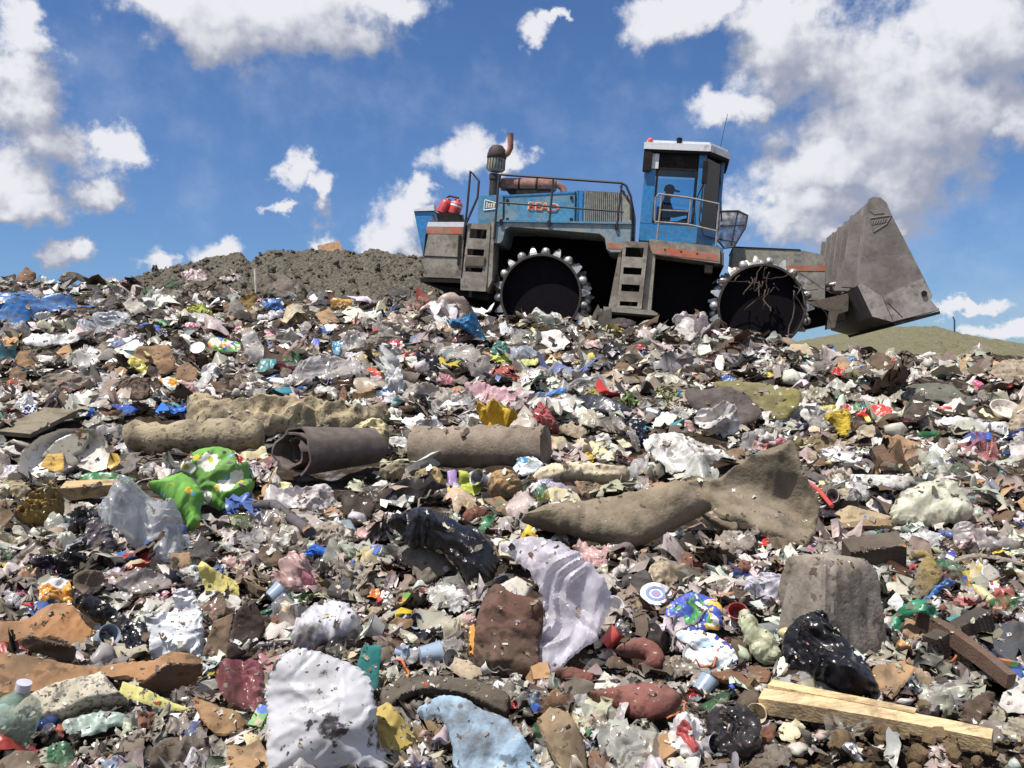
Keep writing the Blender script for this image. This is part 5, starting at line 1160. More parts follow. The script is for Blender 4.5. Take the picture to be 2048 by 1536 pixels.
# grey carpet roll
A = gp(832, 930, .11); Bq = gp(1092, 932, .11); mb = MB(); n = 14
mb.tube([A + (Bq - A) * i / n for i in range(n + 1)], [.125 * (1 + .05 * r_.randn()) for i in range(n + 1)], 24)
custom('carpet_roll', 'grey rolled carpet lying level right of the dark layered roll', 'carpet roll', mb, 'felt', (142, 128, 114), smooth=True, sharp=50, foot=[(815, 880), (1100, 875), (1100, 950), (815, 945)])
# dark layered roll: a spiral strip drawn out along its axis
C0 = gp(588, 958, .15); C1 = gp(742, 935, .13); ax = C1 - C0; Ln = np.linalg.norm(ax); ax /= Ln; ux = np.cross((0, 0, 1.), ax); ux /= np.linalg.norm(ux); uz = np.cross(ax, ux)
if ux[0] < 0: pass
V = []; Fc = []; nt_ = 90; ns = 14
for side in (0, 1):
    for i in range(nt_ + 1):
        th = i / nt_ * 2 * math.pi * 3.3; rr = .045 + .030 * th / 6.283 + (.012 if side else 0) + .004 * math.sin(i * 1.9)
        for j in range(ns + 1):
            f = j / ns; sl = .05 * math.sin(th * .5) * (1 - f) + .012 * math.sin(i * .8 + j)
            V.append(C0 + ax * (Ln * f + sl) + (ux * math.cos(th + 2.2) * 1.35 + uz * math.sin(th + 2.2) * .95) * rr * (1 - .25 * f))
W_ = ns + 1; half = (nt_ + 1) * W_
for i in range(nt_):
    for j in range(ns):
        a = i * W_ + j; Fc.append((a, a + 1, a + W_ + 1, a + W_)); Fc.append((half + a, half + a + W_, half + a + W_ + 1, half + a + 1))
    for j in (0, ns): a = i * W_ + j; Fc.append((a, a + W_, half + a + W_, half + a))
for i in (0, nt_):
    for j in range(ns): a = i * W_ + j; Fc.append((a, a + 1, half + a + 1, half + a))
o = mk('rolled_matting', V, Fc, mt['rubber'], color=(98, 88, 84), smooth=True, sharp=40); HOBJ.append(o); tag(o, 'dark grey rolled matting with its layered open end towards the floral quilt', 'matting roll')
HERO.append([(512, 885), (600, 872), (770, 910), (768, 950), (690, 990), (560, 965)])
# floral quilt
q1 = sheet_mesh(ZP([(1380, 620), (1450, 520), (1560, 470), (1720, 455), (1840, 500), (1925, 600), (1955, 720), (1900, 850), (1830, 930), (1740, 955), (1650, 910), (1560, 830), (1500, 720)], 0, 780), incl=66, thick=.10, edge=1, crum=.022, wl=.10, seed=51, res=52, pleat=(7, .03, .1, .4))
q2 = sheet_mesh(ZP([(1130, 730), (1250, 690), (1380, 640), (1480, 690), (1540, 770), (1570, 840), (1540, 930), (1560, 1050), (1450, 1085), (1420, 1010), (1340, 940), (1220, 810)], 0, 780), incl=60, thick=.08, edge=1, crum=.022, wl=.10, seed=52, res=52, pleat=(6, .03, .9, .9))
o = mk('floral_quilt', q1[1], q1[2], mt['floral'], color=(98, 172, 62), smooth=True, sharp=60, loc=q1[0]); HOBJ.append(o); tag(o, 'bright green quilt with white and yellow flowers, bundled up', 'quilt')
mk('loose_corner', q2[1] + (q2[0] - q1[0]), q2[2], mt['floral'], o, color=(98, 172, 62), smooth=True, sharp=60)
HERO.append(ZP([(1130, 730), (1380, 630), (1450, 520), (1720, 455), (1925, 600), (1955, 720), (1830, 930), (1740, 955), (1560, 1050), (1450, 1085), (1340, 940)], 0, 780))
T('rag', 'small piece of flowered cloth below the green floral quilt', (110, 170, 60), ZP([(1720, 1030), (1800, 970), (1890, 975), (1915, 1050), (1870, 1030), (1800, 1050)], 0, 780), mat='floral')
# ================================================================== left middle
tr = T('hard', 'broken white tray tipped on its side at the left', (226, 220, 212), [(32, 940), (45, 900), (80, 872), (125, 857), (188, 857), (212, 876), (220, 905), (214, 936), (186, 944), (150, 930), (110, 950), (70, 965)], name='broken_tray', cat='tray', incl=52, t=.05, bu=-.28, edge=.35, res=56)
T('hard', 'grey inner shell leaning inside the broken white tray', (150, 146, 134), [(80, 915), (110, 880), (150, 862), (182, 858), (180, 880), (165, 905), (150, 912), (160, 925), (145, 935), (110, 922)], name='tray_shell', incl=70, lift=.06, t=.05)
T('card', 'ochre torn card on the broken white tray', (206, 166, 84), ZP([(370, 495), (490, 490), (490, 620), (430, 640), (310, 590)], 0, 780))
T('wrap', 'long green wrapper with an orange mark below the broken tray', (36, 130, 62), ZP([(605, 650), (720, 635), (860, 635), (1010, 670), (1040, 690), (960, 730), (800, 720), (680, 720)], 0, 780), c=.08)
o = custom('plank', 'splintered pale plank pointing at the green floral quilt', 'plank', bar(MB(), gp(128, 998, .04), gp(242, 996, .06), .10, .075, up=(0, -.3, 1), seed=5, taper=.75), 'wood', (202, 168, 122), foot=[(125, 968), (245, 968), (245, 1000), (125, 1000)])
T('foam', 'crumbly ochre insulation clump at the left', (150, 124, 72), ZP([(110, 950), (200, 900), (280, 830), (420, 770), (490, 830), (490, 960), (440, 1030), (300, 1080), (150, 1010)], 0, 780), c=.2, w=.16, t=.6, res=56)
T('clear', 'big clear plastic sheet draped in front of the green floral quilt', (206, 210, 216), ZP([(740, 905), (850, 840), (960, 730), (1080, 700), (1200, 770), (1250, 900), (1390, 980), (1400, 1150), (1330, 1290), (1150, 1340), (920, 1290), (1060, 1160), (850, 1050)], 0, 780), res=70, t=.25, c=.16, w=.2, incl=48)
T('bag', 'small white crumpled ball on a black bag at the left', (226, 222, 208), ZP([(430, 1180), (470, 1110), (530, 1100), (600, 1150), (615, 1230), (560, 1270), (480, 1250)], 0, 780), c=.2, w=.2, t=.6)
T('black', 'black bag under the small white crumpled ball', (22, 22, 26), ZP([(430, 1270), (520, 1250), (640, 1280), (680, 1350), (640, 1430), (500, 1440), (430, 1380)], 0, 780))
T('black', 'black bag between the ochre clump and the clear sheet', (26, 24, 30), (168, 1040, 70, 60))
T('black', 'dim grey film hanging left of the clear sheet', (84, 78, 84), ZP([(640, 1120), (700, 1000), (780, 990), (860, 1100), (890, 1210), (760, 1240), (660, 1220)], 0, 780))
T('card', 'tan cardboard square right of the clear sheet', (170, 138, 104), ZP([(1295, 1250), (1460, 1245), (1470, 1330), (1440, 1440), (1340, 1430)], 0, 780), incl=65)
T('paper', 'pale yellow speckled sheet standing left of the dark textured board', (222, 208, 120), [(396, 1136), (404, 1122), (427, 1139), (477, 1165), (480, 1196), (458, 1201), (422, 1203), (406, 1167)], incl=65)
T('bag', 'white bag at the left edge above the beige wrapped bundle', (218, 214, 220), (18, 945, 54, 46))
T('rag', 'beige wrapped bundle at the left edge', (172, 156, 128), (26, 978, 74, 44))
# ================================================================== centre
mb = MB(); pts = [gp(485, 1024, .03), gp(548, 1030, .05), gp(620, 1080, .03)]; mb.tube([pts[0], pts[0] * .5 + pts[1] * .5, pts[1], pts[1] * .5 + pts[2] * .5, pts[2]], .024, 10)
custom('pipe', 'bent dark grey pipe below the dark rolled matting', 'pipe', mb, 'rubber', (84, 80, 84), smooth=True, sharp=60, foot=[(485, 1010), (550, 1012), (622, 1066), (610, 1080), (540, 1040)])
T('bag', 'dirty white bag with folds below the dark rolled matting', (206, 198, 198), [(552, 986), (585, 975), (640, 966), (660, 975), (668, 1000), (640, 1018), (600, 1025), (560, 1005)], c=.2, w=.22)
T('paper', 'pale yellow paper on top of the folded white bag', (236, 228, 176), (570, 973, 42, 18))
T('card', 'light pinkish board scrap tilted above the big black bag', (190, 172, 160), ZP([(1015, 730), (1080, 690), (1150, 730), (1200, 780), (1120, 840)], 480, 840))
T('foam', 'crumbled white plaster slab left of the big black bag', (222, 208, 194), ZP([(520, 890), (600, 800), (740, 780), (860, 860), (920, 900), (860, 940), (640, 950)], 480, 840), t=.2)
T('hard', 'slate blue flat scrap on the crumbled plaster slab', (104, 132, 144), ZP([(735, 770), (850, 765), (895, 850), (800, 840)], 480, 840), incl=40, lift=.02)
T('bag', 'vivid blue crumpled scrap left of the shiny blue cup', (20, 100, 200), ZP([(490, 1040), (550, 970), (650, 965), (740, 1040), (720, 1080), (680, 1100), (600, 1040)], 480, 840))
T('hard', 'shiny royal blue cup below the crumbled plaster', (16, 84, 186), ZP([(955, 990), (1060, 965), (1170, 990), (1165, 1080), (1060, 1095), (970, 1040)], 480, 840), t=.4)
T('bag', 'dark blue piece with a white neck below the royal blue cup', (12, 70, 170), ZP([(1050, 1240), (1130, 1180), (1190, 1220), (1210, 1310), (1080, 1310)], 480, 840), mat='hard', t=.3)
T('paper', 'lime green card right of a violet frame', (192, 204, 72), ZP([(1680, 390), (1740, 400), (1890, 520), (1870, 575), (1690, 585)], 480, 840), incl=55)
T('hard', 'violet plastic frame left of the lime green card', (142, 112, 170), ZP([(1590, 390), (1660, 380), (1680, 580), (1640, 590), (1600, 520)], 480, 840))
T('wrap', 'indigo wrapper at mid slope above the pinkish board', (48, 36, 160), ZP([(1045, 570), (1130, 510), (1210, 505), (1200, 545), (1110, 600)], 480, 840))
T('foam', 'yellowish foam chunk left of the violet frame', (206, 178, 118), ZP([(1350, 410), (1480, 370), (1545, 400), (1570, 500), (1540, 555), (1480, 520), (1360, 490)], 480, 840))
T('foam', 'greenish grey foam chunk left of the yellowish chunk', (164, 156, 124), ZP([(1070, 400), (1180, 330), (1260, 350), (1250, 430), (1130, 470)], 480, 840))
T('black', 'big glossy black bag sprawling down the centre', (22, 20, 26), ZP([(1130, 850), (1240, 740), (1300, 690), (1480, 665), (1600, 730), (1700, 820), (1830, 860), (1950, 920), (1995, 1050), (1960, 1200), (1880, 1330), (1760, 1290), (1700, 1200), (1620, 1110), (1520, 1020), (1300, 990), (1230, 900)], 480, 840), res=84, t=.3, c=.13, w=.2, incl=56)
T('felt', 'grey mottled flake of board lying on the big black bag', (120, 110, 100), ZP([(1205, 1010), (1440, 975), (1540, 1040), (1625, 1130), (1610, 1160), (1400, 1275), (1330, 1150)], 480, 840), incl=55, lift=.06, t=.06, c=.02)
T('hard', 'small red bottle cap below the dark blue piece', (200, 50, 52), (760, 1203, 15, 16), t=.6)
stick('grey brown splinter leaning on the black bag side', (860, 1160), (905, 1198), 6, (120, 108, 94))
T('black', 'dark green sheet strip left of the round white bag', (28, 88, 66), ZP([(160, 1490), (200, 1450), (360, 1370), (410, 1385), (300, 1450), (190, 1510)], 480, 840), mat='bag')
T('card', 'dark open carton left of the large brown mat', (138, 112, 86), ZP([(1870, 610), (2000, 580), (2130, 700), (2060, 740), (1980, 700)], 480, 840), incl=35)
# ================================================================== lower middle
T('bag', 'round white bag, grey at the folds, above the big stained bag', (206, 204, 212), ZP([(540, 530), (600, 400), (680, 300), (820, 240), (950, 258), (1040, 340), (1072, 420), (1030, 530), (940, 612), (800, 590), (700, 650), (590, 620)], 440, 1136), t=.4, c=.07, w=.35, incl=62, nopl=True)
T('bag', 'big white bag with black stains at the lower edge', (208, 208, 214), [(541, 1342), (560, 1315), (580, 1303), (607, 1297), (648, 1308), (713, 1331), (736, 1352), (747, 1386), (753, 1422), (757, 1475), (768, 1560), (545, 1560), (535, 1500), (531, 1420), (526, 1385)], t=.35, c=.07, w=.5, res=84, incl=68, edge=.9,
  mat=M('stained_white_film', src='obj', rough=.4, spec=.4, bump=(RIDGE, 12, .4, .012), dirt=(10, .565, .63, .95), grime=.3, mud=(.025, .02, .02, 1), transl=.1, var=.08, speck=(42, .64, .70, .9)), nopl=True)
T('paper', 'teal sheet standing behind the big stained white bag', (10, 124, 122), [(726, 1290), (763, 1290), (761, 1323), (756, 1370), (745, 1395), (737, 1360), (713, 1335)], incl=72, c=.03)
T('card', 'mustard yellow folded card right of the big stained bag', (204, 178, 84), [(748, 1417), (776, 1404), (794, 1422), (836, 1482), (805, 1502), (763, 1524), (752, 1480)], incl=62, mat='paper', c=.10)
T('rag', 'pale blue shirt like cloth at the lower edge', (158, 188, 214), [(832, 1418), (860, 1396), (897, 1387), (932, 1398), (962, 1420), (1012, 1438), (1056, 1490), (1078, 1560), (918, 1560), (905, 1500), (893, 1455), (872, 1432), (850, 1440)], t=.12, c=.07, w=.5, res=70, incl=55, nopl=True)
T('rub', 'dark brown textured board standing left of the round white bag', (58, 46, 42), [(474, 1222), (502, 1199), (526, 1238), (528, 1268), (492, 1307), (456, 1318), (462, 1262)], incl=68, t=.05)
T('card', 'muddy cardboard flap left of the dark textured board', (130, 102, 74), [(404, 1312), (428, 1242), (470, 1224), (462, 1270), (456, 1318)], incl=65)
T('clear', 'wine red tinted film left of the big stained bag', (150, 84, 92), [(432, 1336), (470, 1318), (520, 1330), (530, 1370), (520, 1420), (470, 1410), (440, 1385)])
T('felt', 'dark grey padding bent like an arch above the pale blue cloth', (88, 82, 74), [(760, 1402), (772, 1378), (810, 1360), (860, 1354), (930, 1362), (1012, 1390), (1020, 1420), (1008, 1436), (940, 1404), (880, 1390), (820, 1398), (776, 1430)], t=.2)
T('rag', 'maroon and brown stained cushion below the big black bag', (98, 58, 50), [(956, 1228), (976, 1180), (1000, 1166), (1020, 1184), (1060, 1195), (1086, 1210), (1082, 1280), (1072, 1352), (1018, 1356), (955, 1334), (948, 1282)], t=.3, c=.08, incl=66, res=56, nopl=True)
T('hard', 'twisted amber bottle left of the maroon stained cushion', (206, 146, 56), [(938, 1252), (952, 1250), (956, 1280), (950, 1318), (938, 1312), (936, 1280)], t=.6)
T('foam', 'cream bone shaped piece right of the maroon stained cushion', (218, 196, 142), [(1074, 1216), (1090, 1214), (1092, 1238), (1100, 1252), (1088, 1264), (1072, 1260), (1068, 1246), (1076, 1234)], t=.8, c=.03)
T('clear', 'large pale lilac plastic sheet draped below the brown mat', (214, 209, 219), [(1000, 1092), (1045, 1068), (1100, 1090), (1150, 1120), (1200, 1160), (1224, 1200), (1206, 1250), (1190, 1290), (1150, 1310), (1120, 1340), (1085, 1348), (1072, 1292), (1090, 1230), (1078, 1180), (1040, 1130)], mat=M('milky_lilac_film', src='obj', rough=.25, spec=.6, bump=(RIDGE, 14, .45, .008), alpha=.66, transl=.25, var=.12, dirt=(8, .6, .7, .35)), t=.2, c=.12, w=.3, res=84, incl=55)
T('hard', 'dirty white dish under the upper edge of the lilac sheet', (206, 198, 184), (1032, 1180, 66, 56))
T('rag', 'curled dark maroon glove right of the lilac sheet', (122, 66, 60), ZP([(1270, 650), (1300, 600), (1400, 555), (1510, 555), (1610, 620), (1655, 720), (1610, 800), (1500, 800), (1430, 770), (1500, 720), (1440, 690), (1360, 690)], 900, 1136), name='glove', cat='glove', t=.6, c=.03, group=None, nopl=True)
T('rag', 'large maroon padded glove lying flat below the white triangle', (124, 68, 62), ZP([(1050, 960), (1200, 935), (1400, 895), (1600, 885), (1740, 945), (1775, 1020), (1700, 1120), (1560, 1185), (1430, 1172), (1290, 1100), (1130, 1030)], 900, 1136), name='glove', cat='glove', t=.5, c=.03, res=56, nopl=True)
T('rag', 'flattened maroon padded strip left of the white triangle', (116, 66, 58), ZP([(770, 800), (900, 760), (1060, 800), (1150, 850), (1090, 915), (960, 890), (850, 840)], 900, 1136), t=.4)
T('paper', 'white triangular scrap between the maroon gloves', (226, 222, 206), ZP([(1185, 790), (1330, 910), (1230, 950), (1080, 930)], 900, 1136), incl=60)
T('bag', 'white film smeared with red right of the lower maroon glove', (222, 216, 218), [(1335, 1470), (1350, 1440), (1375, 1420), (1400, 1440), (1412, 1475), (1405, 1510), (1375, 1520), (1345, 1500)], mat='meat', t=.5, c=.2)
T('card', 'bent tan cardboard strips right of the pale blue cloth', (158, 132, 98), [(1072, 1440), (1100, 1420), (1140, 1440), (1170, 1490), (1180, 1556), (1120, 1556), (1095, 1500)], b=.2, t=.08)
T('clear', 'clear bag at the lower edge below the maroon gloves', (190, 188, 180), [(1196, 1470), (1230, 1448), (1300, 1465), (1318, 1495), (1300, 1556), (1220, 1556)])
o, c, ax, rad = disc('white round lid printed with blue rings and a red centre', 1312, 1188, 64, 33, (232, 234, 238), 'printed_disc', 'lid', [(-.06, .97), (0, 1), (.05, .98), (.03, .9), (.03, 0)])
for (r0, r1, h, col, nm) in ((.42, .66, .034, (128, 148, 200), 'blue_ring'), (0, .30, .036, (122, 138, 196), 'blue_centre'), (0, .13, .040, (220, 120, 130), 'red_centre')):
    child(o, nm, MB().lathe([(h * rad, r1 * rad), (h * rad + .0008, r1 * rad * .99), (h * rad + .0008, max(r0 * rad, 0))], (0, 0, 0), ax, 32, False), 'hard', col)
T('wrap', 'blue and yellow printed packet right of the blue ringed lid', (30, 66, 170), [(1330, 1226), (1352, 1196), (1400, 1187), (1440, 1206), (1440, 1258), (1392, 1266), (1345, 1252)], mat='packblue', c=.08, incl=45)
T('wrap', 'white and violet cartons below the blue and yellow packet', (226, 230, 238), [(1350, 1275), (1380, 1262), (1440, 1275), (1475, 1310), (1460, 1340), (1420, 1325), (1390, 1300)], mat='milk')
o, c, ax, rad = disc('silvery foil lid right of the curled maroon glove', 1396, 1312, 62, 40, (222, 224, 226), 'foil_disc', 'foil disc', [(-.1, .9), (0, 1), (.05, .96), (-.12, .8), (-.12, 0)], 'metal')
disc('white cup lying on its side right of the lilac sheet', 1226, 1214, 44, 36, (226, 224, 226), 'cup', 'cup', [(-.9, .6), (-.9, .62), (0, 1), (.08, 1.03), (.08, .95), (-.8, .55), (-.8, 0)], tilt=20)
disc('dark tin can lying above the curled maroon glove', 1328, 1284, 44, 40, (52, 44, 44), 'tin_can', 'can', [(-1.2, 0), (-1.2, .9), (-1.15, 1), (.2, 1), (.24, .94), (.1, .9), (.1, 0)], 'metal', tilt=10, yaw=50)
T('foil', 'crumpled silver foil lump right of the lilac sheet tip', (176, 172, 166), (1242, 1260, 62, 48))
T('wrap', 'bright red wrapper right of the dark grey arched padding', (200, 30, 40), (1032, 1411, 32, 22))
T('bag', 'navy and grey film below the bright red wrapper', (70, 92, 114), (1066, 1404, 40, 50))
# ================================================================== lower right
Pb = gp(1690, 1322); bm = bmesh.new(); bmesh.ops.create_cube(bm, size=1); bmesh.ops.subdivide_edges(bm, edges=bm.edges[:], cuts=22, use_grid_fill=True)
co = np.array([v.co[:] for v in bm.verts]); fcs = [[v.index for v in f.verts] for f in bm.faces]; bm.free(); q = np.sign(co) * np.abs(co * 2) ** 1.0 / 2
nrm = co / np.linalg.norm(co, axis=1)[:, None]; k8 = (np.abs(co * 2) ** 7).sum(1) ** (1 / 7.); q = co / k8[:, None] * 1.0
uu = np.stack([co[:, 0] * 1.3 + co[:, 1] * .9, co[:, 2] * .8 + co[:, 1] * .4], 1); ww = crumple(uu, .34, 91); pl = np.abs((co[:, 0] * 2.3 + co[:, 1] * 1.9 + .25 * np.sin(co[:, 2] * 4)) % 1 * 2 - 1) - .5
q = q * (1 + .085 * ww + .045 * pl * (co[:, 2] < .35))[:, None]; q = q * np.array((.25, .20, .30)); q[:, :2] *= (1.06 - .22 * (q[:, 2:] / .34 + .5)); q[:, 2] += -.10 * q[:, 0] - .05 * q[:, 1]
ca, sa = math.cos(R(24)), math.sin(R(24)); q = np.stack([q[:, 0] * ca - q[:, 1] * sa, q[:, 0] * sa + q[:, 1] * ca, q[:, 2] + .12], 1) + np.array((0, .12, 0))
o = mk('covered_box', q, fcs, mt['rag'], color=(146, 136, 126), smooth=True, sharp=32, loc=Pb); HOBJ.append(o); tag(o, 'large grey cloth covered box with flat sides and folds', 'box')
HERO.append([(1590, 1190), (1625, 1136), (1660, 1118), (1742, 1150), (1773, 1190), (1771, 1240), (1752, 1305), (1700, 1318), (1640, 1290), (1598, 1262)])
T('black', 'black bag with a white sticker in front of the grey box', (26, 25, 31), ZP([(565, 440), (640, 330), (790, 285), (900, 380), (1060, 540), (1120, 660), (1135, 790), (930, 770), (700, 620), (600, 600)], 1380, 1136, 3.066), res=60, t=.3)
T('paper', 'white sticker on the black bag in front of the grey box', (216, 214, 214), ZP([(905, 400), (1078, 550), (1030, 642), (885, 492)], 1380, 1136, 3.066), name='sticker', cat='sticker', incl=60, lift=.055, c=.02, base=Z(990, 700, 1380, 1136, 3.066))
T('clear', 'clear film lying on the pale timber', (190, 186, 184), ZP([(500, 690), (640, 640), (800, 580), (900, 650), (930, 760), (800, 770), (640, 720)], 1380, 1136, 3.066))
T('bag', 'white bag with grey pleats left of the grey cloth covered box', (210, 206, 218), ZP([(335, 110), (400, 30), (520, 40), (600, 110), (620, 170), (530, 240), (430, 220), (345, 240)], 1380, 1136, 3.066), c=.16, w=.3)
T('clear', 'clear packet of pale salad leaves left of the black bag', (216, 218, 188), ZP([(290, 300), (350, 265), (440, 350), (530, 450), (565, 530), (500, 580), (400, 560), (330, 440)], 1380, 1136, 3.066), mat='lettuce', t=.4, nopl=True)
T('wood', 'curved dark brown bark like board under the salad packet', (120, 76, 48), ZP([(100, 660), (240, 620), (420, 600), (510, 640), (480, 720), (330, 740), (180, 700)], 1380, 1136, 3.066))
T('hard', 'white spoon shaped shell left of the clear film on the timber', (226, 220, 210), ZP([(530, 620), (550, 550), (600, 530), (622, 570), (590, 640), (540, 680)], 1380, 1136, 3.066))
A = gp(1524, 1424, .028); Bq = gp(1985, 1503, .022)
tb = custom('timber', 'long pale timber lying across the lower right corner', 'timber', bar(MB(), A, Bq, .05, .046, up=(0, -.3, 1), seed=11, taper=.85, wob=.006), 'wood', (222, 192, 146), foot=[(1530, 1368), (1605, 1370), (1985, 1450), (1985, 1500), (1525, 1425)])
child(tb, 'upper_batten', bar(MB(), A + (0.03, .030, .028), A * .28 + Bq * .72 + (0, .030, .024), .04, .022, up=(0, -.1, 1), seed=12, taper=.8), 'wood', (214, 184, 138))
T('foil', 'bright foil scrap on the soil heap at the lower right', (214, 214, 220), ZP([(930, 1090), (1000, 1070), (1040, 1130), (1100, 1230), (1040, 1200), (980, 1150)], 1380, 1136, 3.066), c=.12)
T('black', 'dusty black bag left of the soil heap', (44, 40, 40), ZP([(110, 900), (200, 850), (340, 850), (430, 920), (430, 1100), (360, 1180), (200, 1180), (110, 1060)], 1380, 1136, 3.066), t=.4, res=50)
T('foam', 'curved olive yellow foam board right of the grey box', (148, 128, 76), ZP([(1175, 880), (1200, 850), (1300, 838), (1360, 900), (1405, 1030), (1345, 1130), (1270, 1182), (1195, 1150), (1240, 960), (1290, 890), (1200, 915)], 1480, 860, 3.491), t=.12, c=.02, incl=66)
T('bag', 'blue plastic strip right of the olive foam board', (36, 122, 200), ZP([(1265, 1190), (1330, 1130), (1440, 1040), (1500, 1050), (1480, 1080), (1390, 1130), (1310, 1210)], 1480, 860, 3.491), t=.2)
T('bag', 'green plastic strip arched beside the rusty beam at the right', (18, 136, 96), [(1776, 1282), (1782, 1238), (1818, 1204), (1862, 1208), (1900, 1252), (1886, 1264), (1858, 1234), (1822, 1230), (1800, 1250), (1802, 1286)], t=.06, c=.10, incl=66, lift=.03, nopl=True, name='plastic_strip', cat='plastic strip')
custom('beam', 'rusty brown beam slanting down at the right edge', 'beam', bar(MB(), gp(1835, 1258, .04), gp(2022, 1400, .05), .035, .05, up=(0, 0, 1), seed=14, taper=.8, wob=.01), 'wood', (92, 62, 46), foot=[(1835, 1225), (1860, 1225), (2030, 1390), (2000, 1400)])
custom('beam', 'dark charred beam crossing behind the rusty one', 'beam', bar(MB(), gp(1862, 1330, .05), gp(1972, 1290, .08), .05, .06, seed=15), 'wood', (44, 34, 32))
T('rub', 'black tray with a scuffed grey rim at the right edge', (62, 64, 70), ZP([(1660, 275), (1720, 270), (1850, 330), (2080, 380), (2080, 640), (1950, 590), (1830, 480), (1730, 380)], 1380, 1136, 3.066), mat='rubber', name='black_tray', cat='tray', t=.06, incl=40)
T('bag', 'dark blue film hanging under the black tray', (24, 60, 110), ZP([(1760, 450), (1850, 520), (1960, 620), (1930, 700), (1840, 620), (1770, 520)], 1380, 1136, 3.066))
stick('black tube with a yellowish end below the green strip', (1798, 1345), (1905, 1348), 9, (58, 52, 52), name='tube', mat='rubber', cat='tube', lift=.01)
custom('plank', 'dark brown plank lying behind the grey box', 'plank', bar(MB(), gp(1692, 1146, .05), gp(1802, 1142, .07), .09, .12, up=(0, -.4, 1), seed=17), 'wood', (76, 64, 54), foot=[(1690, 1105), (1805, 1105), (1805, 1145), (1690, 1145)])
T('felt', 'grey strip of carpet curving to the right edge', (140, 130, 122), ZP([(1370, 960), (1480, 900), (1640, 865), (1800, 880), (2000, 940), (2000, 965), (1800, 905), (1640, 895), (1500, 940), (1400, 985)], 1480, 860, 3.491), incl=35)
T('wrap', 'cyan blue wrapper at the right edge', (40, 160, 210), (2030, 1098, 50, 18))
T('wrap', 'yellow wrapper left of the cyan one at the right edge', (232, 190, 60), (2004, 1108, 42, 22))
T('rag', 'mauve pink rag below the corner of the brown mat', (182, 110, 140), (1618, 1107, 32, 36))
T('rag', 'bright red cloth under the brown mat edge', (196, 28, 28), (1546, 1084, 68, 20))
T('foam', 'peach coloured ball below the green strip', (218, 166, 108), (1806, 1293, 32, 26), t=.8, c=.02)
T('paper', 'white folded paper right of the grey cloth covered box', (218, 218, 222), (1792, 1206, 36, 44))
T('card', 'beige crust of board right of the brown mat, under the cream bag', (176, 156, 124), ZP([(660, 580), (760, 530), (920, 570), (1060, 610), (1000, 650), (830, 650), (680, 680)], 1480, 860, 3.491))
T('wood', 'long flat brown lath bundle below the cream bag', (140, 116, 86), ZP([(470, 700), (700, 660), (950, 620), (1110, 650), (1060, 690), (840, 690), (480, 740)], 1480, 860, 3.491))
T('hard', 'grey scoop shaped shell at the far right', (160, 152, 144), ZP([(1680, 960), (1740, 930), (1810, 990), (1820, 1030), (1720, 1090), (1670, 1040)], 1480, 860, 3.491))
T('bag', 'grey folded film with a tan patch right of the cream bag', (176, 166, 166), ZP([(1490, 680), (1580, 655), (1700, 720), (1900, 760), (1960, 800), (1860, 830), (1640, 850), (1520, 820)], 1480, 860, 3.491), res=50)
T('wrap', 'orange scrap left of the red wrapper at the right edge', (222, 150, 70), (1940, 1168, 28, 34))
T('wrap', 'salmon red wrapper at the right edge above the black tray', (196, 92, 86), (2008, 1190, 46, 36))
stick('brown lath lying under the orange scrap', (1905, 1206), (1990, 1184), 5, (150, 122, 90))
# ================================================================== lower left
T('card', 'shaded inside of the kraft cardboard curl beside the yellow strip', (120, 84, 56), ZP([(960, 900), (1100, 850), (1250, 770), (1400, 735), (1560, 735), (1500, 850), (1390, 930), (1220, 945)], 0, 1136), rnd=True, incl=118, lift=.02, nopl=True)  # separate sheet, shade put into its darker brown and face-down tilt
T('card', 'brown sheet put in as the shaded hollow under the large kraft cardboard', (96, 70, 52), ZP([(140, 560), (250, 530), (420, 570), (580, 610), (540, 740), (460, 780), (430, 690), (280, 640)], 0, 1136), rnd=True, incl=112, nopl=True)  # tilted face-down in dark brown so it reads as a shaded cavity
T('black', 'black sole shaped film left of the yellow strip', (26, 22, 24), ZP([(810, 830), (860, 830), (930, 900), (900, 985), (850, 930)], 0, 1136), incl=105, nopl=True)
T('card', 'long curling kraft cardboard across the lower left', (172, 128, 88), [(-20, 1315), (50, 1322), (110, 1334), (180, 1342), (260, 1334), (310, 1330), (345, 1312), (404, 1320), (402, 1352), (372, 1386), (310, 1388), (250, 1370), (180, 1380), (130, 1390), (60, 1404), (-20, 1390)], rnd=True, res=74, b=.25, t=.06, incl=48, sharp=False)
T('card', 'large kraft cardboard piece above the long curling one', (164, 120, 82), [(-20, 1256), (60, 1232), (92, 1212), (140, 1205), (168, 1240), (188, 1270), (150, 1292), (100, 1276), (40, 1292), (-20, 1296)], rnd=True, res=56)
T('rub', 'dark hollow strip of board between the two kraft cardboards', (70, 56, 50), [(40, 1276), (90, 1278), (150, 1296), (130, 1318), (80, 1300), (42, 1292)])  # dark-coloured sheet in place of the cavity shade between the boards
stick('smooth tan broomstick piece left of the tall white bag', (186, 1272), (266, 1335), 9, (196, 156, 104), name='broomstick')
stick('short pale splinter on the kraft cardboard', (38, 1262), (92, 1264), 5, (216, 196, 160))
T('bag', 'tall white bag with a small blue print at the left', (232, 234, 240), ZP([(1110, 380), (1200, 330), (1320, 310), (1340, 180), (1470, 170), (1545, 330), (1565, 500), (1560, 640), (1520, 715), (1430, 640), (1280, 675), (1160, 690), (1150, 500)], 0, 1136), t=.2, c=.10, w=.4, res=62, incl=66)
T('wrap', 'pale blue printed patch of film on the tall white bag edge', (150, 190, 220), (304, 1234, 26, 22), incl=68, lift=.10)
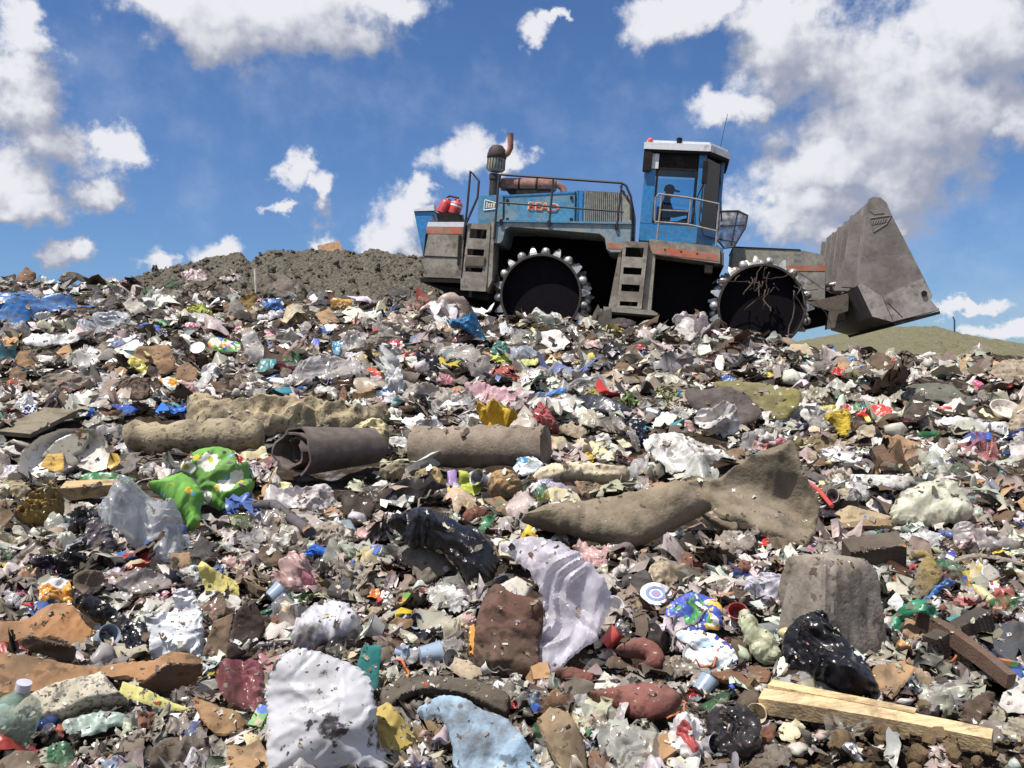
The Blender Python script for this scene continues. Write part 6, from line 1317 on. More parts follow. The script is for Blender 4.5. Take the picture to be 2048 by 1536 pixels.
T('felt', 'bundle of speckled grey newsprint at the lower left', (184, 176, 158), ZP([(60, 1140), (150, 1070), (250, 1000), (400, 930), (600, 880), (780, 828), (835, 870), (920, 980), (990, 1050), (850, 1060), (660, 1100), (500, 1165), (380, 1185), (180, 1265)], 0, 1136), t=.25, c=.05, res=62, name='newspaper_bundle', cat='newspaper',
  mat=M('newsprint', src='obj', rough=.9, spec=.1, dirt=(22, .53, .60, .75), mud=(.10, .09, .08, 1), speck=(90, .55, .62, .7), bump=('FBM', 30, .4, .005)))
T('paper', 'pale yellow strip of card across the lower left cardboard', (236, 230, 140), ZP([(942, 868), (1140, 940), (1300, 1020), (1470, 1090), (1400, 1104), (1150, 1060), (908, 972)], 0, 1136), incl=60, c=.03, lift=.06, t=.02)
o = bpy.data.objects.new('plastic_bottle', None); COL.objects.link(o); Pb = gp(30, 1480); o.location = Pb; sc = Pb[1] / F; ax = np.array((.30, -.1, .95)); ax /= np.linalg.norm(ax); base_ = np.array((-12 * sc, 0, .0))
child(o, 'body', MB().lathe([(0, 0), (.002, 44 * sc), (60 * sc, 46 * sc), (80 * sc, 40 * sc), (100 * sc, 17 * sc), (110 * sc, 13 * sc), (116 * sc, 13 * sc)], base_, ax, 24, False), 'glass', (150, 180, 165), True)
child(o, 'cap', MB().lathe([(110 * sc, 14.5 * sc), (126 * sc, 14.5 * sc), (127 * sc, 0)], base_, ax, 20, False), 'hard', (190, 190, 204)); tag(o, 'pale green clear bottle with a grey cap in the lower left corner', 'bottle'); HERO.append([(0, 1345), (58, 1345), (70, 1480), (0, 1490)])
T('bag', 'dark green bag near the lower left corner', (22, 104, 66), ZP([(360, 1390), (440, 1340), (540, 1360), (580, 1560), (400, 1560)], 0, 1136))
T('bag', 'pale blue scrap at the lower edge, left', (166, 186, 220), (222, 1526, 58, 44))
T('wrap', 'mint green crinkled wrapper under the newsprint bundle', (166, 190, 178), ZP([(480, 1190), (600, 1140), (800, 1110), (960, 1130), (980, 1210), (860, 1230), (700, 1290), (540, 1290)], 0, 1136))
T('wrap', 'red heart coloured scrap left of the dark green bag', (220, 90, 80), (64, 1504, 36, 34))
T('wrap', 'orange red scrap above the dark green bag', (206, 90, 66), (121, 1461, 26, 36))
T('rag', 'fluffy grey brown lump at the lower edge, left of the stained bag', (100, 90, 88), ZP([(1160, 1460), (1220, 1330), (1350, 1300), (1500, 1290), (1600, 1330), (1650, 1450), (1600, 1560), (1180, 1560)], 0, 1136), c=.2, t=.5, res=56)
T('card', 'crumpled muddy cardboard below the yellow strip', (150, 116, 80), ZP([(1480, 990), (1620, 1030), (1800, 1100), (1890, 1190), (1800, 1270), (1660, 1280), (1560, 1180)], 0, 1136), rnd=True)
T('paper', 'cream torn card left of the big stained bag bottom', (222, 204, 156), ZP([(1865, 1255), (1960, 1280), (1995, 1300), (1990, 1560), (1920, 1480)], 0, 1136))
T('wrap', 'yellow orange and white packet on the dark bags at the left', (226, 170, 50), ZP([(300, 190), (330, 120), (420, 90), (530, 100), (552, 200), (540, 270), (440, 230), (320, 270)], 0, 1136), mat='orangewhite')
T('black', 'black crumpled bag above the broomstick piece', (32, 29, 30), ZP([(560, 240), (660, 210), (800, 260), (900, 330), (1000, 400), (980, 520), (860, 470), (700, 400), (600, 320)], 0, 1136), res=50)
T('black', 'black film sheet left of the tall white bag', (24, 24, 32), ZP([(960, 440), (1080, 400), (1140, 500), (1150, 620), (1080, 720), (1000, 640), (940, 540)], 0, 1136))
T('clear', 'dirty clear bag above the tall white bag', (170, 160, 158), ZP([(880, 120), (960, 50), (1120, 20), (1290, 60), (1300, 150), (1160, 190), (960, 180)], 0, 1136))
T('clear', 'grey film bag at the left edge above the kraft cardboard', (186, 178, 186), (30, 1200, 80, 46))
T('wrap', 'small pink and white wrapper on the kraft cardboard', (220, 150, 160), (66, 1225, 66, 16), mat='redwhite')
T('black', 'dark violet bag at the left below the white crumpled ball', (48, 40, 54), (80, 1130, 70, 50))
T('wrap', 'orange scrap at the left edge below the ochre clump', (190, 110, 50), (12, 1082, 26, 18))
T('bag', 'green film scrap at the left edge below the orange scrap', (70, 110, 82), (12, 1110, 34, 36))
T('rag', 'tangled dark strips caught on the front drum top', (62, 48, 44), [(1478, 545), (1500, 528), (1540, 522), (1580, 530), (1610, 560), (1622, 600), (1608, 640), (1590, 600), (1580, 560), (1540, 545), (1500, 552)], base=(1560, 668), incl=88, t=.2, c=.3, w=.2, name='tangled_rag', cat='rag') if False else None
for (x, y, w, h, lab, col) in ((1500, 545, 40, 70, 'brown strips of cloth hanging over the left of the front drum', (58, 46, 38)), (1560, 535, 70, 50, 'dark brown shreds caught on the front drum rim', (60, 46, 40)), (1600, 560, 34, 90, 'grey brown film snagged on the right of the front drum', (86, 78, 72)), (1535, 560, 40, 80, 'dark reddish strings hanging down the front drum face', (48, 30, 26))):
    SEED[0] += 1; r = np.random.RandomState(SEED[0]); sc = 17.0 / F; c0 = ray(x, y); c0 = c0 * ((np.dot(O_, EY) - .03) / np.dot(c0, EY)); mb = MB()
    for k in range(7):
        p = c0 + EX * r.uniform(-.5, .5) * w * sc - EY * r.uniform(0, .10) - EZ * r.uniform(0, .3) * h * sc; n_ = r.randint(4, 9); pts = [p - c0]; d_ = np.array((r.randn() * .6, -.1, -1.)); st_ = h * sc * r.uniform(.2, .75) / n_
        for j in range(n_): d_ = d_ + r.randn(3) * .45; d_[2] = min(d_[2], .2); pts.append(pts[-1] + d_ * st_)
        for q in pts: q[1] = min(q[1], .02)
        mb.tube(pts, r.uniform(.005, .018), 4)
    mbo = mb.build('snagged_rag', mt['rag'], None, color=col, loc=c0, smooth=True); tag(mbo, lab, 'rag')
# lone pole on the far hill, board on the dirt bank
P = ray(1909, 668) * 54.0
custom('pole', 'thin dark pole with a bent top on the far grassy hill', 'pole', MB().tube([P + (0, 0, -.4), P + (0, 0, .8), P + (-.03, 0, .92), P + (-.11, 0, 1.06)], [.05, .045, .04, .035], 8), 'metal', (92, 92, 112))
P = ray(660, 500) * 25.0
custom('board', 'rusty brown board lying on top of the dirt bank', 'board', bar(MB(), P + (-.32, 0, -.05), P + (.30, .1, .12), .5, .06, up=(0, -.7, .7), seed=20), 'wood', (150, 112, 78))
def in_hero(px, py, grow=0):
    c = np.zeros(len(px), bool)
    for poly in HERO:
        P = np.array(poly, float); lo = P.min(0); hi = P.max(0)
        m = (px > lo[0]) & (px < hi[0]) & (py > lo[1]) & (py < hi[1])
        if not m.any(): continue
        k = np.where(m)[0]; x = px[k]; y = py[k]; ins = np.zeros(len(k), bool)
        for p, q in zip(P, np.roll(P, -1, 0)):
            s = (p[1] > y) != (q[1] > y); ins ^= s & (x < (q[0] - p[0]) * (y - p[1]) / (q[1] - p[1] + 1e-12) + p[0])
        c[k] |= ins
    return c


# ------------------------------------------------------------------ further single pieces between the larger ones
MARK = [(60, 600, 'blue tarpaulin'), (494, 604, 'olive brown sack'), (546, 606, 'small blue bag'), (683, 607, 'amber bag'), (936, 660, 'bright cyan blue bag'), (395, 696, 'round tub lid'), (307, 718, 'large flat brown cardboard'),
 (647, 743, 'large clear bag'), (751, 748, 'orange red packet'), (560, 840, 'foam mattress'), (120, 900, 'broken white tray'), (410, 970, 'green floral quilt'), (640, 930, 'rolled matting'), (960, 910, 'grey carpet roll'), (985, 835, 'vivid yellow bag'),
 (1092, 838, 'hot pink foam lump'), (1195, 803, 'black tented sheet'), (1400, 890, 'broad white film'), (1520, 790, 'olive felt sheet'), (1687, 842, 'mustard yellow sack'), (1757, 820, 'red and yellow packet'), (1875, 790, 'grey green sheet'),
 (1955, 880, 'royal blue bag'), (1768, 960, 'white polystyrene slab'), (1860, 1005, 'big cream bag'), (1300, 1030, 'rolled end of the brown mat'), (1520, 1000, 'fanned end of the brown mat'), (1165, 950, 'cream stuffed roll'), (1010, 972, 'brown foam block'),
 (860, 1080, 'big glossy black bag'), (1110, 1200, 'lilac plastic sheet'), (1020, 1260, 'maroon stained cushion'), (1310, 1190, 'blue ringed lid'), (1385, 1225, 'blue and yellow packet'), (1680, 1210, 'grey covered box'), (1750, 1440, 'long pale timber'),
 (650, 1250, 'round white bag'), (650, 1430, 'big stained white bag'), (970, 1460, 'pale blue cloth'), (1280, 1400, 'large maroon glove'), (350, 1250, 'tall white bag'), (200, 1360, 'long kraft cardboard'), (290, 1090, 'big clear sheet'), (85, 1005, 'ochre insulation clump'),
 (1930, 1310, 'rusty beam'), (1090, 590, 'rear drum'), (1520, 620, 'front drum'), (1265, 600, 'front ladder'), (1777, 722, 'orange red scrap under the bucket'), (437, 1165, 'pale yellow speckled sheet'), (590, 570, 'dirt bank')]
GK = [('bag', .20, ['crumpled', 'flattened', 'torn', 'dirty']), ('clear', .20, ['see-through', 'cloudy', 'creased', 'slack']), ('card', .16, ['bent', 'soggy', 'torn', 'curled']), ('paper', .11, ['creased', 'muddy', 'ragged', 'folded']),
      ('rag', .14, ['twisted', 'grimy', 'balled-up', 'limp']), ('black', .05, ['shiny', 'wrinkled', 'dusty', 'split']), ('rub', .06, ['thick', 'warped', 'chipped', 'scuffed']), ('wrap', .08, ['glossy', 'crinkled', 'squashed', 'open'])]
GN = dict(bag='plastic bag', clear='clear film', card='cardboard piece', paper='paper scrap', rag='rag', black='black film', rub='rubber sheet', wrap='wrapper')
GC = dict(bag=[('white', (228, 226, 226)), ('pale grey', (196, 190, 186)), ('grey brown', (160, 148, 136)), ('milky', (210, 206, 200)), ('dull pink', (206, 166, 162))], clear=[('greyish', (200, 196, 192)), ('yellowed', (206, 198, 176)), ('whitish', (216, 214, 214)), ('brownish', (172, 160, 148))],
          card=[('tan', (168, 134, 98)), ('brown', (130, 102, 76)), ('grey brown', (138, 122, 106)), ('dark brown', (92, 70, 54))], paper=[('white', (230, 226, 220)), ('cream', (222, 208, 176)), ('grey', (172, 166, 158)), ('beige', (190, 172, 146))],
          rag=[('grey', (120, 112, 106)), ('dark brown', (80, 64, 54)), ('beige', (172, 156, 134)), ('charcoal', (56, 52, 54)), ('reddish brown', (118, 72, 60))], black=[('black', (26, 25, 29)), ('very dark grey', (48, 45, 48))],
          rub=[('dark grey', (70, 66, 64)), ('grey', (112, 104, 98)), ('blackish brown', (58, 48, 42))], wrap=[('blue', (46, 100, 180)), ('red', (190, 56, 48)), ('silver', (196, 196, 202)), ('yellow', (220, 194, 76)), ('green', (60, 128, 86)), ('orange', (220, 124, 54)), ('turquoise', (60, 156, 164)), ('pink', (216, 140, 156))])
USED = set(o.get('label') for o in bpy.data.objects)


def place_label(px, py, words, noun):
    ds = sorted((((px - m[0]) ** 2 + (1.4 * (py - m[1])) ** 2), m) for m in MARK)
    def rel(m):
        dx, dy = px - m[0], py - m[1]
        h = 'right of' if dx > 0 else 'left of'; v = 'below' if dy > 0 else 'above'
        return h if abs(dx) > 2.2 * abs(dy) else (v if abs(dy) > 1.2 * abs(dx) else ('down to the ' if dy > 0 else 'up to the ') + h)
    for q in range(3):
        a = ds[q][1]; l = f"{words} {noun} {rel(a)} the {a[2]}"
        if l not in USED and len(l.split()) <= 16: return l
    for q in range(1, 7):
        a, b = ds[0][1], ds[q][1]; l = f"{words} {noun} {rel(a)} the {a[2]}, {rel(b)} the {b[2]}"
        if l not in USED and len(l.split()) <= 16: return l
    return None


gr = np.random.RandomState(77); cnt = 0; tries = 0
while cnt < 330 and tries < 4000:
    tries += 1; px = gr.uniform(-20, 2068); cr = float(np.interp(px, _CP, _CR)); py = cr + (1530 - cr) * gr.uniform(.02, 1) ** 1.15
    if in_hero(np.array([px]), np.array([py]))[0] or in_hero(np.array([px]), np.array([py + 22]))[0] or (px > 1560 and py > 1470): continue
    f = (py - cr) / (1536 - cr); w = float(np.clip((30 + 44 * f) * math.exp(.38 * gr.randn()), 20, 112)); h = w * gr.uniform(.42, .85)
    tp = np.array([px - w * .35, px + w * .35, px, px]); tq = np.array([py, py, py - h * .45, py + h * .3])
    if in_hero(tp, tq).sum() >= 1: continue
    g = GK[gr.choice(len(GK), p=np.array([k[1] for k in GK]) / sum(k[1] for k in GK))]; cn, cc = GC[g[0]][gr.randint(len(GC[g[0]]))]; st = g[2][gr.randint(len(g[2]))]
    if g[0] == 'wrap': w *= .6; h *= .6
    noun = GN[g[0]]; words = f"{st} {cn}" if not (g[0] == 'black') else (f"{st}" if cn == 'black' else f"{st} {cn}, nearly")
    lab = place_label(px, py, words, noun)
    if not lab: continue
    USED.add(lab); cc = tuple(np.clip(np.array(cc) * gr.uniform(.9, 1.06), 8, 245))
    T(g[0], lab, cc, (px, py, w, h, gr.uniform(-35, 35)), incl=float(gr.uniform(28, 62)), yaw=float(gr.uniform(-35, 35)), res=30 if w > 60 else 20, lift=.012); cnt += 1


# containers and cords between the sheets
def free_spot(y0=.05):
    while True:
        px = gr.uniform(20, 2030); cr = float(np.interp(px, _CP, _CR)); py = cr + (1525 - cr) * gr.uniform(y0, 1)
        if not in_hero(np.array([px, px, px]), np.array([py, py - 14, py + 18])).any() and not (px > 1560 and py > 1440): return px, py


def rot_to(ax):
    return Vector(ax).to_track_quat('Z', 'Y')


BC = [('clear', (205, 212, 210), 'glass'), ('green', (60, 130, 80), 'glass'), ('white', (226, 226, 224), 'hard'), ('blue', (50, 100, 180), 'glass'), ('brown', (110, 70, 40), 'glass'), ('yellowed', (206, 190, 140), 'hard')]
for i in range(34):
    for _ in range(20):
        px, py = free_spot(); nm, col, mm_ = BC[gr.randint(len(BC))]; lab = place_label(px, py, ['dented', 'squashed', 'muddy', 'empty'][gr.randint(4)] + ' ' + nm, 'bottle')
        if lab: break
    USED.add(lab); P = gp(px, py); s_ = gr.uniform(.55, 1.0) * (1 if P[1] > 4 else .7); a = gr.uniform(0, 6.28); ax = np.array((math.cos(a), math.sin(a), gr.uniform(-.1, .55))); r0 = .036 * s_; h0 = .2 * s_
    o = bpy.data.objects.new('bottle', None); COL.objects.link(o); o.location = P + (0, 0, r0 * .9); tag(o, lab, 'bottle', 'bottles in the rubbish')
    b_ = child(o, 'body', MB().lathe([(0, 0), (.001, r0 * .9), (h0 * .1, r0), (h0 * .35, r0 * gr.uniform(.7, 1)), (h0 * .6, r0), (h0 * .75, r0 * .85), (h0 * .9, r0 * .4), (h0, r0 * .36)], (0, 0, 0), ax, 18, False), mm_, col, True)
    child(o, 'cap', MB().lathe([(h0 * .96, r0 * .42), (h0 * 1.06, r0 * .42), (h0 * 1.061, 0)], (0, 0, 0), ax, 14, False), 'hard', [(40, 90, 180), (200, 50, 45), (230, 230, 230), (60, 140, 80)][gr.randint(4)])
    b_.scale = (1, 1, gr.uniform(.7, 1)); HERO.append(auto_poly(px, py, 16, 12, i))
CC = [('white', (230, 228, 224)), ('grey', (160, 158, 156)), ('red', (180, 50, 46)), ('silver', (190, 190, 196)), ('pale blue', (140, 160, 184)), ('cream', (220, 206, 170))]
for i in range(26):
    for _ in range(20):
        px, py = free_spot(); nm, col = CC[gr.randint(len(CC))]; lab = place_label(px, py, ['crushed', 'tipped', 'half-buried', 'cracked'][gr.randint(4)] + ' ' + nm, 'tub')
        if lab: break
    USED.add(lab); P = gp(px, py); s_ = gr.uniform(.6, 1.1) * (1 if P[1] > 4 else .7); a = gr.uniform(0, 6.28); ax = np.array((math.cos(a), math.sin(a) - .3, gr.uniform(-.1, .9))); r0 = .05 * s_; h0 = gr.uniform(.06, .11) * s_
    o = MB().lathe([(0, 0), (.001, r0 * .75), (h0, r0), (h0 * 1.02, r0 * 1.08), (h0 * 1.04, r0 * 1.06), (h0 * 1.0, r0 * .95), (h0 * .06, r0 * .7), (h0 * .06, 0)], (0, 0, 0), ax, 20, False).build('tub', mt['hard' if nm != 'silver' else 'metal'], None, color=col, smooth=True, sharp=40, loc=P + (0, 0, r0 * .6)); tag(o, lab, 'tub', 'tubs and cups in the rubbish')
    o.scale = (gr.uniform(.75, 1), 1, gr.uniform(.75, 1)); HERO.append(auto_poly(px, py, 16, 12, i))
XC = [('tan', (168, 132, 94), 'card'), ('white', (226, 224, 220), 'paper'), ('blue printed', (80, 110, 180), 'milk'), ('brown', (124, 96, 72), 'card'), ('red and white', (200, 120, 120), 'redwhite'), ('green and orange', (120, 160, 90), 'snack')]
for i in range(26):
    for _ in range(20):
        px, py = free_spot(); nm, col, mm_ = XC[gr.randint(len(XC))]; lab = place_label(px, py, ['flattened', 'caved-in', 'leaning', 'battered'][gr.randint(4)] + ' ' + nm, 'carton')
        if lab: break
    USED.add(lab); P = gp(px, py); s_ = gr.uniform(.5, 1.0) * (1.1 if P[1] > 4 else .6); d = np.array((.17, .11, .07)) * s_ * gr.uniform(.6, 1.2, 3); n = 6; g1 = np.linspace(-.5, .5, n); V = []; Fc = []
    for axx in range(3):
        for sg in (-.5, .5):
            b0 = len(V); u_, v_ = np.meshgrid(g1, g1); q = np.zeros((n * n, 3)); q[:, axx] = sg; q[:, (axx + 1) % 3] = u_.ravel(); q[:, (axx + 2) % 3] = v_.ravel(); V += list(q)
            for y_ in range(n - 1):
                for x_ in range(n - 1): k_ = b0 + y_ * n + x_; f_ = (k_, k_ + 1, k_ + n + 1, k_ + n); Fc.append(f_ if sg > 0 else f_[::-1])
    V = np.array(V); cseed = gr.randint(1 << 20); rr_ = np.random.RandomState(cseed)
    for q in range(5): dd = rr_.randn(3); dd /= np.linalg.norm(dd); V = V + (np.abs(V @ dd - rr_.uniform(-.3, .3)) * rr_.uniform(-.35, .35))[:, None] * rr_.randn(3) * .5
    V = V * d; qd = Quaternion((gr.randn(), gr.randn() * .3, gr.randn() * .3, gr.randn())).normalized().to_matrix(); V = V @ np.array(qd).T
    o = mk('carton', V, Fc, mt[mm_], color=col, loc=P + (0, 0, d[2] * .3)); tag(o, lab, 'carton', 'cartons in the rubbish'); HERO.append(auto_poly(px, py, 18, 14, i))
for i in range(26):
    for _ in range(20):
        px, py = free_spot(.1); nm, col = [('pale', (214, 204, 190)), ('black', (34, 32, 34)), ('orange', (206, 110, 60)), ('grey', (130, 124, 120)), ('brown', (110, 84, 64))][gr.randint(5)]; lab = place_label(px, py, ['tangled', 'trailing', 'looping', 'frayed'][gr.randint(4)] + ' ' + nm, 'cord')
        if lab: break
    USED.add(lab); P = gp(px, py); sc = P[1] / F; a = gr.uniform(-.5, .5); pts = []; q = P.copy(); st_ = 9 * sc
    for j in range(16):
        a += gr.randn() * .55; q = q + np.array((math.cos(a), math.sin(a) * 1.2, 0)) * st_; q[2] = float(H(q[0], q[1])) + .02 + .025 * gr.rand(); pts.append(q - P)
    o = MB().tube(pts, 1.5 * sc + .0015, 6).build('cord', mt['rag'], None, color=col, smooth=True, loc=P); tag(o, lab, 'cord', 'cords in the rubbish')
# ------------------------------------------------------------------ the mass of small litter
PAL = [((210, 205, 196), .20, 1), ((180, 171, 158), .19, 1), ((136, 126, 116), .15, 0), ((86, 74, 66), .11, 0), ((238, 236, 230), .13, 1), ((38, 35, 37), .085, 1), ((168, 136, 104), .035, 0), ((120, 80, 68), .012, 0),
       ((222, 206, 170), .03, 0), ((214, 140, 150), .010, 1), ((44, 104, 186), .012, 1), ((62, 128, 84), .009, 1), ((218, 190, 66), .009, 1), ((60, 150, 160), .006, 1), ((192, 52, 46), .008, 1), ((150, 150, 154), .04, 1), ((192, 178, 172), .03, 1)]
PW = np.array([p[1] for p in PAL]); PW /= PW.sum(); PC = np.array([lin(p[0])[:3] for p in PAL])


def ground_hits(px, py):
    x = (px - CX) / F; z = -(py - CY) / F; Yg = np.geomspace(1.15, 26, 260); best = np.full(len(px), np.nan); prev = None
    for Yv in Yg:
        d = z * Yv - H0(x * Yv, np.full(len(px), Yv)); m = np.isnan(best) & (d <= 0); best[m] = Yv
    return x, best


def scatter(n, seed, y0=545, y1=1780, x0=-800, x1=2860):
    n = int(n * 1.1)
    r = np.random.RandomState(seed); px = r.uniform(x0, x1, n); py = y0 + (y1 - y0) * r.uniform(0, 1, n)
    x, Yv = ground_hits(px, py); ok = ~np.isnan(Yv) & (Yv < 24)
    soil = (px > 1580) & (px < 2100) & (py > 1478)
    sh_ = np.clip(r.exponential(12, n), 0, 40); ok &= ~((in_hero(px, py) | in_hero(px, py - sh_)) & (r.rand(n) < .985)) & ~(soil & (r.rand(n) < .9))
    px, py, x, Yv = px[ok], py[ok], x[ok], Yv[ok]; Yv = Yv * r.uniform(.985, 1.015, len(Yv)); X = x * Yv
    return r, px, py, X, Yv, H(X, Yv)


def frames(r, n, tilt):
    a = r.uniform(0, 2 * np.pi, n); t = np.abs(r.randn(n)) * tilt; b = r.uniform(0, 2 * np.pi, n)
    nz = np.stack([np.sin(t) * np.cos(b), np.sin(t) * np.sin(b) - .12, np.cos(t)], 1); nz /= np.linalg.norm(nz, axis=1)[:, None]
    u = np.stack([np.cos(a), np.sin(a), np.zeros(n)], 1); u -= nz * (u * nz).sum(1)[:, None]; u /= np.linalg.norm(u, axis=1)[:, None]
    return u, np.cross(nz, u), nz


PALE = np.array([.32, .19, .07, .03, .27, .025, .02, .0, .06, .012, .012, .008, .012, .008, .008, .03, .035]); PALE /= PALE.sum()


def colours(r, n, py, pw=None, idx=False):
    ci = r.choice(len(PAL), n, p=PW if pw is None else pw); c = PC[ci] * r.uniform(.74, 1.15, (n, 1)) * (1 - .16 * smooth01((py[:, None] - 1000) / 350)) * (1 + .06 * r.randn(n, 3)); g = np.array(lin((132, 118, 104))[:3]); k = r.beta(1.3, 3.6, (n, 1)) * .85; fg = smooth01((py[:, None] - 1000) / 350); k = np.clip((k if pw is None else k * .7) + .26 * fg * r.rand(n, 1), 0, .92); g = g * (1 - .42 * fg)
    res = (np.clip(c * (1 - k) + g * k, .004, .85), np.array([p[2] for p in PAL])[ci]); return res + (ci,) if idx else res


CH = []   # (verts, quads/tris, colours per vert, material per face)


def add_sheets(n, seed, med, gx, aspect, fold, tilt, cap=.5, curl=0., **k):
    r, px, py, X, Yv, Zv = scatter(n, seed, **k); n = len(X); S = np.clip(med * np.exp(.55 * r.randn(n)), 6, 95) / F * Yv; S = np.clip(S, .006, cap)
    gy = max(2, int(round(gx / max(aspect, 1))) + 1) if aspect > 2 else gx
    a, b = np.meshgrid(np.linspace(-.5, .5, gx), np.linspace(-.5, .5, gy)); a = a.ravel(); b = b.ravel(); m = len(a)
    asp = aspect * r.uniform(.6, 1.5, n) if aspect > 2 else r.uniform(1, 2.0, n)
    lx = S[:, None] * (a[None] + .10 * r.randn(n, m)); ly = (S / asp)[:, None] * (b[None] + .12 * r.randn(n, m))
    # rounded / torn corner
    cr = 1 - .35 * r.rand(n, 1) * (np.abs(a) * np.abs(b) * 4)[None]; lx *= cr; ly *= cr
    lz = np.zeros((n, m))
    for q in range(4 if gx < 7 else 7):
        th = r.uniform(0, 6.28, (n, 1)); t = (np.cos(th) * lx + np.sin(th) * ly) / S[:, None] - r.uniform(-.35, .35, (n, 1)); lz += np.abs(t) * S[:, None] * fold * r.uniform(-1, 1, (n, 1))
    lz += fold * .16 * S[:, None] * r.randn(n, m) + curl * S[:, None] * r.uniform(-1, 1, (n, 1)) * (lx / S[:, None]) ** 2 * 4
    lz -= lz.mean(1, keepdims=True)
    u, v, w = frames(r, n, tilt); C = np.stack([X, Yv, Zv + S * r.uniform(-.04, .20, n)], 1)
    V = C[:, None] + lx[..., None] * u[:, None] + ly[..., None] * v[:, None] + lz[..., None] * w[:, None]
    i = (np.arange(gy - 1)[:, None] * gx + np.arange(gx - 1)[None]).ravel(); Q = np.stack([i, i + 1, i + gx + 1, i + gx], 1)
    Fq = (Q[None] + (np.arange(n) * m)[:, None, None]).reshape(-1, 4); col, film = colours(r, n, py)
    mat = np.where(film == 1, np.where(r.rand(n) < .22, 2, 1), 0); CH.append((V.reshape(-1, 3), Fq, np.repeat(col, m, 0), np.repeat(mat, len(Q))))


def add_lumps(n, seed, med, **k):
    r, px, py, X, Yv, Zv = scatter(n, seed, **k); n = len(X); S = np.clip(med * np.exp(.5 * r.randn(n)), 7, 80) / F * Yv * .5; S = np.clip(S, .004, .22)
    bm = bmesh.new(); bmesh.ops.create_icosphere(bm, subdivisions=2, radius=1); bv = np.array([q.co[:] for q in bm.verts]); bf = np.array([[q.index for q in f.verts] for f in bm.faces]); bm.free(); m = len(bv)
    rad = np.ones((n, m))
    for q in range(5):
        d = r.randn(n, 3); d /= np.linalg.norm(d, axis=1)[:, None]; t = d @ bv.T; rad -= .42 * np.abs(t - r.uniform(-.5, .5, (n, 1))) * r.uniform(-.6, 1, (n, 1))
    rad *= 1 + .20 * r.randn(n, m); sc = r.uniform(.55, 1.3, (n, 3)) * np.array((1.2, 1, .72)); u, v, w = frames(r, n, .5)
    Lc = bv[None] * rad[..., None] * sc[:, None] * S[:, None, None]; C = np.stack([X, Yv, Zv + S * r.uniform(0, .6, n)], 1)
    V = C[:, None] + Lc[..., :1] * u[:, None] + Lc[..., 1:2] * v[:, None] + Lc[..., 2:] * w[:, None]
    Ft = (bf[None] + (np.arange(n) * m)[:, None, None]).reshape(-1, 3); col, film = colours(r, n, py); CH.append((V.reshape(-1, 3), Ft, np.repeat(col, m, 0), np.repeat(film, len(bf))))


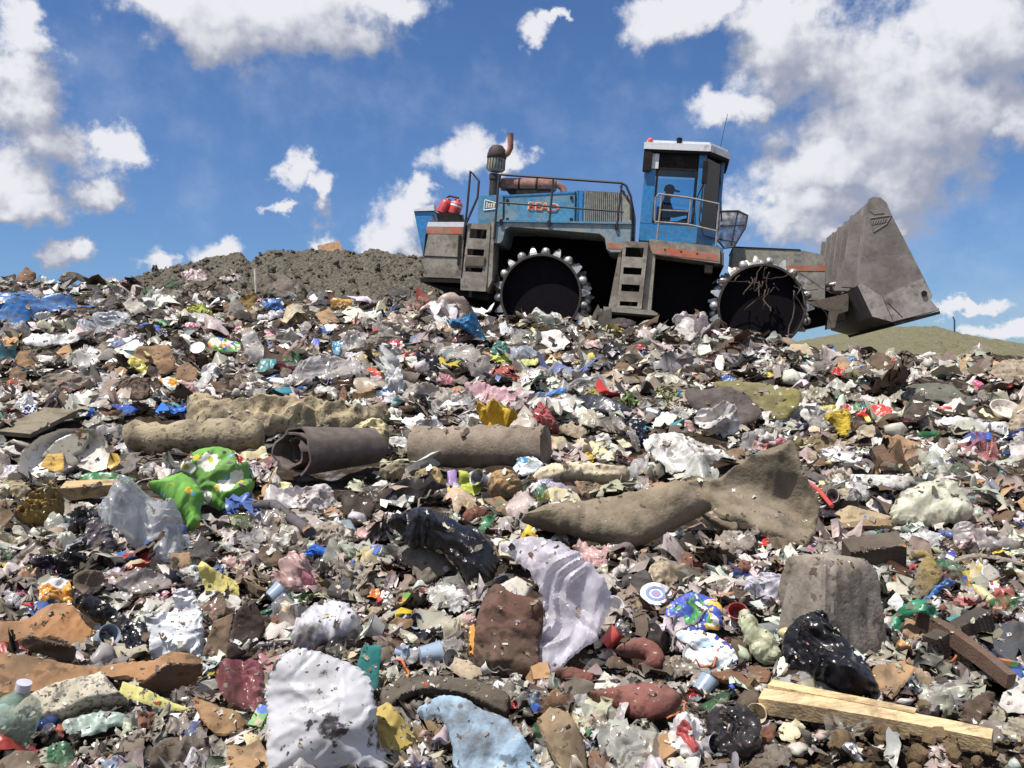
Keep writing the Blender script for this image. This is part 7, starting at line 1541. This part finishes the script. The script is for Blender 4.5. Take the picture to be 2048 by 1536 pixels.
def add_films(n, seed, med, gx, amp, tilt, cap=.6, single=0, **k):
    """squeezed film: rounded sheets with long creases"""
    r, px, py, X, Yv, Zv = scatter(n, seed, **k); n = len(X); S = np.clip(med * np.exp(.45 * r.randn(n)), 18, 130) / F * Yv; S = np.clip(S, .02, cap)
    a, b = np.meshgrid(np.linspace(-.5, .5, gx), np.linspace(-.5, .5, gx)); a = a.ravel(); b = b.ravel(); m = len(a)
    # square -> rounded, with a wandering outline
    ra = np.hypot(a, b) + 1e-9; mx_ = np.maximum(np.abs(a), np.abs(b)); sc_ = np.where(mx_ > 0, mx_ / ra, 1); th = np.arctan2(b, a)
    out = 1 + sum(r.uniform(.04, .17, (n, 1)) * np.sin(q * th[None] + r.uniform(0, 6.28, (n, 1))) for q in (2, 3, 5, 8)); asp = r.uniform(1, 1.9, (n, 1))
    lx = a[None] * (sc_ * .6 + .4)[None] * out; ly = b[None] * (sc_ * .6 + .4)[None] * out / asp; lz = np.zeros((n, m)); dom = r.uniform(0, 3.14, (n, 1))
    for q in range(16):
        t0 = dom + r.randn(n, 1) * .45; cx_ = r.uniform(-.4, .4, (n, 1)); cy_ = r.uniform(-.35, .35, (n, 1)); L_ = r.uniform(.12, .6, (n, 1)) if q < 8 else r.uniform(.06, .2, (n, 1)); W_ = L_ * r.uniform(.16, .4, (n, 1))
        s_ = (lx - cx_) * np.cos(t0) + (ly - cy_) * np.sin(t0); t_ = -(lx - cx_) * np.sin(t0) + (ly - cy_) * np.cos(t0)
        lz += np.exp(-(t_ / L_) ** 2) * np.maximum(1 - np.abs(s_) / W_, 0) * W_ * r.uniform(.2, 1, (n, 1)) * r.choice([1, 1, -1], (n, 1))
    lz += .07 * np.sin(lx * 7 + r.uniform(0, 6, (n, 1))) + .07 * np.sin(ly * 8 + r.uniform(0, 6, (n, 1))) + .16 * (1 - 4 * ra[None] ** 2) * r.rand(n, 1)
    u, v, w = frames(r, n, tilt); C = np.stack([X, Yv, Zv + S * r.uniform(0, .16, n)], 1); lx, ly, lz = lx * S[:, None], ly * S[:, None], lz * S[:, None] * amp
    V = C[:, None] + lx[..., None] * u[:, None] + ly[..., None] * v[:, None] + lz[..., None] * w[:, None]
    i = (np.arange(gx - 1)[:, None] * gx + np.arange(gx - 1)[None]).ravel(); Q = np.stack([i, i + 1, i + gx + 1, i + gx], 1)
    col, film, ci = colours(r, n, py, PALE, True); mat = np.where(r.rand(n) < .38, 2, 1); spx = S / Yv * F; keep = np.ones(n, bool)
    if med > 40:      # nothing large may lie across the things placed by hand
        hitp = sum(in_hero(px + ox * spx, py + oy * spx).astype(int) for ox, oy in ((-.4, 0), (.4, 0), (0, .25), (0, -.25), (.25, .15), (-.25, .15))); keep &= (hitp == 0) | (r.rand(n) < .10)
    order = np.argsort(-spx); done = 0
    for j in order:   # the largest become single things
        if done >= single: break
        if not keep[j] or not (10 < px[j] < 2038 and py[j] < 1525): continue
        adj = ['torn', 'creased', 'limp', 'wrinkled', 'loose', 'squashed', 'spread-out', 'folded-over']; o_ = r.permutation(len(adj)); lab = None
        for q in o_:
            lab = place_label(px[j], py[j], adj[q] + ' ' + PN[ci[j]], 'sheet of film')
            if lab: break
        if not lab: continue
        USED.add(lab); o = mk('plastic_film', V[j] - C[j], Q, mt['bag' if mat[j] == 1 else 'clear'], color=tuple(col[j]), smooth=True, sharp=35, loc=C[j]); tag(o, lab, 'plastic film', 'loose sheets of film in the rubbish'); keep[j] = False; done += 1
    V = V[keep]; n2 = len(V); Fq = (Q[None] + (np.arange(n2) * m)[:, None, None]).reshape(-1, 4)
    CH.append((V.reshape(-1, 3), Fq, np.repeat(col[keep], m, 0), np.repeat(mat[keep], len(Q))))


PN = ['pale grey', 'grey beige', 'grey brown', 'dark brown', 'white', 'black', 'tan', 'reddish brown', 'cream', 'pink', 'blue', 'green', 'yellow', 'turquoise', 'red', 'cool grey', 'greyish pink']
add_films(2600, 21, 60, 15, 1.5, .38, single=150, y0=600, y1=1250)
add_films(2600, 22, 34, 11, 1.7, .45)
add_films(900, 23, 78, 17, 1.4, .35, single=140, y0=850, y1=1700)
add_sheets(3000, 11, 60, 10, 1, .30, .40, curl=.15)
add_sheets(9000, 1, 40, 7, 1, .36, .5, curl=.15)
add_sheets(13000, 2, 23, 5, 1, .40, .6, curl=.10)
add_sheets(4500, 3, 58, 8, 4.5, .25, .5, curl=.2)
add_sheets(8000, 7, 28, 6, 7, .22, .7, curl=.15)
add_sheets(16000, 4, 10, 3, 1, .5, .8)
add_sheets(8000, 8, 15, 4, 1, .5, .8, y0=545, y1=800)
add_sheets(9000, 9, 30, 6, 14, .2, .8, curl=.2)
add_lumps(1500, 5, 22); add_lumps(4000, 6, 11)


def add_crumbs(seed):
    r = np.random.RandomState(seed); P = []; Nn = []
    for e in HOBJ:
        o, base = e if isinstance(e, tuple) else (e, None); me = o.data; nv = len(me.vertices); co = np.empty(nv * 3); me.vertices.foreach_get('co', co); co = co.reshape(-1, 3); no = np.empty(nv * 3); me.vertices.foreach_get('normal', no); no = no.reshape(-1, 3)
        if o.name.startswith(('timber', 'lath', 'pole', 'board', 'post')): continue
        W3 = co + (np.array(o.location) if base is None else np.array(base)); ok = np.where((no[:, 2] > .35) & (no[:, 1] < .3))[0]
        if len(ok) < 8: continue
        area = np.ptp(W3[:, 0]) * np.ptp(W3[:, 2]) / np.median(W3[:, 1]) ** 2 * F * F
        k = int(min(26, area / 620)); 
        if k: q = r.choice(ok, k); P.append(W3[q]); Nn.append(no[q])
    P = np.concatenate(P); w = np.concatenate(Nn); n = len(P); S = np.clip(5.6 * np.exp(.6 * r.randn(n)), 2.5, 22) / F * P[:, 1]
    a, b = [g_.ravel() for g_ in np.meshgrid(np.linspace(-.5, .5, 4), np.linspace(-.5, .5, 4))]; m = 16
    lx = S[:, None] * (a[None] + .1 * r.randn(n, m)); ly = S[:, None] * (b[None] + .1 * r.randn(n, m)) / r.uniform(1, 2.6, (n, 1)); lz = S[:, None] * (.12 * r.randn(n, m) + .1)
    t = r.uniform(0, 6.28, n); u = np.stack([np.cos(t), np.sin(t), 0 * t], 1) ; u -= w * (u * w).sum(1)[:, None]; u /= np.linalg.norm(u, axis=1)[:, None]; v = np.cross(w, u)
    V = P[:, None] + lx[..., None] * u[:, None] + ly[..., None] * v[:, None] + lz[..., None] * w[:, None]
    i = (np.arange(3)[:, None] * 4 + np.arange(3)[None]).ravel(); Q = np.stack([i, i + 1, i + 5, i + 4], 1); Fq = (Q[None] + (np.arange(n) * m)[:, None, None]).reshape(-1, 4)
    dk = PW * np.array([.5, .9, 2, 3.5, .4, 1] + [.8, .8, .5] + [.3] * (len(PW) - 9)); col, film = colours(r, n, P[:, 1] * 0, dk / dk.sum()); CH.append((V.reshape(-1, 3), Fq, np.repeat(col, m, 0), np.zeros(n * 9, int)))


add_crumbs(31)


def emit(name, chunks, mats):
    nv = 0; Vs = []; loops = []; starts = []; totals = []; cols = []; mi = []; ls = 0
    for V, Fq, C, Mi in chunks:
        k = Fq.shape[1]; Vs.append(V); loops.append((Fq + nv).ravel()); starts.append(ls + np.arange(len(Fq)) * k); totals.append(np.full(len(Fq), k)); ls += Fq.size; nv += len(V); cols.append(C); mi.append(Mi)
    Vs = np.concatenate(Vs).astype(np.float32); loops = np.concatenate(loops).astype(np.int32); starts = np.concatenate(starts).astype(np.int32); mi = np.concatenate(mi).astype(np.int32); cols = np.concatenate(cols)
    me = bpy.data.meshes.new(name); me.vertices.add(len(Vs)); me.vertices.foreach_set('co', Vs.ravel()); me.loops.add(len(loops)); me.loops.foreach_set('vertex_index', loops)
    me.polygons.add(len(starts)); me.polygons.foreach_set('loop_start', starts)
    for m in mats: me.materials.append(m)
    me.polygons.foreach_set('material_index', mi); me.update(calc_edges=True)
    at = me.color_attributes.new('Col', 'FLOAT_COLOR', 'POINT'); at.data.foreach_set('color', np.concatenate([cols, np.ones((len(cols), 1))], 1).astype(np.float32).ravel())
    o = bpy.data.objects.new(name, me); COL.objects.link(o); return o


lm = [M('litter_matte', 'attr', rough=.9, spec=.12, bump=('FBM', 45, .5, .006), dirt=(16, .55, .7, .55), var=.25), M('litter_film', 'attr', rough=.38, spec=.45, bump=(RIDGE, 26, .4, .008), dirt=(14, .55, .7, .5), var=.2, transl=.1),
      M('litter_clear', 'attr', rough=.22, spec=.6, bump=(RIDGE, 22, .5, .01), dirt=(12, .56, .7, .4), var=.2, alpha=.62, transl=.15)]
lo_ = emit('litter', CH, lm); tag(lo_, kind='stuff'); CH = None
